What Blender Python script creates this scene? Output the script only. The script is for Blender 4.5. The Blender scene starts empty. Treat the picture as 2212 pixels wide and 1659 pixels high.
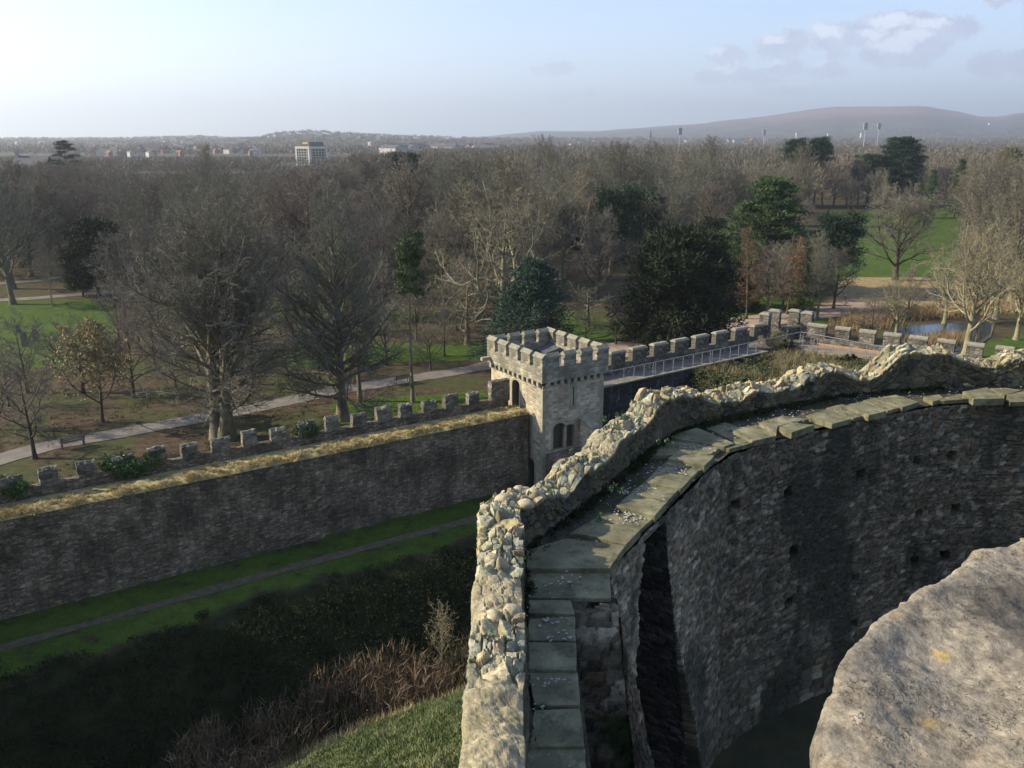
import bpy, bmesh, math, random
import numpy as np
from mathutils import Vector, noise as mnoise

scene = bpy.context.scene
COL = scene.collection
rng = np.random.default_rng(7)
random.seed(7)

# ------------------------------------------------------------------ survey
FPX = 1840.0                      # focal length in survey pixels (frame 2212 x 1659)
TH = math.radians(16.1)           # camera pitch below the horizontal
CZ = 24.0                         # eye height over the park
def ray(u, v):
    a = (u - 1106) / FPX; b = (829.5 - v) / FPX
    return (a, math.cos(TH) + b * math.sin(TH), -math.sin(TH) + b * math.cos(TH))
def G(u, v, z=0.0):
    r = ray(u, v); t = (z - CZ) / r[2]
    return (r[0] * t, r[1] * t)
def G3(u, v, z=0.0):
    p = G(u, v, z); return (p[0], p[1], z)
def ZatY(u, v, Y):
    r = ray(u, v); return CZ + r[2] * Y / r[1]
def proj(x, y, z):
    z = np.asarray(z) - CZ
    d = y * math.cos(TH) - z * math.sin(TH); h = y * math.sin(TH) + z * math.cos(TH)
    return 1106 + FPX * x / d, 829.5 - FPX * h / d
def DP(u, v, D):                  # a point at depth D along the optical axis
    r = ray(u, v); return (r[0] * D, r[1] * D, CZ + r[2] * D)

# ------------------------------------------------------------------ object helpers
def tag(o, label=None, cat=None, group=None, kind=None):
    if label: o['label'] = label
    if cat: o['category'] = cat
    if group: o['group'] = group
    if kind: o['kind'] = kind
    return o
def empty(name, loc=(0, 0, 0), rz=0.0):
    o = bpy.data.objects.new(name, None); COL.objects.link(o)
    o.location = loc; o.rotation_euler = (0, 0, rz); o.empty_display_size = 0.3
    return o
def mesh_data(name, V, F, mat=None, uv=None, col=None, smooth=False, mats=None, midx=None):
    V = np.asarray(V, dtype=np.float32).reshape(-1, 3)
    me = bpy.data.meshes.new(name)
    me.vertices.add(len(V)); me.vertices.foreach_set('co', V.ravel())
    if isinstance(F, np.ndarray):
        n, k = F.shape; flat = F.ravel().astype(np.int32)
        starts = np.arange(0, n * k, k, dtype=np.int32)
    else:
        n = len(F); flat = np.fromiter((i for f in F for i in f), dtype=np.int32)
        ln = np.array([len(f) for f in F], dtype=np.int32)
        starts = np.concatenate([[0], np.cumsum(ln)[:-1]]).astype(np.int32)
    me.loops.add(len(flat)); me.loops.foreach_set('vertex_index', flat)
    me.polygons.add(n); me.polygons.foreach_set('loop_start', starts)
    me.polygons.foreach_set('use_smooth', np.full(n, smooth, dtype=bool))
    if uv is not None:
        l = me.uv_layers.new(name='UVMap'); uv = np.asarray(uv, dtype=np.float32).reshape(-1, 2)
        l.data.foreach_set('uv', (uv[flat] if len(uv) == len(V) else uv).ravel())
    if col is not None:
        a = me.color_attributes.new('Col', 'FLOAT_COLOR', 'POINT')
        c = np.ones((len(V), 4), dtype=np.float32); c[:, :col.shape[1]] = col
        a.data.foreach_set('color', c.ravel())
    for m in (mats or ([mat] if mat else [])): me.materials.append(m)
    if midx is not None: me.polygons.foreach_set('material_index', np.asarray(midx, dtype=np.int32))
    me.update(calc_edges=True)
    return me
def link(name, me, parent=None, loc=None):
    o = bpy.data.objects.new(name, me); COL.objects.link(o)
    if parent: o.parent = parent
    if loc is not None: o.location = loc
    return o
def mk(name, V, F, mat=None, parent=None, **kw):
    return link(name, mesh_data(name, V, F, mat, **kw), parent)

class MB:
    """collects boxes, prisms and tubes into one mesh with metre UVs"""
    def __init__(s): s.V = []; s.F = []; s.U = []
    def poly(s, pts, uv=None):
        b = len(s.V); s.V += [tuple(p) for p in pts]; s.F.append(tuple(range(b, b + len(pts))))
        if uv is None:
            p = [Vector(q) for q in pts]
            n = Vector((0, 0, 0))
            for i in range(len(p)): n += p[i].cross(p[(i + 1) % len(p)])
            if abs(n.z) > 0.7 * n.length: uv = [(q.x, q.y) for q in p]
            else:
                t = Vector((-n.y, n.x, 0)).normalized()
                uv = [(q.dot(t), q.z) for q in p]
        s.U += list(uv)
    def prism(s, ring, z0, z1, top=True, bottom=True):
        """ring: ccw plan points; z0/z1 may be numbers or lists"""
        n = len(ring)
        a = z0 if isinstance(z0, (list, tuple)) else [z0] * n
        b = z1 if isinstance(z1, (list, tuple)) else [z1] * n
        L = 0
        for i in range(n):
            j = (i + 1) % n; p, q = ring[i], ring[j]
            l = math.hypot(q[0] - p[0], q[1] - p[1])
            s.poly([(p[0], p[1], a[i]), (q[0], q[1], a[j]), (q[0], q[1], b[j]), (p[0], p[1], b[i])],
                   [(L, a[i]), (L + l, a[j]), (L + l, b[j]), (L, b[i])])
            L += l
        if top: s.poly([(ring[i][0], ring[i][1], b[i]) for i in range(n)])
        if bottom: s.poly([(ring[i][0], ring[i][1], a[i]) for i in reversed(range(n))])
    def obox(s, o, ax, ay, l, w, z0, z1, **k):
        """box from corner o along unit ax (length l) and ay (length w)"""
        r = [(o[0], o[1]), (o[0] + ax[0] * l, o[1] + ax[1] * l),
             (o[0] + ax[0] * l + ay[0] * w, o[1] + ax[1] * l + ay[1] * w), (o[0] + ay[0] * w, o[1] + ay[1] * w)]
        if ax[0] * ay[1] - ax[1] * ay[0] < 0: r = r[::-1]
        s.prism(r, z0, z1, **k)
    def tube(s, p, q, r, n=6, r2=None):
        p = Vector(p); q = Vector(q); d = (q - p).normalized()
        x = d.orthogonal().normalized(); y = d.cross(x); r2 = r if r2 is None else r2
        A = [p + (x * math.cos(6.2832 * i / n) + y * math.sin(6.2832 * i / n)) * r for i in range(n)]
        B = [q + (x * math.cos(6.2832 * i / n) + y * math.sin(6.2832 * i / n)) * r2 for i in range(n)]
        for i in range(n):
            j = (i + 1) % n; s.poly([A[i], A[j], B[j], B[i]])
        s.poly(A[::-1]); s.poly(B)
    def build(s, name, mat, parent=None, bevel=0, smooth=False):
        o = mk(name, np.array(s.V), s.F, mat, parent, uv=np.array(s.U), smooth=smooth)
        if bevel:
            # weld is needed for a bevel between separate faces
            w = o.modifiers.new('weld', 'WELD'); w.merge_threshold = 0.001
            m = o.modifiers.new('bevel', 'BEVEL'); m.width = bevel; m.segments = 2; m.limit_method = 'ANGLE'
        return o

def vnoise(P, scale, seed=0, octaves=3):
    """smooth value noise for arrays of 2-D or 3-D points, about -1..1"""
    P = np.asarray(P, dtype=np.float64) / scale; out = np.zeros(len(P)); amp = 1.0; tot = 0
    for o in range(octaves):
        q = P * 2 ** o + seed * 17.13 + o * 31.7; i = np.floor(q).astype(np.int64); f = q - i
        f = f * f * (3 - 2 * f); dim = P.shape[1]; acc = np.zeros(len(P))
        for c in range(2 ** dim):
            w = np.ones(len(P)); h = np.zeros(len(P), dtype=np.int64) + seed * 101 + o * 7
            for k in range(dim):
                b = (c >> k) & 1; w *= f[:, k] if b else 1 - f[:, k]
                h = h * 1664525 + (i[:, k] + b) * [73856093, 19349663, 83492791][k] + 1013904223
            h = (h ^ (h >> 13)) * 1274126177; h = h ^ (h >> 16)
            acc += w * ((h & 0xFFFFF) / 524288.0 - 1)
        out += acc * amp; tot += amp; amp *= 0.5
    return out / tot
def hash2(i, j, k):
    h = i.astype(np.int64) * 73856093 ^ j.astype(np.int64) * 19349663 ^ (k * 83492791)
    h = (h ^ (h >> 13)) * 1274126177; h = h ^ (h >> 16); return (h & 0xFFFFF) / 1048576.0
def worley(s, t, w, h, seed=0, jit=0.8):
    """cell noise on a stretched, course-shifted lattice: F1, F2 (in cell units), random per cell"""
    y = t / h; gy = np.floor(y)
    F1 = np.full(s.shape, 9.0); F2 = np.full(s.shape, 9.0); R = np.zeros(s.shape); R2 = np.zeros(s.shape); DX = np.zeros(s.shape); DY = np.zeros(s.shape)
    for dy in (-1, 0, 1):
        cy = gy + dy; x = s / w + hash2(cy, cy * 0, seed + 5) * 7; gx = np.floor(x)
        for dx in (-1, 0, 1):
            cx = gx + dx
            px = cx + 0.5 + (hash2(cx, cy, seed) - 0.5) * jit; py = cy + 0.5 + (hash2(cx, cy, seed + 1) - 0.5) * jit * 0.75
            d = np.abs(x - px) ** 3 + np.abs(y - py) ** 3; d = d ** (1 / 3)
            m = d < F1
            F2 = np.where(m, F1, np.minimum(F2, d)); F1 = np.where(m, d, F1)
            R = np.where(m, hash2(cx, cy, seed + 2), R); R2 = np.where(m, hash2(cx, cy, seed + 3), R2); DX = np.where(m, x - px, DX); DY = np.where(m, y - py, DY)
    worley.tilt = (R2 - 0.5) * DX + (np.mod(R * 7.3, 1) - 0.5) * DY      # a small plane tilt per stone
    return F1, F2, R, R2
def grid_faces(nu, nv):
    i = np.arange(nu - 1)[:, None] * nv + np.arange(nv - 1)[None, :]
    i = i.ravel(); return np.stack([i, i + nv, i + nv + 1, i + 1], 1)
def inpoly(x, y, poly):
    x = np.asarray(x); y = np.asarray(y); c = np.zeros(x.shape, dtype=bool); n = len(poly); j = n - 1
    for i in range(n):
        xi, yi = poly[i]; xj, yj = poly[j]
        c ^= ((yi > y) != (yj > y)) & (x < (xj - xi) * (y - yi) / (yj - yi + 1e-12) + xi); j = i
    return c
def polydist(x, y, pl):
    """distance to an open polyline"""
    d = np.full(np.shape(x), 1e9)
    for (ax, ay), (bx, by) in zip(pl[:-1], pl[1:]):
        l2 = (bx - ax) ** 2 + (by - ay) ** 2
        t = np.clip(((x - ax) * (bx - ax) + (y - ay) * (by - ay)) / l2, 0, 1)
        d = np.minimum(d, np.hypot(x - ax - t * (bx - ax), y - ay - t * (by - ay)))
    return d
def smooth01(x, a, b):
    t = np.clip((x - a) / (b - a), 0, 1); return t * t * (3 - 2 * t)

# ------------------------------------------------------------------ materials
class NT:
    def __init__(s, name):
        s.m = bpy.data.materials.new(name); s.m.use_nodes = True; s.t = s.m.node_tree
        s.t.nodes.clear(); s.out = s.t.nodes.new('ShaderNodeOutputMaterial')
    def n(s, typ, ins=None, **props):
        nd = s.t.nodes.new('ShaderNode' + typ)
        for k, v in props.items(): setattr(nd, k, v)
        for k, v in (ins or {}).items(): s.set(nd, k, v)
        return nd
    def set(s, nd, k, v):
        inp = nd.inputs[k]
        if isinstance(v, bpy.types.NodeSocket): s.t.links.new(v, inp)
        elif isinstance(v, bpy.types.Node): s.t.links.new(v.outputs[0], inp)
        else:
            if hasattr(inp.default_value, '__len__') and not hasattr(v, '__len__'): v = (v,) * len(inp.default_value)
            if hasattr(v, '__len__') and len(inp.default_value) == 4 and len(v) == 3: v = tuple(v) + (1,)
            inp.default_value = v
    def ramp(s, fac, stops, interp='LINEAR'):
        r = s.n('ValToRGB', {'Fac': fac}); r.color_ramp.interpolation = interp
        e = r.color_ramp.elements
        while len(e) < len(stops): e.new(0.5)
        for el, (p, c) in zip(e, stops):
            el.position = p; el.color = tuple(c) + (1,) if hasattr(c, '__len__') else (c, c, c, 1)
        return r.outputs[0]
    def mix(s, f, a, b, mode='MIX'):
        m = s.n('Mix', data_type='RGBA', blend_type=mode)
        for k, v in ((0, f), (6, a), (7, b)): s.set(m, k, v)
        return m.outputs[2]
    def math(s, op, a, b=0.0, c=0.0):
        m = s.n('Math', {0: a, 1: b, 2: c}, operation=op); return m.outputs[0]
    def noise(s, vec, scale, detail=4, rough=0.55, out=0, dist=0):
        return s.n('TexNoise', {'Vector': vec, 'Scale': scale, 'Detail': detail, 'Roughness': rough, 'Distortion': dist}).outputs[out]
    def finish(s, color, rough=0.85, bump=None, bstr=0.4, bdist=0.03, spec=0.25, **kw):
        p = s.n('BsdfPrincipled', {'Base Color': color, 'Roughness': rough, 'Specular IOR Level': spec})
        for k, v in kw.items(): s.set(p, k.replace('_', ' '), v)
        if bump is not None:
            b = s.n('Bump', {'Height': bump, 'Strength': bstr, 'Distance': bdist})
            s.t.links.new(b.outputs[0], p.inputs['Normal'])
        s.t.links.new(p.outputs[0], s.out.inputs[0]); return s.m

def simple(name, c1, c2, scale=3, rough=0.8, bump=0.3, bd=0.02, coord='Object', spec=0.25, **kw):
    t = NT(name); tc = t.n('TexCoord').outputs[coord]
    n1 = t.noise(tc, scale, 6, 0.6); n2 = t.noise(tc, scale * 7, 3)
    f = t.math('MULTIPLY_ADD', n2, 0.35, t.math('MULTIPLY', n1, 0.75))
    return t.finish(t.ramp(f, [(0.35, c1), (0.7, c2)]), rough, f, bump, bd, spec, **kw)

def rubble_mat(name, cols, w=0.28, h=0.13, mortar=(0.3, 0.28, 0.24), mw=0.05, stain=None, stain_amt=0.5, streak=0, coursed=0.0, bstr=0.8, warp=0.08, moss=0.0, rough=0.92):
    """random rubble on metre UVs: cols = list of stone colours"""
    t = NT(name); uv = t.n('UVMap').outputs[0]
    wn = t.noise(uv, 2.2, 3, 0.5, out=1)
    wv = t.n('VectorMath', {0: wn, 1: (0.5, 0.5, 0.5)}, operation='SUBTRACT')
    wv = t.n('VectorMath', {0: wv, 'Scale': warp * 2}, operation='SCALE')
    p = t.n('VectorMath', {0: uv, 1: wv}, operation='ADD')
    p = t.n('VectorMath', {0: p, 1: (1 / w, 1 / h, 1)}, operation='MULTIPLY')
    v1 = t.n('TexVoronoi', {'Vector': p, 'Scale': 1.0, 'Randomness': 1 - coursed * 0.55}, voronoi_dimensions='2D')
    ve = t.n('TexVoronoi', {'Vector': p, 'Scale': 1.0, 'Randomness': 1 - coursed * 0.55}, voronoi_dimensions='2D', feature='DISTANCE_TO_EDGE')
    sep = t.n('SeparateColor', {0: v1.outputs['Color']})
    n = len(cols)
    col = t.ramp(sep.outputs[0], [((i + 0.5) / n, c) for i, c in enumerate(cols)], 'LINEAR')
    br = t.math('MULTIPLY_ADD', sep.outputs[1], 0.7, 0.65)
    col = t.mix(1.0, col, br, 'MULTIPLY')
    fine = t.noise(uv, 18, 5, 0.65)
    col = t.mix(0.55, col, t.ramp(fine, [(0.3, 0.35), (0.7, 1.5)]), 'MULTIPLY')
    edge = t.math('MULTIPLY', ve.outputs[0], 1.0)
    mf = t.ramp(edge, [(mw * 0.4, 1.0), (mw * 1.6, 0.0)])
    col = t.mix(mf, col, mortar)
    big = t.noise(uv, 0.35, 5, 0.62)
    if stain is not None:
        sv = t.n('VectorMath', {0: uv, 1: (1.0, 0.5, 1)}, operation='MULTIPLY')
        st = t.noise(sv, 0.9, 6, 0.62)
        col = t.mix(t.ramp(st, [(0.42, 0.0), (0.62, stain_amt)]), col, stain)
    col = t.mix(0.6, col, t.ramp(big, [(0.34, 0.42), (0.5, 0.95), (0.66, 1.6)]), 'MULTIPLY')
    if moss:
        mm = t.noise(uv, 1.7, 7, 0.7)
        col = t.mix(t.ramp(mm, [(0.55, 0.0), (0.68, moss)]), col, (0.035, 0.05, 0.018))
    if streak:
        sv = t.n('VectorMath', {0: uv, 1: (5.0, 0.5, 1)}, operation='MULTIPLY')
        st = t.noise(sv, 1.0, 5, 0.7)
        col = t.mix(t.ramp(st, [(0.6, 0.0), (0.72, streak)]), col, (0.5, 0.5, 0.52))
    hgt = t.math('ADD', t.ramp(edge, [(0.0, 0.0), (0.22, 1.0)]), t.math('MULTIPLY', fine, 0.6))
    hgt = t.math('MULTIPLY_ADD', sep.outputs[2], 0.5, hgt)
    return t.finish(col, rough, hgt, bstr, 0.035, 0.15)

def attr_stone(name, tint=(1, 1, 1), moss=(0.05, 0.065, 0.02), rough=0.92):
    """stone whose colour per stone is in the mesh attribute; grain and lichen added here"""
    t = NT(name); a = t.n('Attribute', attribute_name='Col').outputs['Color']
    tc = t.n('TexCoord').outputs['Object']
    f1 = t.noise(tc, 22, 6, 0.7); f2 = t.noise(tc, 5, 5, 0.6); f3 = t.noise(tc, 2.1, 6, 0.65)
    c = t.mix(0.8, a, t.ramp(f1, [(0.3, 0.45), (0.5, 1.0), (0.75, 1.6)]), 'MULTIPLY')
    c = t.mix(0.5, c, t.ramp(f2, [(0.3, 0.55), (0.7, 1.4)]), 'MULTIPLY')
    c = t.mix(1.0, c, tint, 'MULTIPLY')
    c = t.mix(t.ramp(f3, [(0.54, 0.0), (0.68, 0.75)]), c, moss)
    h = t.math('MULTIPLY_ADD', f1, 0.5, f2)
    return t.finish(c, rough, h, 0.7, 0.03, 0.15)
# ------------------------------------------------------------------ camera
cam = bpy.data.cameras.new('camera'); camo = bpy.data.objects.new('camera', cam); COL.objects.link(camo)
cam.sensor_fit = 'HORIZONTAL'; cam.sensor_width = 36.0; cam.lens = 36.0 * FPX / 2212
cam.clip_start = 0.05; cam.clip_end = 60000
camo.location = (0, 0, CZ); camo.rotation_euler = (math.radians(90) - TH, 0, 0)
scene.camera = camo

# ------------------------------------------------------------------ sun and sky
SUN_AZ = math.radians(-88)      # clockwise from +Y : the sun stands to the left
SUN_EL = math.radians(30.5)
to_sun = Vector((math.sin(SUN_AZ) * math.cos(SUN_EL), math.cos(SUN_AZ) * math.cos(SUN_EL), math.sin(SUN_EL)))
sun = bpy.data.lights.new('sun', 'SUN'); sun.energy = 5.0; sun.angle = math.radians(0.55); sun.color = (1.0, 0.89, 0.68)
suno = bpy.data.objects.new('sun', sun); COL.objects.link(suno)
suno.rotation_euler = (-to_sun).to_track_quat('-Z', 'Y').to_euler(); suno.location = (0, 0, 400)

world = bpy.data.worlds.new('World'); scene.world = world; world.use_nodes = True
wt = world.node_tree; wt.nodes.clear()
class WT(NT):
    def __init__(s): s.t = wt
W = WT()
wout = wt.nodes.new('ShaderNodeOutputWorld')
sky = W.n('TexSky', sky_type='NISHITA'); sky.sun_disc = False
sky.sun_elevation = SUN_EL; sky.sun_rotation = SUN_AZ; sky.air_density = 1.0; sky.dust_density = 0.7; sky.ozone_density = 1.2; sky.altitude = 20
dirv = W.n('TexCoord').outputs['Generated']
sx = W.n('SeparateXYZ', {0: dirv})
# thin high veil, thicker low down, and small cumulus drawn by direction
az = W.math('ARCTAN2', sx.outputs[0], sx.outputs[1])
el = W.math('ARCSINE', sx.outputs[2])
comb = W.n('CombineXYZ', {0: W.math('MULTIPLY', az, 1.0), 1: W.math('MULTIPLY', el, 1.0), 2: 0.0})
rotv = W.n('VectorRotate', {'Vector': comb, 'Angle': -0.35}, rotation_type='Z_AXIS')
veilv = W.n('VectorMath', {0: rotv, 1: (1.2, 9.0, 1)}, operation='MULTIPLY')
veil = W.noise(veilv, 1.1, 5, 0.55)
skyb = W.mix(1.0, sky.outputs[0], (0.88, 0.95, 1.15), 'MULTIPLY')
veilf = W.math('ADD', W.ramp(veil, [(0.40, 0.0), (0.72, 0.55)]), W.ramp(az, [(0.0, 0.0), (0.01, 0.0)]))
skyc = W.mix(veilf, skyb, (3.5, 4.4, 5.9))
def cloud_mask(blobs, warp=0.012):
    wn = W.noise(comb, 75, 7, 0.68, out=1)
    wv = W.n('VectorMath', {0: wn, 1: (0.5, 0.5, 0.5)}, operation='SUBTRACT')
    wv = W.n('VectorMath', {0: wv, 'Scale': warp * 2.6}, operation='SCALE')
    p = W.n('VectorMath', {0: comb, 1: wv}, operation='ADD')
    tot = None
    for (a0, e0, ra, re) in blobs:
        d = W.n('VectorMath', {0: p, 1: (a0, e0, 0)}, operation='SUBTRACT')
        d = W.n('VectorMath', {0: d, 1: (1 / ra, 1 / re, 0)}, operation='MULTIPLY')
        l = W.n('VectorMath', {0: d}, operation='LENGTH').outputs['Value']
        v = W.math('SUBTRACT', 1.0, l); v = W.math('MAXIMUM', v, 0.0)
        tot = v if tot is None else W.math('MAXIMUM', tot, v)
    return tot
def azel(u, v):
    r = ray(u, v); return math.atan2(r[0], r[1]), math.asin(r[2] / math.sqrt(r[0] ** 2 + r[1] ** 2 + r[2] ** 2))
CL = [(1945, 58, 88, 27), (2035, 62, 62, 22), (1995, 90, 60, 20), (1950, 112, 78, 26), (1905, 88, 45, 18), (1808, 78, 55, 24), (1690, 95, 52, 22), (1567, 124, 44, 18), (1580, 160, 70, 12), (1525, 163, 25, 9), (1695, 146, 40, 15),
      (1785, 153, 38, 14), (1197, 150, 50, 12), (2165, 138, 60, 20), (1650, 175, 40, 7), (1805, 118, 25, 8), (2175, 2, 40, 8), (1215, 211, 25, 6), (1270, 205, 16, 5), (1540, 178, 24, 6), (1700, 197, 60, 8)]
bl = []
for (u, v, ru, rv) in CL:
    a, e = azel(u, v); bl.append((a, e, ru / FPX * 1.1, rv / FPX * 1.25))
m = cloud_mask(bl)
cm = W.ramp(m, [(0.05, 0.0), (0.20, 0.92)])
up = W.n('VectorMath', {0: comb, 1: (0.010, -0.009, 0)}, operation='ADD')
shade = W.noise(comb, 45, 5, 0.6)
bl2 = [(a - 0.010, e + 0.006, ra * 0.6, re * 0.5) for (a, e, ra, re) in bl[:12]]
lit = cloud_mask(bl2)
cc = W.ramp(W.math('MULTIPLY_ADD', shade, 0.5, W.math('MULTIPLY', lit, 0.8)), [(0.22, (2.2, 2.4, 3.3)), (0.6, (5.4, 5.5, 6.1))])
skyc = W.mix(cm, skyc, cc)
# pale band along the horizon
hb = W.ramp(W.math('ABSOLUTE', el), [(0.0, 0.85), (0.05, 0.7), (0.2, 0.0)])
skyc = W.mix(hb, skyc, W.ramp(W.math('MULTIPLY_ADD', az, -0.5, 0.5), [(0.15, (3.7, 4.3, 5.5)), (0.5, (4.3, 5.1, 6.2)), (0.8, (6.8, 7.4, 8.0))]))
bg = W.n('Background', {'Color': skyc, 'Strength': 0.118})
wt.links.new(bg.outputs[0], wout.inputs[0])

scene.view_settings.view_transform = 'Standard'; scene.view_settings.look = 'None'
scene.view_settings.exposure = 0.82; scene.view_settings.gamma = 1.0
cy = scene.cycles
cy.max_bounces = 4; cy.diffuse_bounces = 2; cy.glossy_bounces = 2; cy.transmission_bounces = 2; cy.volume_bounces = 0
cy.transparent_max_bounces = 4; cy.use_denoising = True; cy.sample_clamp_indirect = 4; cy.caustics_reflective = False; cy.caustics_refractive = False
cy.use_adaptive_sampling = True; cy.adaptive_threshold = 0.015

# ------------------------------------------------------------------ plan of the place
NL = (0.84, 0.543); NN = (0.543, -0.84)          # near curtain wall: along, inward
NP = (-15.78, 44.82)                              # a point on its inner face, walk level
RP = (7.06, 62.66); RL = (0.813, 0.583); RN = (0.583, -0.813)   # right-hand walk edge
CORNER = (25.5, 76.2)
R2 = [(25.5, 76.2), (35.2, 69.3), (52, 52)]      # second stretch, inner walk edge
KC = (11.0, 9.0)                                  # centre of the shell keep
WALK = 5.8
def wall_y(x):                                    # outer boundary of the castle
    x = np.asarray(x, dtype=float)
    y1 = NP[1] + (x - NP[0]) * NL[1] / NL[0]
    y2 = RP[1] + (x - RP[0]) * RL[1] / RL[0]
    y3 = np.interp(x, [25.5, 35.2, 52, 120], [76.2, 69.3, 52, -20])
    return np.where(x < 3.5, y1, np.where(x < 25.5, y2, y3))
def terr(x, y):
    x = np.asarray(x, dtype=float); y = np.asarray(y, dtype=float)
    d = (x - NP[0]) * NN[0] + (y - NP[1]) * NN[1]
    z_lawn = 0.5 - 0.04 * np.clip(d, 0, 6)
    bump = vnoise(np.stack([x, y], -1).reshape(-1, 2), 3.0, 3).reshape(x.shape)
    z = z_lawn - 3.4 * smooth01(d, 4.7, 10.8)
    # bank rising to the right-hand walk
    along = (x - RP[0]) * RL[0] + (y - RP[1]) * RL[1]
    dr = (x - RP[0]) * RN[0] + (y - RP[1]) * RN[1]
    dr = np.where(x > 25.5, polydist(x, y, R2), dr); along = np.where(x > 25.5, 20.0, along)
    bank = 5.3 - 0.10 * np.clip(dr, 0, 8) - 3.8 * smooth01(dr, 8, 17)
    f = smooth01(along, 6.0, 10.0) * (dr > -1)
    z = np.maximum(z, np.where(f > 0, z * (1 - f) + bank * f, -9))
    r = np.hypot(x - KC[0], y - KC[1])
    mot = np.minimum(-2.9 + (31.0 - r) * 0.79, 10.2)
    z = np.maximum(z, mot)
    z = z + bump * 0.12 * smooth01(d, 4.5, 6.5)
    inside = y < wall_y(x) + 0.7
    return np.where(inside, z, 0.0), inside

# ------------------------------------------------------------------ ground: one sheet to the horizon
def axis(lo, hi, step, far, n):
    a = np.arange(lo, hi + 1e-6, step); k = np.linspace(0, 1, n + 1)[1:]
    g = lambda s: s + (far - s) * (np.exp(k * 5) - 1) / (math.exp(5) - 1)
    return np.concatenate([-(g(-lo))[::-1], a, g(hi)])
gx = axis(-130.0, 100.0, 1.0, 12000, 46); gy = np.concatenate([[-12000, -6000, -2000, -700, -250, -90, -40], np.arange(-20, 200, 1.0), 200 + 11800 * (np.exp(np.linspace(0, 1, 60) * 5) - 1) / (math.exp(5) - 1)])
X, Y = np.meshgrid(gx, gy, indexing='ij')
Zt, inside = terr(X, Y)
und = vnoise(np.stack([X.ravel(), Y.ravel()], 1), 14, 5).reshape(X.shape) * 0.03
farw = smooth01(np.hypot(X, Y), 60, 90)
Zt = np.where(inside, Zt, und * farw * (np.hypot(X, Y) < 600) - 0.04 * (~inside))
# zones, in order: grass, leaf litter, straw, bramble
PU, PV = proj(X, Y, 0 * X)
PU = np.where(Y > 3, PU, -9999)
nz = vnoise(np.stack([X.ravel(), Y.ravel()], 1), 6, 9).reshape(X.shape)
nz2 = vnoise(np.stack([X.ravel(), Y.ravel()], 1), 2.0, 4).reshape(X.shape)
grass_polys = [
    [(-400, 668), (0, 650), (120, 645), (225, 648), (265, 680), (240, 730), (190, 760), (140, 790), (60, 800), (0, 800), (-400, 860)],
    [(520, 775), (600, 750), (820, 742), (1060, 738), (1040, 775), (700, 792), (540, 800)],
    [(520, 655), (700, 650), (860, 670), (960, 690), (640, 705), (500, 690)],
    [(700, 870), (1060, 840), (1060, 900), (760, 925)],
    [(1810, 470), (1850, 452), (2120, 450), (2080, 500), (2060, 610), (1850, 612), (1700, 700), (1540, 706), (1560, 650), (1640, 560), (1760, 500)],
    [(1210, 672), (1350, 690), (1330, 735), (1200, 725)], [(920, 545), (1000, 560), (1000, 650), (930, 640)],
    [(840, 470), (905, 480), (900, 570), (850, 540)], [(1370, 478), (1590, 480), (1600, 560), (1500, 560), (1380, 500)],
    [(1290, 750), (1400, 735), (1420, 765), (1300, 790)], [(2120, 745), (2212, 720), (2400, 760), (2400, 850), (2100, 790)],
    [(1430, 560), (1560, 560), (1540, 600), (1420, 590)], [(1760, 700), (1860, 690), (1850, 640), (1700, 660)],
]
gm = np.zeros(X.shape)
for p in grass_polys: gm = np.maximum(gm, inpoly(PU, PV, p).astype(float))
soft = gm.copy()
for _ in range(1): soft[1:-1, 1:-1] = (soft[1:-1, 1:-1] * 2 + soft[:-2, 1:-1] + soft[2:, 1:-1] + soft[1:-1, :-2] + soft[1:-1, 2:]) / 6
tan = inpoly(PU, PV, [(1830, 598), (2075, 600), (2140, 650), (1990, 665), (1850, 660), (1740, 690), (1800, 625)]).astype(float)
d = (X - NP[0]) * NN[0] + (Y - NP[1]) * NN[1]
r = np.hypot(X - KC[0], Y - KC[1])
lawn_in = inside & (d < 5.0 + nz * 0.7) & (X < 6)
motte = inside & (r < 30.4 + nz * 0.6)
g = np.where(inside, np.where(lawn_in, 0.75, np.where(motte, 0.55, 0.0)), soft)
bram = np.where(inside & ~lawn_in & ~motte, 1.0, 0.0)
colr = np.stack([g, tan, bram], -1).reshape(-1, 3)
t = NT('ground'); a = t.n('SeparateColor', {0: t.n('Attribute', attribute_name='Col').outputs['Color']})
tc = t.n('TexCoord').outputs['Object']
n1 = t.noise(tc, 0.16, 6, 0.62); n2 = t.noise(tc, 1.1, 6, 0.65); n3 = t.noise(tc, 7, 4, 0.7); n0 = t.noise(tc, 0.02, 5, 0.6)
gcol = t.ramp(t.math('MULTIPLY_ADD', n2, 0.4, t.math('MULTIPLY_ADD', n3, 0.35, t.math('MULTIPLY', n1, 0.25))), [(0.36, (0.022, 0.040, 0.008)), (0.5, (0.048, 0.082, 0.012)), (0.64, (0.095, 0.115, 0.024))])
lit_ = t.ramp(t.math('MULTIPLY_ADD', n3, 0.5, t.math('MULTIPLY', n2, 0.5)), [(0.34, (0.020, 0.016, 0.010)), (0.5, (0.062, 0.043, 0.028)), (0.64, (0.14, 0.095, 0.06))])
lit_ = t.mix(t.ramp(n1, [(0.44, 0.0), (0.60, 0.6)]), lit_, (0.045, 0.065, 0.018))
gf = t.math('ADD', a.outputs[0], t.math('MULTIPLY', t.math('SUBTRACT', n2, 0.5), 2.4))
col = t.mix(t.ramp(gf, [(0.38, 0.0), (0.62, 1.0)]), lit_, gcol)
col = t.mix(a.outputs[1], col, t.ramp(n2, [(0.3, (0.16, 0.12, 0.06)), (0.7, (0.34, 0.25, 0.13))]))
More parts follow.
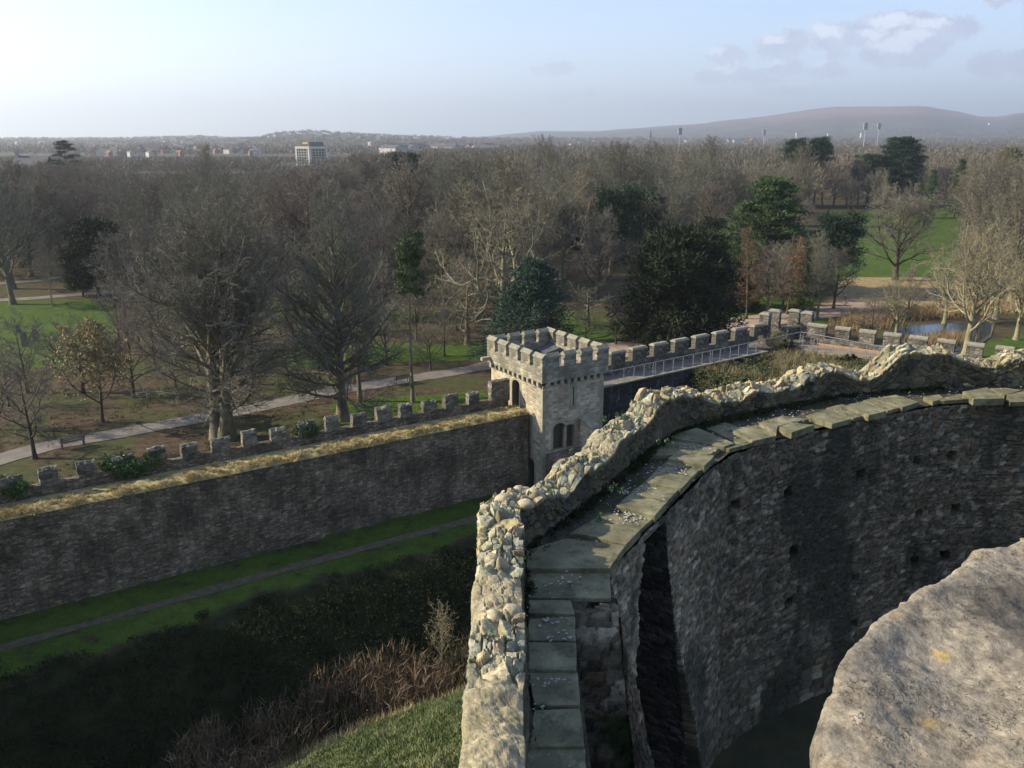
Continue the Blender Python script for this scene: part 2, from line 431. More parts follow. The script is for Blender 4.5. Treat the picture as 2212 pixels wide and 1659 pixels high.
col = t.mix(a.outputs[2], col, t.ramp(n3, [(0.3, (0.010, 0.018, 0.006)), (0.7, (0.028, 0.03, 0.013))]))
dist = t.n('VectorMath', {0: tc}, operation='LENGTH').outputs['Value']
farc = t.ramp(n0, [(0.35, (0.05, 0.06, 0.03)), (0.5, (0.075, 0.06, 0.042)), (0.65, (0.10, 0.075, 0.05))])
col = t.mix(t.ramp(t.math('DIVIDE', dist, 1000.0), [(0.35, 0.0), (0.6, 1.0)]), col, farc)
GROUND = t.finish(col, 0.95, t.math('MULTIPLY_ADD', n3, 0.5, n2), 0.5, 0.06, 0.1)
ground = mk('ground', np.stack([X, Y, Zt], -1), grid_faces(len(gx), len(gy)), GROUND, col=colr, smooth=True)
tag(ground, kind='structure')

def strip(name, pts, width, z, mat, zf=None, **kw):
    """a path sheet following a plan polyline"""
    P = []
    for (ax, ay), (bx, by) in zip(pts[:-1], pts[1:]):
        n = max(2, int(math.hypot(bx - ax, by - ay) / 0.8))
        P += [(ax + (bx - ax) * k / n, ay + (by - ay) * k / n) for k in range(n)]
    P.append(pts[-1]); P = np.array(P); T = np.gradient(P, axis=0); T /= np.linalg.norm(T, axis=1)[:, None]
    for _ in range(3): P[1:-1] = (P[:-2] + 2 * P[1:-1] + P[2:]) / 4
    Nn = np.stack([-T[:, 1], T[:, 0]], 1); K = 5; V = []
    ed = vnoise(P, 1.2, 8); uvs = []; arcl = np.concatenate([[0], np.cumsum(np.linalg.norm(np.diff(P, axis=0), axis=1))])
    for k in range(K):
        uvs.append(np.stack([arcl, (k / (K - 1)) * width + 0 * arcl], 1)); q = P + Nn * ((k / (K - 1) - 0.5) * (width + 0.35 * ed))[:, None]
        zz = (np.interp(q[:, 0], gx, np.zeros_like(gx)) + z) if zf is None else zf(q[:, 0], q[:, 1]) + z
        V.append(np.concatenate([q, zz[:, None]], 1))
    V = np.stack(V, 1)
    o = mk(name, V, grid_faces(len(P), K), mat, uv=np.stack(uvs, 1).reshape(-1, 2), **kw); tag(o, kind='structure'); return o
PATHM = simple('worn_tarmac', (0.10, 0.088, 0.075), (0.20, 0.175, 0.148), 0.7, 0.9, 0.2)
FLAGP = simple('worn_earth', (0.045, 0.045, 0.022), (0.13, 0.10, 0.07), 2.6, 0.95, 0.5)
# ------------------------------------------------------------------ stone materials
M_WALL = rubble_mat('curtain_rubble', [(0.169, 0.139, 0.101), (0.246, 0.201, 0.145), (0.134, 0.109, 0.078), (0.317, 0.253, 0.177), (0.192, 0.148, 0.101)],
                    0.30, 0.11, (0.069, 0.057, 0.039), 0.05, stain=(0.037, 0.030, 0.020), stain_amt=0.6, coursed=0.4, streak=0.25)
M_WALLDARK = rubble_mat('dark_retaining', [(0.040, 0.040, 0.038), (0.060, 0.058, 0.052), (0.048, 0.046, 0.043)], 0.4, 0.16, (0.028, 0.027, 0.025), 0.05, stain=(0.016, 0.015, 0.014), streak=0.9, coursed=0.5)
M_TOWER = rubble_mat('tower_rubble', [(0.490, 0.421, 0.297), (0.434, 0.384, 0.278), (0.283, 0.244, 0.180), (0.510, 0.439, 0.314), (0.471, 0.374, 0.243), (0.416, 0.374, 0.287)],
                     0.46, 0.17, (0.468, 0.392, 0.281), 0.11, stain=(0.180, 0.153, 0.120), stain_amt=0.3, coursed=0.85, bstr=0.6, warp=0.04)
M_TOWER_UP = rubble_mat('tower_parapet_stone', [(0.300, 0.274, 0.207), (0.247, 0.230, 0.178), (0.353, 0.319, 0.232), (0.272, 0.248, 0.181)],
                        0.5, 0.22, (0.185, 0.165, 0.133), 0.04, stain=(0.109, 0.103, 0.086), stain_amt=0.6, coursed=0.9, bstr=0.5, warp=0.03)
M_ASHLAR = simple('dressed_stone', (0.196, 0.178, 0.129), (0.359, 0.330, 0.243), 2.2, 0.9, 0.4)
M_CAP = simple('cap_stone', (0.131, 0.123, 0.097), (0.277, 0.256, 0.188), 3.0, 0.92, 0.5)
M_RW = rubble_mat('right_parapet_stone', [(0.136, 0.123, 0.101), (0.192, 0.169, 0.133), (0.104, 0.096, 0.084), (0.216, 0.189, 0.147)], 0.34, 0.24, (0.104, 0.092, 0.073), 0.05, stain=(0.056, 0.054, 0.045), stain_amt=0.5, coursed=0.3)
M_DARK = simple('void_shade', (0.010, 0.010, 0.010), (0.022, 0.020, 0.018), 3, 0.95, 0.1)
M_DOOR = simple('old_oak_door', (0.05, 0.042, 0.034), (0.10, 0.085, 0.065), 9, 0.75, 0.4)
M_STEEL = simple('galvanised_steel', (0.156, 0.160, 0.151), (0.243, 0.243, 0.224), 14, 0.45, 0.1, spec=0.5)
M_LEAD = simple('roof_lead', (0.05, 0.052, 0.055), (0.12, 0.12, 0.12), 1.5, 0.6, 0.15)
M_WALK = simple('walk_paving', (0.11, 0.10, 0.085), (0.21, 0.185, 0.155), 1.6, 0.9, 0.3)
M_ORANGE = simple('worn_clay_edging', (0.30, 0.17, 0.08), (0.42, 0.27, 0.15), 2.5, 0.9, 0.3)

def on_line(P0, D, u, z):
    """distance along the plan line P0 + s D whose point at height z is seen at column u (survey)"""
    lo, hi = -60.0, 90.0
    a = (u - 1106) / FPX
    # x = a * depth ; depth = y cos - (z-CZ) sin
    c, s_ = math.cos(TH), math.sin(TH)
    k = a * (P0[1] * c - (z - CZ) * s_) - P0[0]
    return k / (D[0] - a * D[1] * c)
def at(P0, D, s, N=None, n=0): return (P0[0] + D[0] * s + (N[0] * n if N else 0), P0[1] + D[1] * s + (N[1] * n if N else 0))

# ------------------------------------------------------------------ near curtain wall
cw = empty('curtain_wall', (-16, 45.5, 0))
tag(cw, 'long grey rubble curtain wall with battered merlons and tufted grass on its walk, left of the square tower', 'wall')
cw.location = (0, 0, 0)
s0, s1 = -62.0, 20.15                                   # along NP, NL
m = MB()
R_ = [at(NP, NL, s0), at(NP, NL, s1), at(NP, NL, s1, NN, -2.35), at(NP, NL, s0, NN, -2.35)]
# the face is a displaced sheet of its own; the core stands behind it
m.prism([at(NP, NL, s0, NN, -0.12), at(NP, NL, s1, NN, -0.12), at(NP, NL, s1, NN, -2.3), at(NP, NL, s0, NN, -2.3)], -0.6, WALK - 0.12)
core = m.build('wall_core', M_WALL, cw)
ns, nt_ = 820, 56
S = np.linspace(s0, s1, ns); T = np.linspace(-0.4, WALK, nt_)
SS, TT = np.meshgrid(S, T, indexing='ij')
F1, F2, R, Rb = worley(SS, TT, 0.3, 0.11, 3)
disp = 0.03 * np.clip((F2 - F1) * 4, 0, 1) + 0.03 * R + 0.10 * vnoise(np.stack([SS.ravel(), TT.ravel()], 1), 3.5, 2).reshape(SS.shape)
disp -= 0.10 * (TT / WALK)                              # slight batter
disp[:, -1] = -0.15
edge = 0.10 * vnoise(np.stack([S, S * 0], 1), 0.6, 12) * 1.0
zz = TT.copy(); zz[:, -4:] += edge[:, None]
V = np.stack([NP[0] + NL[0] * SS + NN[0] * disp, NP[1] + NL[1] * SS + NN[1] * disp, zz], -1)
uvw = np.stack([SS, TT], -1)
mk('wall_face', V, grid_faces(ns, nt_), M_WALL, cw, uv=uvw.reshape(-1, 2), smooth=False)

# parapet: low wall plus merlons; the merlons lean and crumble a little
def chunk_block(name, o, ax, ay, l, w, z0, z1, mat, parent, seed, cap=0.12, rough=0.025, step=0.14, peak='ridge'):
    """a rubble block as a closed displaced grid: o corner, ax along, ay across; ridged top if cap"""
    nx = max(3, int(l / step) + 1); ny = max(3, int(w / step) + 1); nz_ = max(3, int((z1 - z0) / step) + 1)
    bm = bmesh.new()
    gxs = np.linspace(0, l, nx); gys = np.linspace(0, w, ny); gzs = np.linspace(z0, z1, nz_)
    vd = {}
    def vv(i, j, k):
        key = (i, j, k)
        if key not in vd:
            x, y, z = gxs[i], gys[j], gzs[k]
            if cap and k > 0:
                z += cap * (1 - abs(2 * y / w - 1)) * (k / (nz_ - 1)) ** 3
            p = Vector((o[0] + ax[0] * x + ay[0] * y, o[1] + ax[1] * x + ay[1] * y, z))
            q = p * 2.6 + Vector((seed, seed * 0.7, 0))
            d = mnoise.noise_vector(q) * rough + mnoise.noise_vector(q * 2.7) * rough * 0.8
            if k == 0: d = Vector((0, 0, 0))
            vd[key] = bm.verts.new(p + d)
        return vd[key]
    def face(a, b, c, d): bm.faces.new((a, b, c, d))
    flip = ax[0] * ay[1] - ax[1] * ay[0] < 0
    for i in range(nx - 1):
        for j in range(ny - 1):
            face(vv(i, j, nz_ - 1), vv(i + 1, j, nz_ - 1), vv(i + 1, j + 1, nz_ - 1), vv(i, j + 1, nz_ - 1))
            face(vv(i, j, 0), vv(i, j + 1, 0), vv(i + 1, j + 1, 0), vv(i + 1, j, 0))
        for k in range(nz_ - 1):
            face(vv(i, 0, k), vv(i + 1, 0, k), vv(i + 1, 0, k + 1), vv(i, 0, k + 1))
            face(vv(i, ny - 1, k), vv(i, ny - 1, k + 1), vv(i + 1, ny - 1, k + 1), vv(i + 1, ny - 1, k))
    for j in range(ny - 1):
        for k in range(nz_ - 1):
            face(vv(0, j, k), vv(0, j, k + 1), vv(0, j + 1, k + 1), vv(0, j + 1, k))
            face(vv(nx - 1, j, k), vv(nx - 1, j + 1, k), vv(nx - 1, j + 1, k + 1), vv(nx - 1, j, k + 1))
    bmesh.ops.recalc_face_normals(bm, faces=bm.faces)
    uvl = bm.loops.layers.uv.new('UVMap')
    for f in bm.faces:
        n = f.normal
        for lp in f.loops:
            c = lp.vert.co - Vector((o[0], o[1], 0))
            x = c.x * ax[0] + c.y * ax[1]; y = c.x * ay[0] + c.y * ay[1]
            if abs(n.z) > 0.7: lp[uvl].uv = (x + seed, y + seed)
            elif abs(n.x * ax[0] + n.y * ax[1]) > 0.7: lp[uvl].uv = (y + seed * 3.3, c.z)
            else: lp[uvl].uv = (x + seed, c.z)
    me = bpy.data.meshes.new(name); bm.to_mesh(me); bm.free(); me.materials.append(mat)
    ob = link(name, me, parent); return ob
PO = 2.12                                            # parapet inner face, behind the wall face
chunk_block('low_parapet', at(NP, NL, s0, NN, -PO), NL, (-NN[0], -NN[1]), s1 - s0 - 0.3, 0.45, WALK - 0.2, WALK + 0.66, M_WALL, cw, 1.0, cap=0.03, rough=0.05, step=0.22)
MER = [(-140, -95), (-70, -25), (0, 50), (90, 130), (172, 215), (250, 290), (325, 365), (397, 432), (462, 497), (528, 560), (590, 620), (650, 680), (708, 735), (765, 790), (818, 845), (868, 895), (918, 942), (965, 990), (1015, 1040)]
M_WALLTOP = rubble_mat('merlon_rubble', [(0.160, 0.146, 0.119), (0.224, 0.200, 0.158), (0.120, 0.108, 0.091), (0.264, 0.235, 0.182)], 0.36, 0.15, (0.104, 0.096, 0.077), 0.05, stain=(0.064, 0.062, 0.049), stain_amt=0.5, coursed=0.4)
Pp = at(NP, NL, 0, NN, -PO)
for i, (ua, ub) in enumerate(MER):
    sa = on_line(Pp, NL, ua, WALK + 0.8); sb = on_line(Pp, NL, ub, WALK + 0.8)
    chunk_block('merlon', at(Pp, NL, sa - .08), NL, (-NN[0], -NN[1]), max(0.9, sb - sa) + .02 + .1 * math.sin(i * 4.1), 0.45, WALK + 0.60, WALK + 1.36 + 0.09 * math.sin(i * 2.3), M_WALLTOP, cw, i * 1.7, cap=0.2, rough=0.06)
sa = on_line(Pp, NL, 1062, WALK + 1); sb = on_line(Pp, NL, 1096, WALK + 1)
chunk_block('merlon', at(Pp, NL, sa), NL, (-NN[0], -NN[1]), sb - sa + 0.2, 0.5, WALK + 0.42, WALK + 1.95, M_WALLTOP, cw, 40, cap=0.1, rough=0.03)
# thin turf on the walk
tv = np.linspace(0, 1, 9); tsd = np.linspace(s0, s1 - 0.1, 560)
TS, TV = np.meshgrid(tsd, tv, indexing='ij')
hh = 0.10 + 0.14 * np.abs(vnoise(np.stack([TS.ravel(), TV.ravel() * 1.7], 1), 0.7, 6).reshape(TS.shape)) * np.sin(np.pi * np.clip(TV * 1.1, 0, 1)) * 2
hh[:, 0] = 0.0 + edge.mean(); hh[:, 1] += 0.05
V = np.stack([NP[0] + NL[0] * TS - NN[0] * (TV * (PO + 0.05) - 0.02), NP[1] + NL[1] * TS - NN[1] * (TV * (PO + 0.05) - 0.02), WALK + hh - 0.04], -1)
M_TURF = simple('dry_turf', (0.12, 0.11, 0.04), (0.42, 0.34, 0.16), 3.0, 0.95, 0.5)
mk('turf', V, grid_faces(len(tsd), 9), M_TURF, cw, uv=np.stack([TS, TV], -1).reshape(-1, 2), smooth=True)

# ------------------------------------------------------------------ square tower
TC = (2.07, 54.85)                                   # near corner, shaft
TA = NL; TB = (-NN[0], -NN[1])                       # along right face; along left face (away)
TW, TD = 5.2, 6.6
ZT = ZatY(1172, 836, TC[1])                          # corbel line
ZP = ZatY(1172, 766, TC[1])                          # merlon cap line
tower = empty('square_tower'); tag(tower, 'small square stone tower with stepped battlements between two lengths of wall', 'tower')
m = MB(); IN = 0.0
def tp(a, b): return (TC[0] + TA[0] * a + TB[0] * b, TC[1] + TA[1] * a + TB[1] * b)
def arch_pts(w, h, rise=None, n=7):
    """pointed-segmental opening outline (half-width w/2, springing below h)"""
    rise = rise or w * 0.42; pts = [(-w / 2, 0), (w / 2, 0)]
    for i in range(n + 1):
        t_ = i / n; pts.append((w / 2 * math.cos(math.pi * t_), h - rise + rise * (math.sin(math.pi * t_)) ** 0.75))
    return pts
OPEN = []        # openings: (face, centre along, z of sill, width, height, kind)
# shaft walls are extruded with real openings cut by boolean
m.prism([tp(0, 0), tp(TW, 0), tp(TW, TD), tp(0, TD)], -0.6, ZT)
shaft = m.build('shaft', M_TOWER, tower)
def opening(face, c, z, w, h, depth=0.55, surround=0.16, door=True, arch=True, name='doorway'):
    """recess cut from the shaft, with dressed surround proud of the wall and a door leaf or shade sheet set back"""
    if face == 'R': o = tp(c, 0); ax = TA; nn = (-TB[0], -TB[1])
    else: o = tp(0, c); ax = (-TB[0], -TB[1]); nn = (-TA[0], -TA[1])
    prof = arch_pts(w, h) if arch else [(-w / 2, 0), (w / 2, 0), (w / 2, h), (-w / 2, h)]
    def P(x, zz, n_): return (o[0] + ax[0] * x + nn[0] * n_, o[1] + ax[1] * x + nn[1] * n_, z + zz)
    bm = bmesh.new(); A = [bm.verts.new(P(x, y, 0.5)) for x, y in prof]; B = [bm.verts.new(P(x, y, -depth)) for x, y in prof]
    bm.faces.new(A); bm.faces.new(B[::-1])
    for i in range(len(A)):
        j = (i + 1) % len(A); bm.faces.new((A[j], A[i], B[i], B[j]))
    bmesh.ops.recalc_face_normals(bm, faces=bm.faces)
    OPEN.append(bm)
    part = None
    if surround:
        s_ = surround; q = MB()
        outer = arch_pts(w + 2 * s_, h + s_) if arch else [(-w / 2 - s_, -s_), (w / 2 + s_, -s_), (w / 2 + s_, h + s_), (-w / 2 - s_, h + s_)]
        n = len(prof); rng_ = range(1, n) if arch else range(n)
        for i in rng_:
            j = (i + 1) % n
            if arch and i == n - 1: j = 0
            a1, a2 = prof[i], prof[j]; b1, b2 = outer[i], outer[j]
            f = 0.025
            q.poly([P(*a1, f), P(*a2, f), P(*b2, f), P(*b1, f)][::-1])
            q.poly([P(*b1, f), P(*b2, f), P(*b2, -0.05), P(*b1, -0.05)])
            q.poly([P(*a1, f), P(*a2, f), P(*a2, -depth * 0.8), P(*a1, -depth * 0.8)])
        part = q.build(name, M_ASHLAR, tower)
    if door:
        q = MB(); q.poly([P(x, y, -depth * 0.7) for x, y in prof])
        q.poly([P(x, y, -depth * 0.7 - 0.04) for x, y in prof][::-1])
        q.build('door' if door is True else 'opening_shade', M_DOOR if door is True else M_DARK, part or tower)  # open ones get a near-black sheet standing in for their inner shade
    return part
def solve_face(face, u, v):
    """face coordinate and height seen at survey pixel (u, v)"""
    if face == 'R': s_ = None; D = TA
    else: D = TB
    z = 5.0
    for _ in range(12):
        s_ = on_line(TC, D, u, z); p = at(TC, D, s_); z = ZatY(u, v, p[1])
    return s_, z
c, z = solve_face('L', 1115, 882); _, zt = solve_face('L', 1114, 820)
opening('L', c, z, 1.0, zt - z, name='arched_doorway')
c, z = solve_face('L', 1147, 1047); _, zt = solve_face('L', 1147, 990)
opening('L', c, z, 0.85, zt - z, surround=0.24, door='dark', name='lower_doorway')
c, z = solve_face('R', 1207, 972); _, zt = solve_face('R', 1207, 914)
opening('R', c, z, 1.0, zt - z, surround=0.14, name='gate_arch')
c2, z2 = solve_face('R', 1232, 968); _, zt2 = solve_face('R', 1229, 917)
opening('R', c2 - 0.05, z2, 0.85, zt2 - z2, surround=0.14, name='gate_arch')
ZG = z
c, z = solve_face('R', 1238, 878); _, zt = solve_face('R', 1238, 834)
opening('R', c, z, 0.10, zt - z, surround=0.22, door='dark', arch=False, depth=0.5, name='arrow_slit')
c, z = solve_face('L', 1142, 912); _, zt = solve_face('L', 1142, 866)
c, z = solve_face('L', 1146, 958); _, zt = solve_face('L', 1145, 903)
opening('L', c, z, 0.12, zt - z, surround=0.2, door='dark', arch=False, depth=0.5, name='arrow_slit')
c, z = solve_face('L', 1075, 818); _, zt = solve_face('L', 1075, 798)
# one cutter for all the openings
cb = bmesh.new()
for b in OPEN:
    tmp = bpy.data.meshes.new('tmp'); b.to_mesh(tmp); b.free(); cb.from_mesh(tmp); bpy.data.meshes.remove(tmp)
cme = bpy.data.meshes.new('cutter'); cb.to_mesh(cme); cb.free()
cutter = bpy.data.objects.new('cutter', cme); COL.objects.link(cutter)
w_ = shaft.modifiers.new('w', 'WELD'); w_.merge_threshold = 0.001
bo = shaft.modifiers.new('cut', 'BOOLEAN'); bo.object = cutter; bo.operation = 'DIFFERENCE'; bo.solver = 'EXACT'
bpy.context.view_layer.update()
dg = bpy.context.evaluated_depsgraph_get()
nm = bpy.data.meshes.new_from_object(shaft.evaluated_get(dg)); shaft.modifiers.clear(); shaft.data = nm
bpy.data.objects.remove(cutter)
# quoins: alternating dressed stones at the two seen corners, 2.5 cm proud
m = MB(); m2 = MB(); zq = -0.3; k = 0
while zq < ZT - 0.35:
    h = 0.32; la, lb = (0.5, 0.28) if k % 2 else (0.28, 0.5)
    m.prism([tp(-0.025, -0.025), tp(la, -0.025), tp(la, 0.02), tp(0.02, 0.02), tp(0.02, lb), tp(-0.025, lb)], zq, zq + h - 0.015)
    m2.prism([tp(TW - la, -0.025), tp(TW + 0.025, -0.025), tp(TW + 0.025, lb), tp(TW - 0.02, lb), tp(TW - 0.02, 0.02), tp(TW - la, 0.02)], zq, zq + h - 0.015)
    zq += h; k += 1
m.build('corner_stones', M_ASHLAR, tower); m2.build('corner_stones', M_ASHLAR, tower)
# corbels and the overhanging parapet
OV = 0.22
m = MB()
for i in range(11):
    b = 0.35 + i * (TD - 0.55) / 10
    m = MB(); m.obox(tp(-OV, b - 0.12), TA, TB, OV + 0.02, 0.24, ZT - 0.02, ZT + 0.30); m.build('corbel', M_ASHLAR, tower)
for i in range(9):
    a = 0.35 + i * (TW - 0.7) / 8
    m = MB(); m.obox(tp(a - 0.13, -OV), TA, TB, 0.26, OV + 0.02, ZT - 0.02, ZT + 0.30); m.build('corbel', M_ASHLAR, tower)
pass
m = MB()
zb = ZT + 0.30; zs = ZP - 0.98          # parapet base and sill of crenels
o0 = [tp(-OV, -OV), tp(TW + OV, -OV), tp(TW + OV, TD + OV), tp(-OV, TD + OV)]
TH_ = 0.45
i0 = [tp(-OV + TH_, -OV + TH_), tp(TW + OV - TH_, -OV + TH_), tp(TW + OV - TH_, TD + OV - TH_), tp(-OV + TH_, TD + OV - TH_)]
for i in range(4):
    j = (i + 1) % 4
    m.prism([o0[i], o0[j], i0[j], i0[i]], zb, zs, top=True, bottom=True)
m.build('parapet', M_TOWER_UP, tower)
m = MB(); m.prism([tp(0.2, 0.2), tp(TW - 0.2, 0.2), tp(TW - 0.2, TD - 0.2), tp(0.2, TD - 0.2)], ZT - 0.3, zs - 0.7)
m.build('roof', M_LEAD, tower)
# a shed-roofed hatch on the far side of the roof
m = MB(); m.prism([tp(TW - 1.7, TD - 2.0), tp(TW - 0.4, TD - 2.0), tp(TW - 0.4, TD - 0.5), tp(TW - 1.7, TD - 0.5)], zs - 0.75, [zs - 0.35, zs - 0.1, zs - 0.1, zs - 0.35])
m.build('roof_hatch', M_LEAD, tower)
def tower_merlons(edge_n, o, ax, ay, L, lower):
    n = edge_n; gap = lower; mw = (L - gap * (n - 1)) / n
    for k in range(n):
        a = k * (mw + gap)
        q = (o[0] + ax[0] * a, o[1] + ax[1] * a)
        mm = MB(); mm.obox(q, ax, ay, mw, TH_, zs - 0.002, ZP - 0.26)
        mo = mm.build('merlon', M_TOWER_UP, tower)
        # sloping weathered cap, overhanging a little, ridge along the wall
        c_ = 0.045; f = 1 if ax[0] * ay[1] - ax[1] * ay[0] > 0 else -1
        A = lambda x, y, z: (q[0] + ax[0] * x + ay[0] * y, q[1] + ax[1] * x + ay[1] * y, z)
        z0 = ZP - 0.26; z1 = z0 + 0.06; z2 = z0 + 0.30
        cp = MB()
        pr = [(-c_, z0), (TH_ + c_, z0), (TH_ + c_, z1), (TH_ / 2, z2), (-c_, z1)]
        L_ = [A(-c_, y, z) for y, z in pr]; R__ = [A(mw + c_, y, z) for y, z in pr]
        for i in range(5):
            j = (i + 1) % 5; cp.poly([L_[i], R__[i], R__[j], L_[j]] if f < 0 else [L_[i], L_[j], R__[j], R__[i]])
        cp.poly(L_ if f > 0 else L_[::-1]); cp.poly(R__[::-1] if f > 0 else R__)
        cp.build('cap', M_CAP, mo, bevel=0.015)
W_, D_ = TW + 2 * OV, TD + 2 * OV
tower_merlons(5, tp(-OV, -OV), TB, TA, D_, .42)                         # left face
tower_merlons(4, tp(-OV + TH_ + .003, -OV), TA, TB, W_ - TH_ - .003, .48)                  # near right face
tower_merlons(5, tp(TW + OV - TH_, -OV + TH_ + .003), TB, TA, D_ - TH_ - .003, .42)             # far right side
tower_merlons(4, tp(-OV + TH_ + .003, TD + OV - TH_), TA, TB, W_ - 2 * TH_ - .006, .45)          # back
# stone spout near the far-left corner
m = MB(); m.obox(tp(-OV - 0.75, TD - 0.35), TA, TB, 0.8, 0.3, zb + 0.25, zb + 0.5); m.build('spout', M_ASHLAR, tower, bevel=0.03)
# little stepped parapet beside the gate arches, running toward the keep
stair = empty('bridge_parapet'); tag(stair, 'pale stepped parapet with sloping coped merlons below the double arches of the tower', 'parapet')
q0 = tp(c2 + 0.75, -0.03)
S_D = (-TB[0], -TB[1])
m = MB()
m.prism([q0, (q0[0] + S_D[0] * 9, q0[1] + S_D[1] * 9), (q0[0] + S_D[0] * 9 + TA[0] * 0.5, q0[1] + S_D[1] * 9 + TA[1] * 0.5), (q0[0] + TA[0] * 0.5, q0[1] + TA[1] * 0.5)], -2.5, [ZG + 1.15, ZG - 1.2, ZG - 1.2, ZG + 1.15])
m.build('low_wall', M_TOWER, stair)
for k in range(4):
    a0 = 0.06 + k * 1.95; a1 = a0 + 1.35
    zz = lambda a: ZG + 1.15 - 2.35 * a / 9
    P_ = lambda a, b: (q0[0] + S_D[0] * a + TA[0] * b, q0[1] + S_D[1] * a + TA[1] * b)
    mm = MB(); mm.prism([P_(a0, 0), P_(a1, 0), P_(a1, 0.5), P_(a0, 0.5)], [zz(a0) - .02, zz(a1) - .02, zz(a1) - .02, zz(a0) - .02], [zz(a0) + 0.8, zz(a1) + 0.8, zz(a1) + 0.8, zz(a0) + 0.8])
    mo = mm.build('merlon', M_TOWER, stair)
    cp = MB(); cp.prism([P_(a0 - .05, -.06), P_(a1 + .05, -.06), P_(a1 + .05, .56), P_(a0 - .05, .56)], [zz(a0) + 0.8] + [zz(a1) + 0.8] * 2 + [zz(a0) + 0.8], [zz(a0) + 0.92] + [zz(a1) + 0.92] + [zz(a1) + 1.1] + [zz(a0) + 1.1])
    cp.build('cap', M_ASHLAR, mo, bevel=0.02)
m = MB(); m.prism([tp(0.3, -0.03), tp(0.3, -3), (P_(3, 0)), q0], -1, ZG - 0.05); m.build('landing', M_WALL, stair)

# ------------------------------------------------------------------ right-hand wall with railed walk
rw = empty('north_wall'); tag(rw, 'dark crenellated wall with a railed walk between the square tower and the corner piers', 'wall')
RB = (-RN[0], -RN[1])
SL = on_line(RP, RL, 1652, 5.6)
m = MB(); m.obox(at(RP, RL, -4.2), RL, RB, SL + 4.6, 2.6, -0.6, 5.60); m.build('retaining_wall', M_WALLDARK, rw)
m = MB(); m.obox(at(RP, RL, -4.2, RB, 0.20), RL, RB, SL + 4.6, 1.85, 5.602, 5.66); m.build('walk_slab', M_WALK, rw)
m = MB(); m.obox(at(RP, RL, -4.2, RB, -0.06), RL, RB, SL + 4.6, 0.24, 5.602, 5.72); m.build('edge_coping', M_CAP, rw, bevel=0.02)
PWO = 2.1
m = MB(); m.obox(at(RP, RL, -4.2, RB, PWO), RL, RB, SL + 4.6, 0.5, 5.4, 6.55); m.build('low_parapet', M_RW, rw)
Rq = at(RP, RL, 0, RB, PWO)
us = [1307.6, 1353.5, 1399.5, 1445, 1489.6, 1533.5, 1575, 1616, 1655]
zsill = 6.55
for k in range(8):
    sa = on_line(Rq, RL, us[k] + 13, 7.0); sb = on_line(Rq, RL, us[k + 1], 7.0)
    mm = MB(); mm.obox(at(Rq, RL, sa), RL, RB, sb - sa - 0.12, 0.5, zsill - 0.002, 7.42); mo = mm.build('merlon', M_RW, rw)
    c_ = 0.06; cp = MB(); q = at(Rq, RL, sa - c_, RB, -c_); l = sb - sa - 0.12 + 2 * c_; w = 0.5 + 2 * c_
    r_ = [q, (q[0] + RL[0] * l, q[1] + RL[1] * l), (q[0] + RL[0] * l + RB[0] * w, q[1] + RL[1] * l + RB[1] * w), (q[0] + RB[0] * w, q[1] + RB[1] * w)]
    cp.prism(r_, 7.42, 7.50)
    in_ = 0.14; r2_ = [at(q, RL, in_, RB, in_), at(q, RL, l - in_, RB, in_), at(q, RL, l - in_, RB, w - in_), at(q, RL, in_, RB, w - in_)]
    for i in range(4):
        j = (i + 1) % 4; cp.poly([(*r_[i], 7.50), (*r_[j], 7.50), (*r2_[j], 7.62), (*r2_[i], 7.62)])
    cp.poly([(*p, 7.62) for p in r2_]); cp.build('cap', M_CAP, mo)
def railing(pts, h, post_at, name, label, mids=2, ladder=()):
    e = empty(name); tag(e, label, 'railing')
    m = MB(); 
    for a, b in zip(pts[:-1], pts[1:]): m.tube((*a[:2], a[2] + h), (*b[:2], b[2] + h), 0.035, 8)
    m.build('handrail', M_STEEL, e)
    for k in range(mids):
        m = MB()
        for a, b in zip(pts[:-1], pts[1:]): m.tube((*a[:2], a[2] + h * (0.33 * (k + 1))), (*b[:2], b[2] + h * (0.33 * (k + 1))), 0.008, 5)
        m.build('wire', M_STEEL, e)
    for p in post_at:
        m = MB(); m.tube(p, (p[0], p[1], p[2] + h), 0.03, 6); m.build('post', M_STEEL, e)
    for p, d in ladder:
        m = MB()
        for s_ in (-1, 1): m.tube((p[0] + d[0] * 0.13 * s_, p[1] + d[1] * 0.13 * s_, p[2]), (p[0] + d[0] * 0.13 * s_, p[1] + d[1] * 0.13 * s_, p[2] + h), 0.03, 6)
        for k in range(5):
            zz_ = p[2] + h * (0.2 + 0.14 * k); m.tube((p[0] - d[0] * 0.2, p[1] - d[1] * 0.2, zz_), (p[0] + d[0] * 0.2, p[1] + d[1] * 0.2, zz_), 0.018, 5)
        m.build('tensioner_post', M_STEEL, e)
    return e
rp = lambda u: (*at(RP, RL, on_line(RP, RL, u, 6.2), RB, 0.22), 5.66)
railing([rp(1300), rp(1640), (*at(RP, RL, SL - 1.2, RB, 0.25), 5.7)], 1.08, [rp(u) for u in (1352, 1374, 1396, 1438, 1459, 1480, 1502, 1521, 1560, 1582, 1600, 1620, 1638)], 'wall_walk_railing',
        'long straight grey steel railing on the dark wall walk right of the square tower', ladder=[(rp(1418), RL), (rp(1541), RL)])

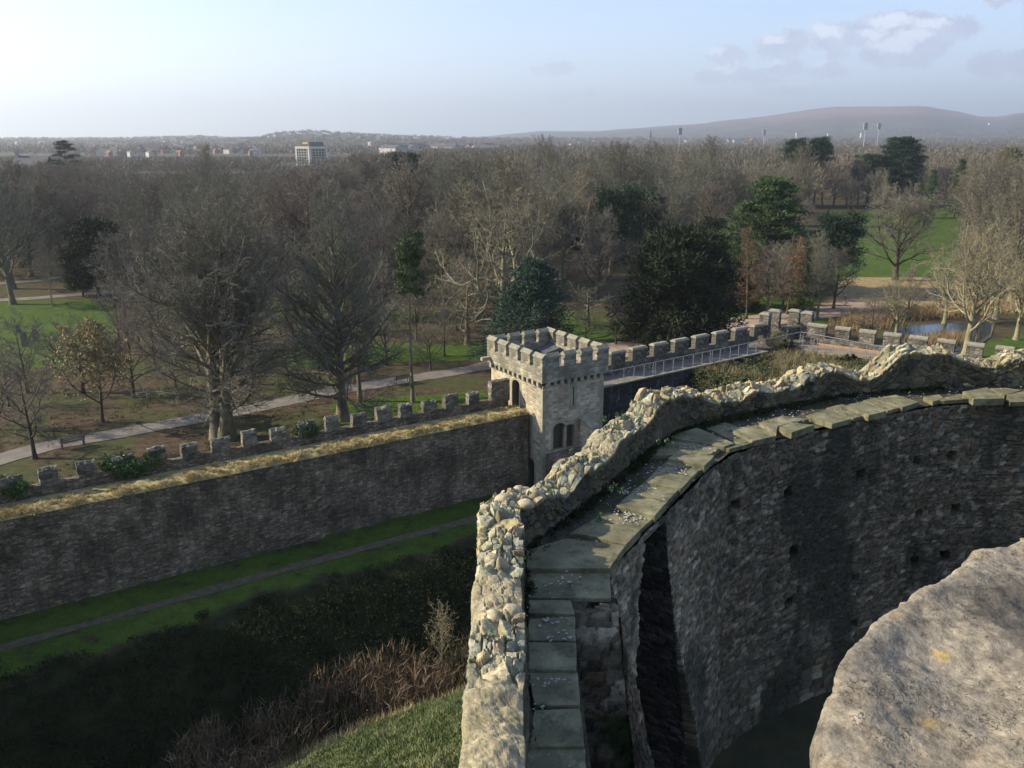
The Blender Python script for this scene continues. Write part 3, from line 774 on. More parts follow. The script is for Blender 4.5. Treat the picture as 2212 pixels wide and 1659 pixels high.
# corner piers
cor = empty('corner_bastion'); tag(cor, 'cluster of tall capped stone piers at the corner where the two crenellated walls meet', 'battlement')
def pier(u, v_top, v_bot, Yd, w, d, name='pier', sink=1.5):
    r = ray(u, v_bot); tt = Yd / r[1]; x = r[0] * tt; z0 = CZ + r[2] * tt; z1 = ZatY(u, v_top, Yd)
    a = Vector((0.8, -0.6)); b = Vector((0.6, 0.8)); c0 = Vector((x, Yd)) - a * w / 2
    mm = MB(); mm.obox(tuple(c0), tuple(a), tuple(b), w, d, z0 - sink, z1 - 0.22); o = mm.build(name, M_RW, cor)
    cp = MB(); k = 0.07; q = c0 - a * k - b * k
    cp.obox(tuple(q), tuple(a), tuple(b), w + 2 * k, d + 2 * k, z1 - 0.22, z1 - 0.12)
    q2 = c0 + a * 0.08 + b * 0.08
    q3 = [c0 - a * k - b * k, c0 + a * (w + k) - b * k, c0 + a * (w + k) + b * (d + k), c0 - a * k + b * (d + k)]
    q4 = [c0 + a * .1 + b * .1, c0 + a * (w - .1) + b * .1, c0 + a * (w - .1) + b * (d - .1), c0 + a * .1 + b * (d - .1)]
    for i in range(4):
        j = (i + 1) % 4; cp.poly([(*q3[i], z1 - .12), (*q3[j], z1 - .12), (*q4[j], z1), (*q4[i], z1)])
    cp.poly([(*p, z1) for p in q4]); cp.build('cap', M_CAP, o)
    return o
pier(1648, 676, 714, 77.3, 0.85, 0.8)
pier(1670, 669, 700, 79.6, 1.05, 0.6, 'merlon')
pier(1713, 669, 697, 81.2, 1.0, 0.6, 'merlon')
pier(1740, 674, 704, 79.3, 1.0, 0.8)
m = MB(); m.prism([(26.2, 79.2), (29.5, 80.9), (29.2, 81.6), (25.4, 80.2)], 0, 6.6); m.build('low_wall', M_RW, cor)
m = MB(); m.prism([(21.6, 74.5), (24.2, 75.8), (28.3, 75.5), (31.0, 78.0), (29.0, 81.6), (25.2, 81.2), (22.2, 77.6)], -0.5, 5.55); m.build('bastion_base', M_RW, cor)

# second stretch: big merlons seen from inside, orange-edged walk
ew = empty('east_wall'); tag(ew, 'short wall with large square merlons and an orange-edged railed walk, right of the corner piers', 'wall')
E0 = R2[0]; E1 = R2[1]; eL = math.hypot(E1[0] - E0[0], E1[1] - E0[1]); ED = ((E1[0] - E0[0]) / eL, (E1[1] - E0[1]) / eL); EB = (-ED[1], ED[0])
# inner edge of the walk
LEN = 26.0
m = MB(); m.obox(at(E0, ED, 0.6), ED, EB, LEN, 3.6, -0.6, 5.5); m.build('wall_base', rubble_mat('pale_rubble', [(0.36, 0.33, 0.27), (0.27, 0.25, 0.21), (0.42, 0.38, 0.31)], 0.34, 0.2, (0.25, 0.23, 0.19), 0.06, moss=0.5), ew)  # paler rubble than the parapet stone above
m = MB(); m.obox(at(E0, ED, 0.6, EB, 0.1), ED, EB, LEN, 2.2, 5.503, 5.57); m.build('walk_slab', simple('brown_walk', (0.16, 0.125, 0.10), (0.27, 0.21, 0.165), 1.3, 0.9, 0.3), ew)
m = MB(); m.obox(at(E0, ED, 0.6, EB, 2.3), ED, EB, LEN, 0.28, 5.503, 5.68); m.build('orange_edging', M_ORANGE, ew)
EP = 2.6
m = MB(); m.obox(at(E0, ED, 0.6, EB, EP), ED, EB, LEN, 0.7, 5.3, 6.15); m.build('low_parapet', M_RW, ew)
EQ = at(E0, ED, 0, EB, EP)
EM = [(1744, 1797), (1804, 1843), (1855, 1898), (1908, 1952), (1963, 2010), (2024, 2070), (2087, 2132), (2150, 2196), (2215, 2260)]
for k, (ua, ub) in enumerate(EM):
    sa = on_line(EQ, ED, ua, 6.8); sb = on_line(EQ, ED, ub - (9 if k else 14), 6.8)
    zt_ = 7.15
    mo = chunk_block('merlon', at(EQ, ED, sa), ED, EB, sb - sa, 0.75, 6.12, zt_, M_RW, ew, 60 + k, cap=0.0, rough=0.012, step=0.25)
    cp = chunk_block('cap', at(EQ, ED, sa - 0.05, EB, -0.06), ED, EB, sb - sa + 0.1, 0.87, zt_ - 0.01, zt_ + 0.14, M_CAP, mo, 80 + k, cap=0.14, rough=0.01, step=0.2)
ep = lambda u: (*at(E0, ED, on_line(E0, ED, u, 6.2), EB, 0.15), 5.57)
railing([(*at(RP, RL, SL - 1.0, RB, 0.25), 5.7), (*at(E0, ED, 0.9, EB, 0.15), 6.0), ep(1925), ep(2230)], 1.05, [ep(u) for u in (1765, 1799, 1836, 1871, 1905, 1947, 1990, 2030)], 'corner_railing',
        'bent grey steel railing along the orange-edged walk by the corner piers', ladder=[((*at(E0, ED, 1.0, EB, 0.15), 5.9), ED), ((*at(E0, ED, 2.0, EB, 0.15), 5.6), ED), (ep(1872 + 30), ED)])
# ------------------------------------------------------------------ shell keep
keep = empty('shell_keep'); tag(keep, 'ruined curving keep wall with ragged sunlit parapet and flagged walk above a dark court', 'castle keep')
WZ = 17.8
def resample(pl, step):
    P = [np.array(p, float) for p in pl]; out = []
    for a, b in zip(P[:-1], P[1:]):
        n = max(1, int(round(np.linalg.norm(b - a) / step))); out += [a + (b - a) * k / n for k in range(n)]
    out.append(P[-1]); return np.array(out)
def arclen(P): return np.concatenate([[0], np.cumsum(np.linalg.norm(np.diff(P, axis=0), axis=1))])
def normals(P, w=4):
    T = np.gradient(P, axis=0)
    for _ in range(w): T[1:-1] = (T[:-2] + 2 * T[1:-1] + T[2:]) / 4
    T /= np.linalg.norm(T, axis=1)[:, None]; return np.stack([-T[:, 1], T[:, 0]], 1)
# parapet foot on the walk side, then the far side of the court (off the picture)
FOOT = [(0.10, 2.0), (0.10, 12.0), (1.24, 13.75), (2.1, 15.3), (2.72, 16.4), (3.54, 17.6), (4.36, 18.25), (5.81, 19.1), (7.84, 20.2), (10.0, 20.85), (11.5, 21.1), (13.3, 21.2), (17.0, 20.6), (21, 17.0)]
INNER = [(1.46, 1.0), (1.46, 11.6), (3.81, 15.55), (4.53, 16.55), (5.4, 17.15), (6.7, 17.95), (8.4, 18.88), (10.3, 19.8), (11.4, 20.0), (12.7, 19.95), (16.3, 19.0), (19.6, 16.0)]
pal = np.array([(0.297, 0.274, 0.173), (0.347, 0.333, 0.221), (0.215, 0.197, 0.129), (0.363, 0.310, 0.192), (0.264, 0.256, 0.177), (0.314, 0.265, 0.134), (0.190, 0.187, 0.147), (0.347, 0.265, 0.160)])
M_KTOP = attr_stone('weathered_rubble', moss=(0.17, 0.15, 0.08))
# --- parapet as one displaced skin: outer face, top, inner face
st = 0.022
P = resample(FOOT, st); A = arclen(P); Nn = normals(P, 14)          # Nn points left of travel = outward
# top profile taken from the outline against the ground behind
TOPS = [(1050, 1092), (1085, 1068), (1120, 1052), (1180, 1046), (1190, 1010), (1235, 985), (1270, 968), (1282, 935), (1320, 912), (1345, 905), (1355, 885), (1372, 858), (1400, 845), (1440, 838), (1480, 835), (1500, 852), (1535, 852), (1570, 846), (1590, 830), (1640, 826), (1680, 822), (1700, 812), (1712, 800), (1750, 786), (1790, 786), (1815, 800), (1850, 806), (1880, 790), (1900, 765), (1925, 745), (1960, 748), (2000, 745), (2040, 755), (2060, 768), (2100, 778), (2130, 778), (2150, 768), (2180, 760), (2230, 758)]
tw_ = 0.54
OUTER = P + Nn * tw_
pu, pv = proj(OUTER[:, 0], OUTER[:, 1], np.full(len(P), 18.7))
hv = np.full(len(P), 18.68)
for i in range(len(P)):
    if A[i] > 9.95 and pu[i] < 2235 and OUTER[i, 1] > 5:
        vt = np.interp(pu[i], [a for a, b in TOPS], [b for a, b in TOPS]) + 4
        hv[i] = min(19.3, max(18.15, ZatY(pu[i], vt, OUTER[i, 1])))
k = 12
hv = np.convolve(np.pad(hv, k, mode='edge'), np.ones(2 * k + 1) / (2 * k + 1), 'valid')
hv += 0.07 * vnoise(np.stack([A, A * 0], 1), 0.5, 21) + 0.05 * vnoise(np.stack([A, A * 0], 1), 0.16, 22)
lowout = 2.6                                            # how far down the outer face is built
t1 = np.linspace(0, 1, 70); t2 = np.linspace(0, 1, 30); t3 = np.linspace(0, 1, 46)
cols = []
for tt in t1: cols.append(('o', tt))
for tt in t2[1:]: cols.append(('t', tt))
for tt in t3[1:]: cols.append(('i', tt))
nc = len(cols); n = len(P)
base = np.zeros((n, nc, 3)); nrm = np.zeros((n, nc, 3)); par = np.zeros(nc)
g = 0
bul = 0.05 * vnoise(np.stack([A, A * 0], 1), 1.1, 33)
for j, (c, tt) in enumerate(cols):
    if c == 'o':
        off = tw_ + bul; z = WZ - lowout + (hv - (WZ - lowout)) * tt; par[j] = lowout + 0.9 - (lowout + 0.9) * (1 - tt) - 0
        nn = np.concatenate([Nn, np.zeros((n, 1))], 1)
    elif c == 't':
        off = (tw_ + bul) * (1 - tt); z = hv + 0.05 * math.sin(math.pi * tt) - 0.05 * tt; par[j] = lowout + 0.9 + tw_ * tt
        nn = np.tile([0, 0, 1.0], (n, 1))
    else:
        off = np.full(n, -0.03) * tt; z = hv - 0.05 - (hv - 0.05 - WZ + 0.12) * tt; par[j] = lowout + 0.9 + tw_ + 0.9 * tt
        nn = np.concatenate([-Nn, np.zeros((n, 1))], 1)
    base[:, j, 0] = P[:, 0] + Nn[:, 0] * off; base[:, j, 1] = P[:, 1] + Nn[:, 1] * off; base[:, j, 2] = z; nrm[:, j] = nn
for _ in range(2): nrm[:, 1:-1] = (nrm[:, :-2] + nrm[:, 1:-1] * 2 + nrm[:, 2:]) / 4
nrm /= np.linalg.norm(nrm, axis=2)[:, :, None]
S_, T_ = np.meshgrid(A, par, indexing='ij')
fl = lambda M: M.ravel()
S2 = S_ + 0.06 * vnoise(np.stack([fl(S_), fl(T_)], 1), 0.4, 51).reshape(S_.shape); T2 = T_ + 0.05 * vnoise(np.stack([fl(S_), fl(T_)], 1), 0.35, 52).reshape(S_.shape)
F1a, F2a, Ra, Rba = worley(S2, T2, 0.36, 0.19, 11, 0.98); ta = worley.tilt; F1c, F2c, Rc_, Rbc = worley(S2, T2, 0.17, 0.11, 12, 0.98); tc_ = worley.tilt
sel = (vnoise(np.stack([fl(S_), fl(T_)], 1), 0.45, 14).reshape(S_.shape) + 0.25 * (Ra - 0.5)) > 0.02
F1 = np.where(sel, F1a, F1c); F2 = np.where(sel, F2a, F2c); R = np.where(sel, Ra, Rc_); Rb = np.where(sel, Rba, Rbc); tl = np.where(sel, ta * 0.28, tc_ * 0.13)
edge_ = np.clip((F2 - F1) / 0.16, 0, 1)
fine = vnoise(np.stack([fl(S_), fl(T_), fl(S_) * 0], 1), 0.09, 13).reshape(S_.shape)
tilt = (Rb - 0.5)
top_w = np.array([1.0 if c == 't' else 0.55 for c, _ in cols])[None, :]
mortar_fill = smooth01(vnoise(np.stack([fl(S_), fl(T_)], 1), 1.3, 41).reshape(S_.shape), 0.0, 0.35)   # smoother mortared stretches
near_cap = smooth01(A, 5.6, 5.0)[:, None]                # a mortared coping nearest the tower
mf = np.clip(mortar_fill * 0.8 + near_cap, 0, 0.94)
disp = (edge_ * (0.045 + 0.055 * R + tl) * top_w) * (1 - mf) + 0.03 * mf + 0.016 * fine * (1 + top_w)
disp += 0.022 * vnoise(np.stack([fl(S_), fl(T_), fl(S_) * 0], 1), 0.22, 62).reshape(S_.shape) * top_w
disp += 0.04 * vnoise(np.stack([fl(S_), fl(T_)], 1), 0.5, 61).reshape(S_.shape)
V = base + nrm * disp[:, :, None]
ci = (R * 7.99).astype(int); colr = pal[ci] * (0.7 + 0.6 * Rb)[:, :, None]
mort = np.array([0.29, 0.245, 0.155]); colr = colr * (0.25 + 0.75 * edge_)[:, :, None] + mort * 0.45 * (1 - edge_)[:, :, None]
colr = colr * (1 - mf[:, :, None]) + (mort * (1 + 0.25 * fine)[:, :, None]) * mf[:, :, None]
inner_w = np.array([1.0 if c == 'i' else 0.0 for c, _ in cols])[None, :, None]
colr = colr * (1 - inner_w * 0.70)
V[:, -1] -= nrm[:, -1] * 0.0
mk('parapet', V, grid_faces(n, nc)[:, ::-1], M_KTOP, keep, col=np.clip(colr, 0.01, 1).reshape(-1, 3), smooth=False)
# --- rounded stones bedded in the parapet top
def blob(c, rx, ry, rz, seed, ang=0, sub=2):
    bm = bmesh.new(); bmesh.ops.create_icosphere(bm, subdivisions=sub, radius=1)
    V = []; ca, sa = math.cos(ang), math.sin(ang)
    for v in bm.verts:
        q = v.co * (1 + 0.22 * mnoise.noise(v.co * 1.3 + Vector((seed, seed * .3, 1))) + 0.06 * mnoise.noise(v.co * 4 + Vector((seed, 0, 0))))
        x, y, z = q.x * rx, q.y * ry, q.z * rz; V.append((c[0] + x * ca - y * sa, c[1] + x * sa + y * ca, c[2] + z))
    F = [[v.index for v in f.verts] for f in bm.faces]; bm.free(); return V, F
BV, BF, BC = [], [], []
def add_blob(c, rx, ry, rz, seed, ang=0, colv=None):
    v, f = blob(c, rx, ry, rz, seed, ang)
    cc_ = colv if colv is not None else pal[int(seed * 7.7) % 8] * (0.85 + 0.3 * ((seed * 3.3) % 1)); mk('capping_stone', np.array(v), f, M_KTOP, keep, col=np.tile(cc_, (len(v), 1)), smooth=True)
def top_at(s_, f_):
    i = min(int(np.searchsorted(A, s_)), n - 1); p = P[i] + Nn[i] * tw_ * f_; return (p[0], p[1], hv[i] + 0.02)
cob = [(1088, 1079, .13), (1120, 1062, .12), (1152, 1068, .13), (1136, 1090, .11), (1105, 1322, .115), (1068, 1335, .10), (1070, 1398, .05), (1062, 1208, .10), (1080, 1140, .06)]
for k, (u, v, r_) in enumerate(cob):
    z = 18.62
    for _ in range(8):
        gg = G(u, v, z); j = int(np.argmin(np.hypot(P[:, 0] + Nn[:, 0] * .25 - gg[0], P[:, 1] + Nn[:, 1] * .25 - gg[1]))); z = hv[j] + r_ * 0.35
    add_blob((gg[0], gg[1], z), r_ * 1.15, r_, r_ * .8, k + 0.37, k, (0.40, 0.34, 0.23))
for k in range(34):
    s_ = 8.5 + rng.random() * 17; f_ = rng.random(); r_ = 0.05 + 0.10 * rng.random() ** 1.5
    if s_ < 10 and rng.random() < 0.8: continue
    p = top_at(s_, f_); add_blob((p[0], p[1], p[2] - r_ * 0.25), r_ * (1.1 + .7 * rng.random()), r_, r_ * (.5 + .25 * rng.random()), k * 1.37 + 3, rng.random() * 3.14)


# --- inner face down to the court, with the battered slot and putlog holes
Pi = resample(INNER, 0.045); Ai = arclen(Pi); Ni = normals(Pi, 3)     # left of travel = outward (into the wall)
zt = np.linspace(10.3, WZ - 0.07, 175)
S_, Z_ = np.meshgrid(Ai, zt, indexing='ij')
pts2 = np.stack([fl(S_), fl(Z_)], 1)
S2 = S_ + 0.09 * vnoise(pts2, 0.5, 71).reshape(S_.shape); T2 = Z_ + 0.05 * vnoise(pts2, 0.45, 72).reshape(S_.shape)
F1, F2, R, Rb = worley(S2, T2, 0.20, 0.09, 15, 0.85); tlt = worley.tilt
cw_ = smooth01(Z_, 13.0, 11.6)[:, :]                                      # squared courses near the foot
F1b, F2b, Rc, Rd = worley(S2, T2, 0.42, 0.19, 19, 0.35)
e1 = np.clip((F2 - F1) / 0.2, 0, 1); e2 = np.clip((F2b - F1b) / 0.2, 0, 1)
edge_ = e1 * (1 - cw_) + e2 * cw_; Rr = R * (1 - cw_) + Rc * cw_; Rq = Rb * (1 - cw_) + Rd * cw_
fine = vnoise(pts2, 0.11, 73).reshape(S_.shape); big = vnoise(pts2, 1.6, 74).reshape(S_.shape)
din = -edge_ * (0.015 + 0.035 * Rr + 0.05 * tlt) - 0.012 * fine - 0.06 * big
# slot
s_a = 10.6 + math.hypot(2.2 - 1.46, 12.85 - 11.6); s_b0 = 10.6 + math.hypot(2.66 - 1.46, 13.62 - 11.6)
depthz = np.clip((WZ - 0.25 - Z_) / 5.2, 0, 1.4)
rag = 0.06 * vnoise(np.stack([fl(Z_), fl(Z_) * 0], 1), 0.35, 75).reshape(S_.shape)
left = s_a - 0.42 * depthz + rag; right = s_b0 + 1.75 * depthz + rag * 0.7
slot = (S_ > left) & (S_ < right) & (Z_ < WZ - 0.22)
sd = smooth01(np.minimum(S_ - left, right - S_), 0.0, 0.07) * (Z_ < WZ - 0.22)
back = 1.1 * (1 - 0.75 * np.clip((S_ - left) / (right - left + 1e-6), 0, 1) * 0)
din = din * (1 - sd * 0.3) + sd * back
# face thickness of jamb on the right is battered out toward its foot
din -= 0.28 * smooth01(WZ - Z_, 1.0, 7.0) * smooth01(S_, s_a + 0.6, s_a + 2.6) * smooth01(S_, s_a + 6.5, s_a + 3.2)
# putlog holes
HP = [(x / 1.6217, y / 1.6217, 1) for x, y in [(1655, 425), (1840, 410), (1365, 505), (990, 597), (710, 660), (1850, 675), (1655, 705), (1020, 900), (1800, 925)]]
holes = [((1900 + a) * .6777, (1200 + b) * .6777) for a, b, _ in HP] + [((2200 + x / 1.75) * .6777, (1500 + y / 1.75) * .6777) for x, y in [(580, 440), (1420, 475), (1245, 500), (920, 600), (550, 740), (915, 850)]]
hole_m = np.zeros(S_.shape)
for (u, v) in holes:
    r = ray(u, v); best = None
    for i in range(0, len(Pi)):
        tt = Pi[i, 1] / r[1]; e = abs(r[0] * tt - Pi[i, 0])
        if Pi[i, 1] > 9 and (best is None or e < best[0]): best = (e, i, CZ + r[2] * tt)
    s_, z_ = Ai[best[1]], best[2]
    hole_m = np.maximum(hole_m, ((np.abs(S_ - s_) < 0.13) & (np.abs(Z_ - z_) < 0.11)).astype(float))
din += 0.35 * hole_m
V = np.stack([Pi[:, 0][:, None] + Ni[:, 0][:, None] * din, Pi[:, 1][:, None] + Ni[:, 1][:, None] * din, Z_], -1)
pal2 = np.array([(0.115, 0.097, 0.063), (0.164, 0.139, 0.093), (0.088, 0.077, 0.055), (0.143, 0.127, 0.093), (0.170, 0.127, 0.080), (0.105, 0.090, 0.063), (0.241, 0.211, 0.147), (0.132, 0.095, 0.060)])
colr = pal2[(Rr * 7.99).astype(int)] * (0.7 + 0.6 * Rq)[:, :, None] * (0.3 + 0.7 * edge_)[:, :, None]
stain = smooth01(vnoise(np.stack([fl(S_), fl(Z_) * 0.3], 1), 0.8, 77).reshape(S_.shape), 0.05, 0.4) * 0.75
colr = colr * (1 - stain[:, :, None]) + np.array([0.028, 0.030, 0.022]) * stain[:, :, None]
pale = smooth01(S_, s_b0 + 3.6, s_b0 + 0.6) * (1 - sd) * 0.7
colr = colr * (1 + 1.1 * pale[:, :, None]) * (1 - 0.7 * sd[:, :, None])  # stones inside the slot darkened in colour for its shade
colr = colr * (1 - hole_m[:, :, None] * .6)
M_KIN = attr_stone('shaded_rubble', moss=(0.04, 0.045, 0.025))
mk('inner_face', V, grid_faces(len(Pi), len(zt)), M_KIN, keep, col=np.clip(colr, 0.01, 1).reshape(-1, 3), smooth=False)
# the right-hand jamb of the slot, seen end on
zj = np.linspace(10.3, WZ - 0.25, 170); dj = np.linspace(-0.04, 1.15, 30); ZJ, DJ = np.meshgrid(zj, dj, indexing='ij')
fa, fb, fr_, fs_ = worley(DJ, ZJ, 0.26, 0.11, 23, 0.8); ej = np.clip((fb - fa) / .2, 0, 1)
dzj = np.clip((WZ - 0.25 - ZJ) / 5.2, 0, 1.4); sj = s_b0 + 1.75 * dzj + 0.7 * 0.06 * vnoise(np.stack([fl(ZJ), fl(ZJ) * 0], 1), 0.35, 75).reshape(ZJ.shape) - 0.05 - ej * (.02 + .04 * fr_)
ix = np.interp(sj, Ai, np.arange(len(Ai))); i0_ = ix.astype(int); w0 = ix - i0_
PX = [Pi[i0_, c] * (1 - w0) + Pi[np.minimum(i0_ + 1, len(Pi) - 1), c] * w0 + Ni[i0_, c] * DJ for c in (0, 1)]
cj = pal2_ = np.array([(0.20, 0.175, 0.145), (0.15, 0.14, 0.13), (0.24, 0.225, 0.21), (0.18, 0.165, 0.15)])[(fr_ * 3.99).astype(int)] * (.3 + .5 * fs_)[:, :, None] * (.3 + .7 * ej)[:, :, None] * .55  # jamb colours scaled down to carry the shade of the slot
mk('slot_jamb', np.stack([PX[0], PX[1], ZJ], -1), grid_faces(len(zj), len(dj)), M_KIN, keep, col=cj.reshape(-1, 3))
# outer face below the parapet skin and the body of the wall behind
m = MB()
for a, b in zip(FOOT[:-1], FOOT[1:]):
    pass
Pq = resample(FOOT, 0.6); Nq = normals(Pq, 2)
O = Pq + Nq * (tw_ - 0.06); zo = np.linspace(7.0, WZ - 0.9, 8)
V = np.stack([np.stack([O[:, 0] + 0.0 * z, O[:, 1], np.full(len(O), z)], 1) for z in zo], 1)
uvo = np.stack(np.meshgrid(arclen(Pq), zo, indexing='ij'), -1)
mk('outer_face', V, grid_faces(len(O), len(zo))[:, ::-1], M_WALL, keep, uv=uvo.reshape(-1, 2))
# walk bed: strip between parapet foot and inner edge
na = 420
def at_frac(pl, f):
    a = arclen(pl); s_ = f * a[-1]; return np.stack([np.interp(s_, a, pl[:, 0]), np.interp(s_, a, pl[:, 1])], 1)
FA = np.array(FOOT, float); IA = np.array(INNER, float)
# pair matching corners so that the strip stays between the two lines
FK = [(0.10, 2.0), (0.10, 9.9), (0.10, 12.0), (1.24, 13.75), (2.1, 15.3), (2.72, 16.4), (3.54, 17.6), (4.36, 18.25), (5.81, 19.1), (7.84, 20.2), (10.0, 20.85), (11.5, 21.1), (13.3, 21.2), (17.0, 20.6), (21, 17.0)]
IK = [(0.82, 2.0), (0.82, 9.9), (1.46, 11.6), (2.33, 13.05), (3.1, 14.35), (3.6, 15.2), (4.5, 16.5), (5.4, 17.15), (6.7, 17.95), (8.4, 18.88), (10.3, 19.8), (11.4, 20.0), (12.7, 19.95), (16.3, 19.0), (19.6, 16.0)]
Ws = []; We = []
for k in range(len(FK) - 1):
    nn_ = 48
    for q in range(nn_):
        f = q / nn_; Ws.append(np.array(FK[k]) * (1 - f) + np.array(FK[k + 1]) * f); We.append(np.array(IK[k]) * (1 - f) + np.array(IK[k + 1]) * f)
Ws = np.array(Ws); We = np.array(We); fr = np.linspace(-0.06, 0.99, 26)
W2 = Ws[:, None, :] * (1 - fr[None, :, None]) + We[:, None, :] * fr[None, :, None]
z = WZ - 0.035 + 0.02 * vnoise(W2.reshape(-1, 2), 0.5, 81).reshape(W2.shape[:2]) + 0.012 * vnoise(W2.reshape(-1, 2), 0.12, 82).reshape(W2.shape[:2])
z += 0.10 * smooth01(fr, 0.16, 0.0)[None, :]
t = NT('walk_bed'); tc = t.n('TexCoord').outputs['Object']; a1 = t.noise(tc, 1.6, 6, .65); a2 = t.noise(tc, 14, 5, .7)
cc_ = t.ramp(t.math('MULTIPLY_ADD', a2, .5, t.math('MULTIPLY', a1, .5)), [(.35, (.025, .024, .016)), (.5, (.055, .052, .037)), (.65, (.10, .095, .07))])
cc_ = t.mix(t.ramp(t.noise(tc, 2.3, 7, .7), [(.52, 0.), (.64, .85)]), cc_, (.03, .045, .014))
M_BED = t.finish(cc_, .95, t.math('MULTIPLY_ADD', a2, .6, a1), .6, .03, .1)
mk('walk_bed', np.concatenate([W2, z[:, :, None]], 2), grid_faces(len(Ws), len(fr))[:, ::-1], M_BED, keep, smooth=True)
# inner edge course of slabs
m = MB()
for k in range(1, len(IK) - 2):
    a = np.array(IK[k]); b = np.array(IK[k + 1])
    if k < 2: continue
# flagstones, corner by corner
t = NT('sandstone_flag'); tc = t.n('TexCoord').outputs['Object']; a1 = t.noise(tc, 2.2, 5, .6); a2 = t.noise(tc, 26, 5, .7)
cc_ = t.ramp(t.math('MULTIPLY_ADD', a2, .35, t.math('MULTIPLY', a1, .65)), [(.3, (.075, .068, .038)), (.5, (.15, .138, .078)), (.68, (.27, .25, .15))])
cc_ = t.mix(t.ramp(t.noise(tc, 3.4, 7, .7), [(.50, 0.), (.64, .75)]), cc_, (.045, .05, .025))
M_FLAG = t.finish(cc_, .8, t.math('MULTIPLY_ADD', a2, .4, a1), .35, .02, .3)
F7 = lambda x, y: ((1400 + x / 1.583) * .6777, (1400 + y / 1.583) * .6777)
F5 = lambda x, y: ((1900 + x / 1.6217) * .6777, (1200 + y / 1.6217) * .6777)
FL = []
for q, hi in [([(735, 480), (835, 420), (1015, 455), (945, 530)], .06), ([(890, 335), (965, 275), (1150, 318), (1090, 385)], .06), ([(1035, 212), (1090, 158), (1280, 185), (1220, 248)], .06), ([(1155, 98), (1215, 50), (1392, 85), (1340, 137)], .06),
              ([(660, 468), (840, 365), (1092, 388), (1010, 457), (835, 418), (735, 478)], .0), ([(960, 270), (1040, 215), (1215, 250), (1150, 316)], .0), ([(1090, 156), (1160, 102), (1335, 137), (1280, 184)], 0),
              ([(445, 1022), (690, 1026), (695, 1165), (452, 1158)], .05), ([(440, 560), (640, 500), (940, 535), (862, 652), (440, 652)], .04), ([(445, 672), (862, 672), (866, 800), (440, 795)], -.01),
              ([(450, 812), (660, 815), (685, 885), (450, 880)], 0), ([(450, 900), (686, 890), (690, 1015), (450, 1010)], -.01),
              ([(450, 1180), (697, 1180), (712, 1345), (480, 1345)], 0), ([(478, 1362), (714, 1356), (733, 1545), (450, 1548)], .03), ([(448, 1562), (735, 1560), (744, 1700), (430, 1700)], -.01)]:
    FL.append(([F7(*p) for p in q], hi))
for q, hi in [([(375, 312), (520, 262), (715, 345), (665, 362)], .05), ([(690, 268), (830, 248), (930, 305), (808, 332)], .06), ([(945, 262), (1010, 240), (1128, 252), (1010, 292)], .06), ([(1085, 200), (1200, 165), (1322, 215), (1220, 243)], .05),
              ([(1280, 152), (1380, 128), (1502, 180), (1410, 202)], .06), ([(1430, 112), (1550, 92), (1672, 130), (1585, 157)], .05), ([(1690, 105), (1770, 92), (1800, 110), (1742, 132)], .02), ([(1895, 78), (2020, 55), (2112, 113), (1952, 116)], .09), ([(2125, 92), (2212, 72), (2240, 128), (2140, 130)], .04),
              ([(250, 410), (380, 330), (640, 372), (595, 402)], 0), ([(560, 258), (670, 232), (880, 315), (740, 345)], 0), ([(840, 240), (960, 205), (1100, 222), (1010, 240), (940, 258), (930, 300)], 0), ([(1190, 160), (1270, 140), (1410, 195), (1330, 215)], .01), ([(1380, 124), (1440, 108), (1580, 158), (1505, 178)], .01), ([(1745, 120), (1880, 90), (1940, 116), (1800, 125)], .01), ([(640, 362), (730, 345), (830, 335), (690, 372)], .02), ([(2030, 60), (2120, 60), (2200, 72), (2110, 100)], 0.0)]:
    FL.append(([F5(*p) for p in q], hi))
for k, (q, hi) in enumerate(FL):
    zt_ = WZ + 0.045 + hi; ring = [G(u, v, zt_) for u, v in q]
    ar = sum(ring[i][0] * ring[(i + 1) % len(ring)][1] - ring[(i + 1) % len(ring)][0] * ring[i][1] for i in range(len(ring)))
    if ar < 0: ring = ring[::-1]
    rn = []
    for i in range(len(ring)):
        p_, q_ = ring[i], ring[(i + 1) % len(ring)]; nn_ = max(2, int(math.hypot(q_[0] - p_[0], q_[1] - p_[1]) / .09))
        for j_ in range(nn_):
            w_ = j_ / nn_; x_ = p_[0] + (q_[0] - p_[0]) * w_; y_ = p_[1] + (q_[1] - p_[1]) * w_; nv = mnoise.noise_vector(Vector((x_ * 6, y_ * 6, k))) * .014; rn.append((x_ + nv.x, y_ + nv.y))
    ring = rn; zt_ += .012 * math.sin(k * 2.7)
    mm = MB(); mm.prism(ring, WZ - 0.04, zt_); mm.build('flagstone', M_FLAG, keep, bevel=0.010)
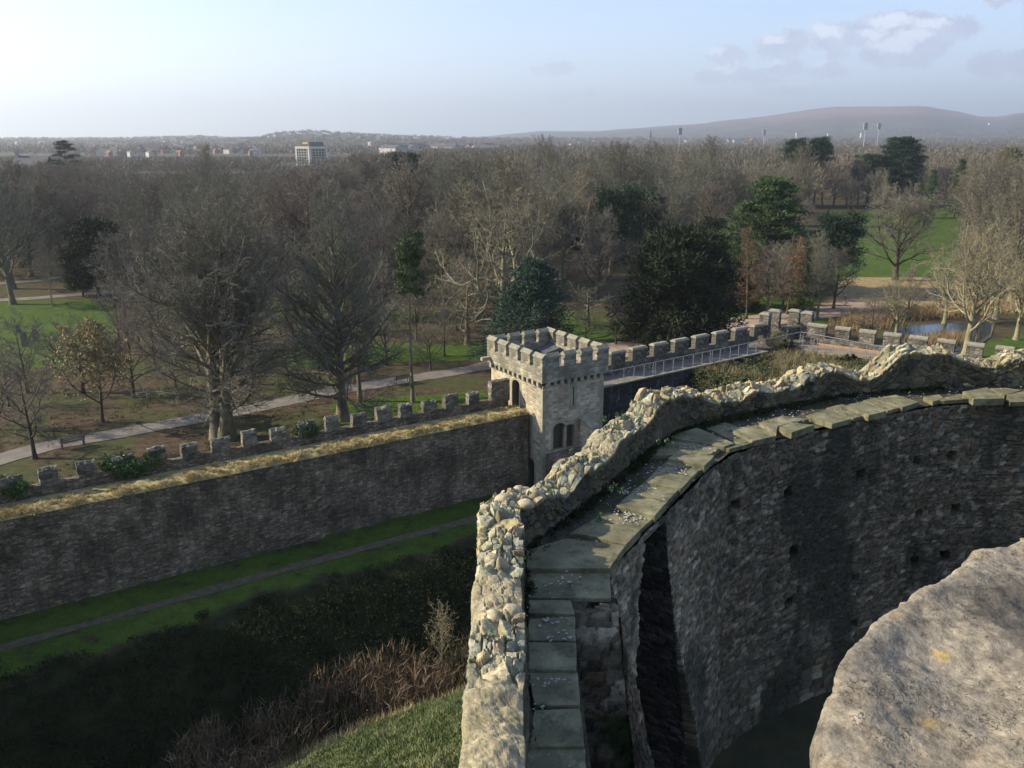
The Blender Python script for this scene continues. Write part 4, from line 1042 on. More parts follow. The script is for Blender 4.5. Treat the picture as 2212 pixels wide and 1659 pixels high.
# rubble ledge and mossy broken ground on the court side of the narrow walk
def ledge(name, poly, z0, z1, step, amp, mat, seed, colf=None):
    xs = np.arange(min(p[0] for p in poly), max(p[0] for p in poly) + step, step); ys = np.arange(min(p[1] for p in poly), max(p[1] for p in poly) + step, step)
    X_, Y_ = np.meshgrid(xs, ys, indexing='ij'); f1, f2, r1, r2 = worley(X_, Y_, .30, .15, seed, .95)
    e = np.clip((f2 - f1) / .14, 0, 1); zz_ = z1(X_, Y_) + amp * e * (.3 + .7 * r1) + .03 * vnoise(np.stack([X_.ravel(), Y_.ravel()], 1), .2, seed).reshape(X_.shape)
    zz_[0, :] = z0; zz_[-1, :] = z0; zz_[:, 0] = z0; zz_[:, -1] = z0
    c_ = pal2[(r1 * 7.99).astype(int)] * 1.15 * (.55 + .6 * r2)[:, :, None] * (.35 + .65 * e)[:, :, None]
    if colf is not None: c_ = colf(X_, Y_, c_)
    return mk(name, np.stack([X_, Y_, zz_], -1), grid_faces(len(xs), len(ys)), mat, keep, col=c_.reshape(-1, 3))
ledge('rubble_ledge', [(0.80, 9.15), (1.47, 11.7)], 14, lambda x, y: WZ - 0.07 - 0.75 * smooth01(y, 10.3, 9.1) - .12 * (vnoise(np.stack([x.ravel(), y.ravel()], 1), .35, 99).reshape(x.shape) > .1), .03, .05, M_KIN, 91)
def mossy(x, y, c):
    f = smooth01(vnoise(np.stack([x.ravel(), y.ravel()], 1), .5, 95).reshape(x.shape), -.3, .3)[:, :, None]; return c * (1 - f) * .6 + np.array([.02, .032, .01]) * f
ledge('broken_stair', [(0.80, 2.0), (1.46, 9.2)], 12, lambda x, y: WZ - 0.80 - 1.9 * smooth01(y, 9.2, 6.0), .035, .10, M_KIN, 93, mossy)
# court floor
court = MB(); ring = [tuple(p) for p in INNER] + [(19, 4), (14, -3), (6, -4), (1.46, -1)]
court.poly([(x, y, 10.45) for x, y in ring[::-1]]); co = court.build('court_grass', simple('court_turf', (0.03, 0.035, 0.016), (0.07, 0.065, 0.035), 1.3, .95, .4)); tag(co, kind='structure')
# shell scraps on the walk
SV, SF = [], []
def scrap(x, y, z, l, w, a, t_=0.010):
    ca, sa = math.cos(a), math.sin(a); b = len(SV); pts = []
    for k in range(6):
        th = k * 1.0472; r1 = 1 + .3 * math.sin(k * 5.1 + a * 9); pts.append((x + (l * math.cos(th) * ca - w * math.sin(th) * sa) * r1, y + (l * math.cos(th) * sa + w * math.sin(th) * ca) * r1))
    SV.extend([(p[0], p[1], z) for p in pts] + [(x, y, z + t_)])
    for k in range(6): SF.append((b + k, b + (k + 1) % 6, b + 6))
clus = [(F7(620, 720), 16), (F7(560, 920), 16), (F7(620, 1000), 12), (F7(540, 1230), 16), (F7(500, 1380), 14), (F7(650, 1500), 12), (F7(960, 390), 30), (F7(700, 540), 14), (F7(1190, 150), 26), (F7(1010, 255), 18), (F7(1320, 30), 26), (F5(680, 305), 24), (F5(490, 365), 34), (F5(400, 475), 24), (F5(220, 590), 18), (F5(870, 270), 16), (F5(1040, 200), 16), (F5(1280, 175), 10), (F5(1440, 98), 10), (F5(1480, 145), 12), (F5(1850, 95), 8), (F5(170, 720), 20), (F5(2080, 80), 6)]
for (u, v), nn_ in clus:
    for k in range(nn_):
        gg = G(u + rng.normal() * 26, v + rng.normal() * 9, WZ + .055)
        i = int(np.argmin(np.hypot(Ws[:, 0] * .5 + We[:, 0] * .5 - gg[0], Ws[:, 1] * .5 + We[:, 1] * .5 - gg[1]))); wd = We[i] - Ws[i]; f_ = ((gg[0] - Ws[i][0]) * wd[0] + (gg[1] - Ws[i][1]) * wd[1]) / (wd @ wd)
        if not .03 < f_ < .93: continue
        scrap(gg[0], gg[1], WZ + .05 + rng.random() * .01, .018 + .03 * rng.random() ** 2, .010 + .014 * rng.random(), rng.random() * 6.28)
for k in range(300):
    i = rng.integers(0, len(Ws) - 150); f_ = .08 + .8 * rng.random(); p = Ws[i] * (1 - f_) + We[i] * f_
    scrap(p[0], p[1], WZ + .048, .008 + .014 * rng.random(), .006 + .008 * rng.random(), rng.random() * 6.28)
sh = mk('shell_scraps', np.array(SV), SF, simple('bleached_shell', (.22, .21, .18), (.42, .40, .35), 30, .6, .2)); tag(sh, 'small bleached shell scraps scattered over the keep wall walk', 'shells', kind='stuff')
# three pale stones lying on the walk
for k, (u, v, r_, lab) in enumerate([(2085, 833, .17, 'pale flat-topped stone on the far wall walk, left of a touching pair'), (2110, 831, .13, 'darker rounded stone on the far wall walk, right of a touching pair')]):
    gg = G(u, v, WZ + .05); v_, f_ = blob((0, 0, 0), r_, r_ * .7, r_ * .5, 5 + k, .3); o = mk('loose_stone', np.array(v_), f_, M_KTOP, col=np.tile(pal[1] if k == 0 else pal[6], (len(v_), 1)), smooth=True); o.location = (gg[0], gg[1], WZ + .05 + r_ * .3); tag(o, lab, 'stone')
for k, (u, v) in enumerate([(1927, 838), (1937, 836)]):
    gg = G(u, v, WZ + .1); v_, f_ = blob((0, 0, 0), .055, .05, .06, 9 + k); o = mk('white_pebble', np.array(v_), f_, simple('white_lump', (.62, .62, .64), (.8, .8, .82), 9, .6, .2), smooth=True); o.location = (gg[0], gg[1], WZ + .06); tag(o, ['smaller bright white lump lying at the foot of the far parapet', 'larger bright white lump lying at the foot of the far parapet'][k], 'pebble')

# ------------------------------------------------------------------ the coping stone of the tower one stands on
t = NT('lichened_limestone'); tc = t.n('TexCoord').outputs['Object']
l1 = t.noise(tc, 5, 6, .62); l2 = t.noise(tc, 30, 5, .7); l3 = t.noise(tc, 95, 3, .6)
c_ = t.ramp(t.math('MULTIPLY_ADD', l2, .45, t.math('MULTIPLY', l1, .55)), [(.33, (0.077, 0.067, 0.052)), (.46, (0.174, 0.153, 0.121)), (.6, (0.266, 0.234, 0.184)), (.7, (0.367, 0.325, 0.262))])
gm_ = t.noise(tc, 9, 6, .7); c_ = t.mix(t.ramp(gm_, [(.55, 0.), (.66, .6)]), c_, (.13, .125, .115))
vo = t.n('TexVoronoi', {'Vector': t.n('VectorMath', {0: tc, 1: t.noise(tc, 22, 3, .6, out=1)}, operation='ADD').outputs[0], 'Scale': 30.0}); vs = t.n('SeparateColor', {0: vo.outputs['Color']})
c_ = t.mix(1., c_, t.ramp(t.noise(tc, 3.2, 4, .6, dist=.6), [(.35, (.55, .55, .56)), (.5, (.95, .93, .9)), (.62, (1.3, 1.22, 1.08))]), 'MULTIPLY'); l4_ = t.noise(tc, 60, 6, .75); c_ = t.mix(.7, c_, t.ramp(l4_, [(.3, .45), (.5, 1.), (.7, 1.6)]), 'MULTIPLY')
spot = t.math('MULTIPLY', t.ramp(t.math('ADD', vo.outputs['Distance'], t.math('MULTIPLY', l2, .25)), [(.30, 1.), (.36, 0.)]), t.ramp(vs.outputs[0], [(.52, 0.), (.56, 1.)]))
c_ = t.mix(t.math('MULTIPLY', spot, .8), c_, (.085, .075, .062))
vo2 = t.n('TexVoronoi', {'Vector': tc, 'Scale': 15.0}); vs2 = t.n('SeparateColor', {0: vo2.outputs['Color']})
sp2 = t.math('MULTIPLY', t.ramp(t.math('ADD', vo2.outputs['Distance'], t.math('MULTIPLY', t.noise(tc, 40, 6, .75), 1.1)), [(.62, 1.), (.78, 0.)]), t.ramp(vs2.outputs[1], [(.62, 0.), (.66, 1.)]))
c_ = t.mix(t.math('MULTIPLY', sp2, .6), c_, (.42, .27, .06))
cr_ = t.n('TexVoronoi', {'Vector': t.n('VectorMath', {0: tc, 1: t.noise(tc, 7, 5, .7, out=1)}, operation='ADD').outputs[0], 'Scale': 2.2}, feature='DISTANCE_TO_EDGE')
c_ = t.mix(t.ramp(cr_.outputs[0], [(.004, .8), (.014, 0.)]), c_, (.05, .042, .032))
c_ = t.mix(t.ramp(t.noise(tc, 48, 7, .8), [(.60, 0.), (.66, .75)]), c_, (.07, .06, .048))
M_BIG = t.finish(c_, .9, t.math('ADD', t.math('MULTIPLY_ADD', l2, .8, l1), t.math('MULTIPLY', spot, -.4)), .55, .012, .15)
big = empty('tower_coping'); tag(big, 'large pale lichen-spotted limestone coping block close by in the lower right', 'coping stone')
ring = [(.33, .45), (.352, .80), (.388, .915), (.452, 1.02), (.53, 1.10), (.645, 1.20), (.725, 1.265), (.80, 1.335), (.90, 1.37), (1.3, 1.42), (1.2, .2), (.36, .2)]
m = MB(); m.prism(ring, 22.55, [23.24, 23.28, 23.30, 23.32, 23.31, 23.31, 23.31, 23.32, 23.32, 23.32, 23.26, 23.22])
b = m.build('block', M_BIG, big, smooth=True)
w_ = b.modifiers.new('w', 'WELD'); w_.merge_threshold = .001
r_ = b.modifiers.new('r', 'REMESH'); r_.mode = 'VOXEL'; r_.voxel_size = .010; r_.use_smooth_shade = True
s_ = b.modifiers.new('s', 'SMOOTH'); s_.iterations = 2; s_.factor = .5
for k, (sz, stg) in enumerate([(.25, .035), (.09, .018), (.03, .008), (.012, .004)]):
    tx = bpy.data.textures.new('weather', 'CLOUDS'); tx.noise_scale = sz; tx.noise_depth = 2
    d_ = b.modifiers.new('d', 'DISPLACE'); d_.texture = tx; d_.strength = stg; d_.texture_coords = 'LOCAL'
for k in range(0): pass
m = MB(); m.prism([(.45, .3), (.5, .8), (.9, 1.2), (1.2, 1.2), (1.1, .25)], 10, 22.6); m.build('tower_wall', M_WALL, big)
# ------------------------------------------------------------------ tree kit
def nrmv(a): return a / (np.linalg.norm(a, axis=-1, keepdims=True) + 1e-9)
def grow(P, R, L, nper, t0, t1, ang, avar, frac, K, up, gn, rr, rg, tip=0.25, minr=0.006, lfall=0.55):
    """children on parent curves P (N,K,3), radii R (N,K), lengths L (N)"""
    N, Kp, _ = P.shape; M = N * nper; idx = np.repeat(np.arange(N), nper)
    t = t0 + (t1 - t0) * ((np.tile(np.arange(nper), N) + rg.random(M)) / nper)
    f = t * (Kp - 1); i = np.clip(f.astype(int), 0, Kp - 2); w = (f - i)[:, None]
    pos = P[idx, i] * (1 - w) + P[idx, i + 1] * w; tan = nrmv(P[idx, i + 1] - P[idx, i])
    rp = R[idx, i] * (1 - w[:, 0]) + R[idx, i + 1] * w[:, 0]
    q = nrmv(np.cross(tan, nrmv(rg.normal(size=(M, 3))))); b = np.cross(tan, q)
    phi = np.tile(np.arange(nper), N) * 2.399 + rg.random(M) * 1.2 + idx * 1.7
    perp = q * 0 + nrmv(np.cross(tan, np.tile([0.31, 0.2, 0.93], (M, 1)))); b = np.cross(tan, perp)
    perp = perp * np.cos(phi)[:, None] + b * np.sin(phi)[:, None]
    a = np.radians(ang + avar * rg.normal(size=M))[:, None]
    d = nrmv(np.cos(a) * tan + np.sin(a) * perp)
    Lc = L[idx] * frac * (1 - lfall * (t - t0) / (t1 - t0 + 1e-6)) * (0.75 + 0.5 * rg.random(M))
    C = np.zeros((M, K, 3)); C[:, 0] = pos
    for k in range(1, K):
        d = nrmv(d + np.array([0, 0, up]) + gn * rg.normal(size=(M, 3))); C[:, k] = C[:, k - 1] + d * (Lc / (K - 1))[:, None]
    r0 = np.maximum(np.minimum(rp * rr, rp * 0.95), minr)
    Rc = r0[:, None] * np.linspace(1, tip, K)[None, :]; return C, np.maximum(Rc, minr * 0.4), Lc
def tubes(P, R, S):
    N, K, _ = P.shape; T = np.gradient(P, axis=1); T = nrmv(T); ref = nrmv(np.cross(nrmv(P[:, -1] - P[:, 0]), np.tile([0.57, 0.31, 0.76], (N, 1))))
    x = nrmv(ref[:, None, :] - T * np.sum(ref[:, None, :] * T, -1, keepdims=True)); y = np.cross(T, x)
    th = np.arange(S) * 2 * math.pi / S
    V = P[:, :, None, :] + R[:, :, None, None] * (x[:, :, None, :] * np.cos(th)[None, None, :, None] + y[:, :, None, :] * np.sin(th)[None, None, :, None])
    base = (np.arange(N) * K * S)[:, None, None]; k = (np.arange(K - 1) * S)[None, :, None]; s = np.arange(S)[None, None, :]; s2 = (s + 1) % S
    F = np.stack([base + k + s, base + k + s2, base + k + S + s2, base + k + S + s], -1).reshape(-1, 4)
    return V.reshape(-1, 3), F
def join(parts):
    V, F, o = [], [], 0
    for v, f in parts: V.append(v); F.append(f + o); o += len(v)
    return np.concatenate(V), np.concatenate(F)
def bare_tree(seed, H, r0, t0, n1, a1, f1, up1, gn1, n2, f2, n3, f3, n4, f4, tw=0.012, lean=0.02, up=0.06, gn=0.16, trunk_top=0.85, k1=8, mult=None, fall=0.55, a2=42, low=None, norm=True):
    rg = np.random.default_rng(seed); K = 12
    nst = mult or 1; P = np.zeros((nst, K, 3))
    for s in range(nst):
        d = np.array([0., 0., 1.]); a = s * 2.4 + seed
        if nst > 1: P[s, 0] = [math.cos(a) * r0 * 0.42, math.sin(a) * r0 * 0.42, 0]; d = nrmv(np.array([math.cos(a) * 0.05, math.sin(a) * 0.05, 1.0]))
        for k in range(1, K):
            d = nrmv(d + np.array([rg.normal() * lean, rg.normal() * lean, 0.03])); P[s, k] = P[s, k - 1] + d * H * trunk_top / (K - 1)
    R = np.tile(r0 * (1 - np.linspace(0, 1, K) ** 0.9 * 0.88), (nst, 1)) * (1 if nst == 1 else 0.62)
    R[:, 0] *= 1.45; L = np.full(nst, H * trunk_top)
    L1 = grow(P, R, L, n1, t0, 0.97, a1, 9, f1, k1, up1, gn1, 0.52, rg, lfall=fall)
    if low:
        X1 = grow(P, R, L, low[0], low[1], low[2], low[3], 8, low[4], k1, low[5], gn1 * 1.4, 0.34, rg, lfall=.2)
        L1 = tuple(np.concatenate([a_, b_]) for a_, b_ in zip(L1, X1))
    L2 = grow(*L1, n2, 0.18, 0.97, a2, 12, f2, 6, up, gn, 0.6, rg)
    L3 = grow(*L2, n3, 0.15, 1.0, 45, 14, f3, 4, up, gn, 0.6, rg, minr=tw * 1.3)
    L4 = grow(*L3, n4, 0.15, 1.0, 45, 16, f4, 2, up * 1.5, gn, 0.7, rg, minr=tw, tip=0.15)
    if norm:
        zs_ = np.concatenate([L4[0][:, -1, 2]]); f = H / np.percentile(zs_, 99.3)
        P, L1, L2, L3, L4 = P * f, (L1[0] * f, L1[1]), (L2[0] * f, L2[1]), (L3[0] * f, L3[1]), (L4[0] * f, L4[1])
    trunk = join([tubes(P, R, 9), tubes(L1[0], L1[1], 6), tubes(L2[0], L2[1], 4)])
    crown = join([tubes(L3[0], L3[1], 3), tubes(L4[0], L4[1], 3)])
    return trunk, crown, L4
def tris(C, D, N_, l, w):
    """thin leaf triangles: base centre C, direction D, side N_"""
    a = C - N_ * (w / 2)[:, None]; b = C + N_ * (w / 2)[:, None]; c = C + D * l[:, None]
    V = np.stack([a, b, c], 1).reshape(-1, 3); return V, np.arange(len(V)).reshape(-1, 3)
def clumps(centres, rad, n, l, w, rg, outward=0.6, up=0.3, flat=1.0, origin=None):
    M = len(centres) * n; c = np.repeat(centres, n, 0); r = np.repeat(rad, n)
    q = nrmv(rg.normal(size=(M, 3))); q[:, 2] *= flat
    C = c + q * (r * rg.random(M) ** 0.5)[:, None]
    o = nrmv(C - origin) if origin is not None else q
    D = nrmv(rg.normal(size=(M, 3)) * 0.6 + o * outward + q * 0.5 + np.array([0, 0, up])); S = nrmv(np.cross(D, rg.normal(size=(M, 3))))
    return tris(C, D, S, l * (0.6 + 0.8 * rg.random(M)), w * (0.6 + 0.8 * rg.random(M)))
def veg_mat(name, stops, scale=0.35, rough=0.75, spec=0.2, trans=0.0):
    t = NT(name); tc = t.n('TexCoord').outputs['Object']; oi = t.n('ObjectInfo').outputs['Random']
    n1 = t.noise(tc, scale, 3, .5); n2 = t.noise(tc, scale * 9, 2, .6)
    f = t.math('MULTIPLY_ADD', n2, .45, t.math('MULTIPLY', n1, .55)); c = t.ramp(f, stops)
    c = t.mix(1.0, c, t.ramp(oi, [(0, (0.82, 0.86, 0.84)), (.5, (1.0, .98, .95)), (1, (1.16, 1.04, .98))]), 'MULTIPLY')
    return t.finish(c, rough, spec=spec)
M_BARK = veg_mat('grey_green_bark', [(.35, (.09, .08, .055)), (.55, (.19, .17, .115)), (.7, (.27, .24, .16))], .8, .9)
M_PALEBARK = veg_mat('pale_lichen_bark', [(.35, (.14, .125, .075)), (.55, (.27, .245, .155)), (.7, (.38, .34, .23))], .6, .9)
M_DARKBARK = veg_mat('dark_bark', [(.35, (.05, .043, .035)), (.6, (.11, .09, .07))], .8, .9)
M_TWIG = veg_mat('brown_twigs', [(.35, (0.101, 0.104, 0.081)), (.6, (0.192, 0.192, 0.152))], .15, .85)
M_TWIG2 = veg_mat('reddish_twigs', [(.35, (0.114, 0.099, 0.081)), (.6, (0.198, 0.174, 0.143))], .15, .85)
M_TWIG3 = veg_mat('ochre_twigs', [(.35, (0.121, 0.112, 0.080)), (.6, (0.209, 0.197, 0.145))], .15, .85)
M_TWIG4 = veg_mat('pale_twigs', [(.35, (0.152, 0.138, 0.085)), (.6, (0.257, 0.240, 0.150))], .15, .85)
M_YEW = veg_mat('yew_needles', [(.3, (.008, .015, .007)), (.5, (.018, .028, .012)), (.68, (.045, .055, .022))], .7)
M_PINE = veg_mat('pine_needles', [(.3, (.014, .032, .022)), (.5, (.03, .062, .042)), (.68, (.06, .10, .07))], .5)
M_CEDAR = veg_mat('cedar_needles', [(.3, (.022, .042, .016)), (.5, (.05, .085, .03)), (.68, (.095, .14, .05))], .5)
M_DKPINE = veg_mat('dark_pine_needles', [(.3, (.010, .024, .014)), (.5, (.022, .044, .024)), (.68, (.045, .075, .035))], .5)
M_RUST = veg_mat('rusty_larch', [(.3, (.09, .055, .032)), (.6, (.20, .12, .07))], .8)
M_IVY = veg_mat('ivy_leaves', [(.3, (.015, .04, .010)), (.5, (.04, .095, .02)), (.68, (.09, .17, .035))], 1.5, .5, .4)
M_BRAM = veg_mat('bramble_leaves', [(.3, (.010, .017, .007)), (.5, (.020, .031, .011)), (.7, (.042, .040, .020))], .5, .8, .1)
M_REED = veg_mat('dry_reeds', [(.3, (0.085, 0.056, 0.036)), (.5, (0.178, 0.119, 0.076)), (.7, (0.340, 0.254, 0.170))], .5, .8)
M_STRAW = veg_mat('straw_grass', [(.3, (.30, .26, .11)), (.5, (.42, .37, .19)), (.7, (.58, .52, .31))], .9, .8)
M_GRASSB = veg_mat('green_blades', [(.33, (.035, .06, .015)), (.48, (.10, .13, .045)), (.62, (.24, .24, .12))], .9, .8)
M_MAGN = veg_mat('cream_buds', [(.3, (0.186, 0.161, 0.077)), (.6, (0.298, 0.260, 0.143))], 1.5, .7)

SPEC = {}
def tree_kind(key, name, trunk, crown, bark, twig, extra=None):
    SPEC[key] = dict(name=name, trunk=mesh_data('trunk', *trunk, bark, smooth=True), crown=mesh_data('crown', *crown, twig), extra=[(n_, mesh_data(n_, *g_, m_)) for n_, g_, m_ in (extra or [])])
NTREE = [0]
def tree(key, x, y, label, scale=1.0, rz=None, z=None, group=None, cat='tree', sz=None, name=None):
    k = SPEC[key]; e = empty(name or k['name'], (x, y, (float(terr(x, y)[0]) - 0.15) if z is None else z), rng.random() * 6.28 if rz is None else rz)
    e.scale = (scale, scale, sz or scale); tag(e, label, cat, group); link('trunk', k['trunk'], e); link('crown', k['crown'], e)
    for n_, me in k['extra']: link(n_, me, e)
    NTREE[0] += 1; return e
# winter trees
for key, name, args, bark, twig in [
    ('beechA', 'beech_tree', dict(seed=11, H=20.5, r0=.80, t0=.26, n1=22, a1=38, f1=.56, up1=.07, gn1=.09, n2=11, f2=.45, n3=8, f3=.42, n4=8, f4=.5, mult=3, tw=.010, k1=10, gn=.2, low=(4, .12, .34, 70, .40, .015)), M_BARK, M_TWIG),
    ('beechB', 'beech_tree', dict(seed=5, H=20.5, r0=.50, t0=.22, n1=50, a1=54, f1=.40, up1=.08, gn1=.10, n2=11, f2=.48, n3=8, f3=.42, n4=8, f4=.5, tw=.010, trunk_top=.93, gn=.2, low=(10, .10, .3, 75, .36, .02)), M_BARK, M_TWIG),
    ('round1', 'park_tree', dict(seed=21, H=18, r0=.42, t0=.25, n1=30, a1=54, f1=.56, up1=.09, gn1=.14, n2=10, f2=.46, n3=7, f3=.45, n4=7, f4=.5, tw=.016), M_BARK, M_TWIG),
    ('round2', 'park_tree', dict(seed=22, H=17, r0=.40, t0=.2, n1=28, a1=60, f1=.62, up1=.10, gn1=.15, n2=10, f2=.46, n3=7, f3=.45, n4=7, f4=.5, tw=.016), M_DARKBARK, M_TWIG2),
    ('up1', 'park_tree', dict(seed=23, H=19.5, r0=.36, t0=.2, n1=36, a1=40, f1=.42, up1=.12, gn1=.08, n2=9, f2=.42, n3=7, f3=.42, n4=7, f4=.5, tw=.016, trunk_top=.92), M_BARK, M_TWIG),
    ('up2', 'park_tree', dict(seed=24, H=19, r0=.36, t0=.2, n1=34, a1=42, f1=.46, up1=.12, gn1=.08, n2=9, f2=.42, n3=7, f3=.42, n4=7, f4=.5, tw=.016, trunk_top=.9), M_BARK, M_TWIG3),
    ('red1', 'park_tree', dict(seed=25, H=18, r0=.34, t0=.18, n1=30, a1=52, f1=.54, up1=.12, gn1=.10, n2=9, f2=.44, n3=7, f3=.45, n4=7, f4=.5, tw=.016), M_DARKBARK, M_TWIG2),
    ('birch', 'birch_tree', dict(seed=26, H=15, r0=.16, t0=.25, n1=22, a1=30, f1=.34, up1=.08, gn1=.10, n2=6, f2=.42, n3=5, f3=.45, n4=5, f4=.5, tw=.010, mult=2), M_PALEBARK, M_TWIG4),
    ('plane', 'plane_tree', dict(seed=31, H=19.5, r0=.55, t0=.2, n1=24, a1=58, f1=.85, up1=.12, gn1=.24, n2=9, f2=.44, n3=8, f3=.44, n4=7, f4=.45, tw=.014, gn=.3, trunk_top=.7, k1=12, up=.04), M_PALEBARK, M_TWIG3),
    ('oak', 'oak_tree', dict(seed=41, H=16, r0=.45, t0=.14, n1=24, a1=58, f1=.70, up1=.09, gn1=.18, n2=11, f2=.48, n3=9, f3=.44, n4=8, f4=.45, tw=.013, gn=.22, k1=10, trunk_top=.85), M_DARKBARK, M_TWIG),
    ('syc', 'sycamore_tree', dict(seed=43, H=13.5, r0=.42, t0=.24, n1=18, a1=54, f1=.85, up1=.08, gn1=.20, n2=9, f2=.46, n3=7, f3=.42, n4=5, f4=.45, tw=.013, gn=.28, k1=12, trunk_top=.7), M_PALEBARK, M_TWIG4),
    ('small1', 'small_tree', dict(seed=51, H=6.5, r0=.14, t0=.22, n1=16, a1=50, f1=.75, up1=.08, gn1=.18, n2=7, f2=.5, n3=6, f3=.45, n4=6, f4=.5, tw=.009, gn=.24, k1=8, trunk_top=.7), M_DARKBARK, M_TWIG2),
    ('small2', 'small_tree', dict(seed=52, H=6, r0=.15, t0=.12, n1=16, a1=60, f1=.9, up1=.06, gn1=.2, n2=7, f2=.5, n3=6, f3=.45, n4=6, f4=.5, tw=.009, gn=.26, k1=8, trunk_top=.6), M_DARKBARK, M_TWIG3),
    ('spread', 'oak_tree', dict(seed=54, H=9, r0=.4, t0=.2, n1=12, a1=66, f1=1.15, up1=.03, gn1=.22, n2=8, f2=.4, n3=7, f3=.42, n4=6, f4=.45, tw=.012, gn=.26, k1=12, trunk_top=.5), M_BARK, M_TWIG3),
]:
    tr, cr, tip = bare_tree(**args); tree_kind(key, name, tr, cr, bark, twig)
    if key == 'small1': mag = (tr, cr, tip)
# magnolia: the small tree with cream buds at the twig ends
rg = np.random.default_rng(3); tr, cr, tip = bare_tree(77, 7.6, .15, .25, 15, 50, .8, .1, .14, 7, .5, 6, .45, 5, .5, tw=.010, gn=.22, trunk_top=.7)
ends = tip[0][:, -1]; ends = ends[rg.random(len(ends)) < .9]
V1 = clumps(ends, np.full(len(ends), .10), 4, .13, .10, rg)
tree_kind('magnolia', 'magnolia_tree', tr, cr, M_DARKBARK, M_TWIG3, [('buds', V1, M_MAGN)])
# evergreens
def conifer(seed, H, r0, envelope, nl, per, leaf, w, flat, z0=.15, plate=False, n=60, crad=.9, droop=0.0, limb=True, lean=.02):
    """trunk with whorled limbs carrying foliage clumps; envelope(h 0..1) gives the crown radius"""
    rg = np.random.default_rng(seed); K = 10; P = np.zeros((1, K, 3)); d = np.array([0., 0., 1.])
    for k in range(1, K): d = nrmv(d + rg.normal(size=3) * lean * [1, 1, 0]); P[0, k] = P[0, k - 1] + d * H * .97 / (K - 1)
    R = r0 * (1 - np.linspace(0, 1, K)[None] * .92); R[:, 0] *= 1.3; C = []; Rr = []; LP = []; LR = []
    for i in range(nl):
        h = z0 + (1 - z0) * (i + rg.random()) / nl; a = i * 2.399 + rg.random() * .6; f = h * (K - 1); j = min(int(f), K - 2); b = P[0, j] + (P[0, j + 1] - P[0, j]) * (f - j)
        rad = envelope(h) * (.75 + .4 * rg.random()); e = b + np.array([math.cos(a) * rad, math.sin(a) * rad, rad * (.10 - droop) + rg.normal() * .2])
        q = np.linspace(0, 1, 5)[:, None]; cur = b * (1 - q) + e * q; cur[:, 2] += np.sin(q[:, 0] * 3.14) * rad * .06; LP.append(cur); LR.append(np.linspace(max(.03, r0 * .22 * rad / 4), .02, 5))
        for k in range(per):
            f = .35 + .65 * (k + rg.random()) / per; c = b * (1 - f) + e * f + rg.normal(size=3) * [.35, .35, .12 if plate else .3] * crad; C.append(c); Rr.append(crad * (.6 + .5 * rg.random()) * (.6 + .6 * min(1, rad / 2)))
    C = np.array(C); Rr = np.array(Rr); F = clumps(C, Rr, n, leaf, w, rg, up=.35, flat=flat, origin=np.array([0, 0, H * .4]))
    return join([tubes(P, R, 8), tubes(np.array(LP), np.array(LR), 4)]), F
tree_kind('yew', 'yew_tree', *conifer(61, 13.5, .7, lambda h: 7.7 * (1 - h ** 3.4) ** .5 * (0.86 + .13 * math.sin(h * 11)), 140, 4, .62, .15, 1.0, z0=.03, n=95, crad=1.2), M_DARKBARK, M_YEW)
tree_kind('bluepine', 'pine_tree', *conifer(62, 12.8, .35, lambda h: 4.6 * (1.02 - h) ** .75 + .5, 60, 5, .40, .09, .8, z0=.05, n=75, crad=.95), M_DARKBARK, M_PINE)
tree_kind('cedar', 'cedar_tree', *conifer(63, 17, .55, lambda h: 8.5 * (1.02 - h) ** .8 + .6, 80, 7, .45, .12, .28, z0=.08, plate=True, n=55, crad=1.2, droop=.02), M_DARKBARK, M_CEDAR)
tree_kind('cedar2', 'cedar_tree', *conifer(64, 22, .7, lambda h: (9.5 if h > .5 else 8) * (1.04 - h) ** .35, 70, 8, .6, .2, .38, z0=.3, plate=True, n=60, crad=1.7), M_DARKBARK, M_DKPINE)
tree_kind('darkpine', 'pine_tree', *conifer(65, 13, .3, lambda h: 3.6 * max(0.05, 1 - (2 * h - 1.25) ** 2) ** .5 + .3, 36, 5, .5, .14, .7, z0=.4, n=60, crad=1.1), M_BARK, M_DKPINE)
tree_kind('tallpine', 'scots_pine', *conifer(66, 24, .38, lambda h: 4.4 * max(0.05, 1 - (2 * (h - .5) * 2 - 1.1) ** 2) ** .5 + .3, 40, 5, .55, .16, .6, z0=.68, n=60, crad=1.3), M_BARK, M_DKPINE)
tree_kind('slimpine', 'slim_pine', *conifer(67, 16, .19, lambda h: 1.9 * (1.05 - h) ** .5 + .2, 18, 4, .36, .09, .7, z0=.70, n=50, crad=.7, lean=.012), M_BARK, M_CEDAR)
tree_kind('rust', 'larch_tree', *conifer(68, 14, .22, lambda h: 2.6 * (1.02 - h) ** .6 + .2, 40, 4, .32, .05, .8, z0=.15, n=26, crad=.7), M_DARKBARK, M_RUST)
tree_kind('spruce', 'spruce_tree', *conifer(69, 15, .25, lambda h: 3.1 * (1.02 - h) + .25, 60, 4, .42, .10, .5, z0=.06, n=40, crad=.75, droop=.15), M_DARKBARK, M_CEDAR)
tree_kind('holly', 'holly_tree', *conifer(70, 12, .3, lambda h: 4.3 * max(.05, 1 - (2 * h - 1.1) ** 2) ** .5, 60, 5, .42, .2, .8, z0=.2, n=50, crad=1.1), M_DARKBARK, M_YEW)
tree_kind('oldcedar', 'cedar_tree', *conifer(71, 20, .5, lambda h: 7.5 * (1.05 - h) ** .7 + .4, 24, 5, .6, .12, .2, z0=.5, plate=True, n=40, crad=1.1), M_DARKBARK, M_DKPINE)

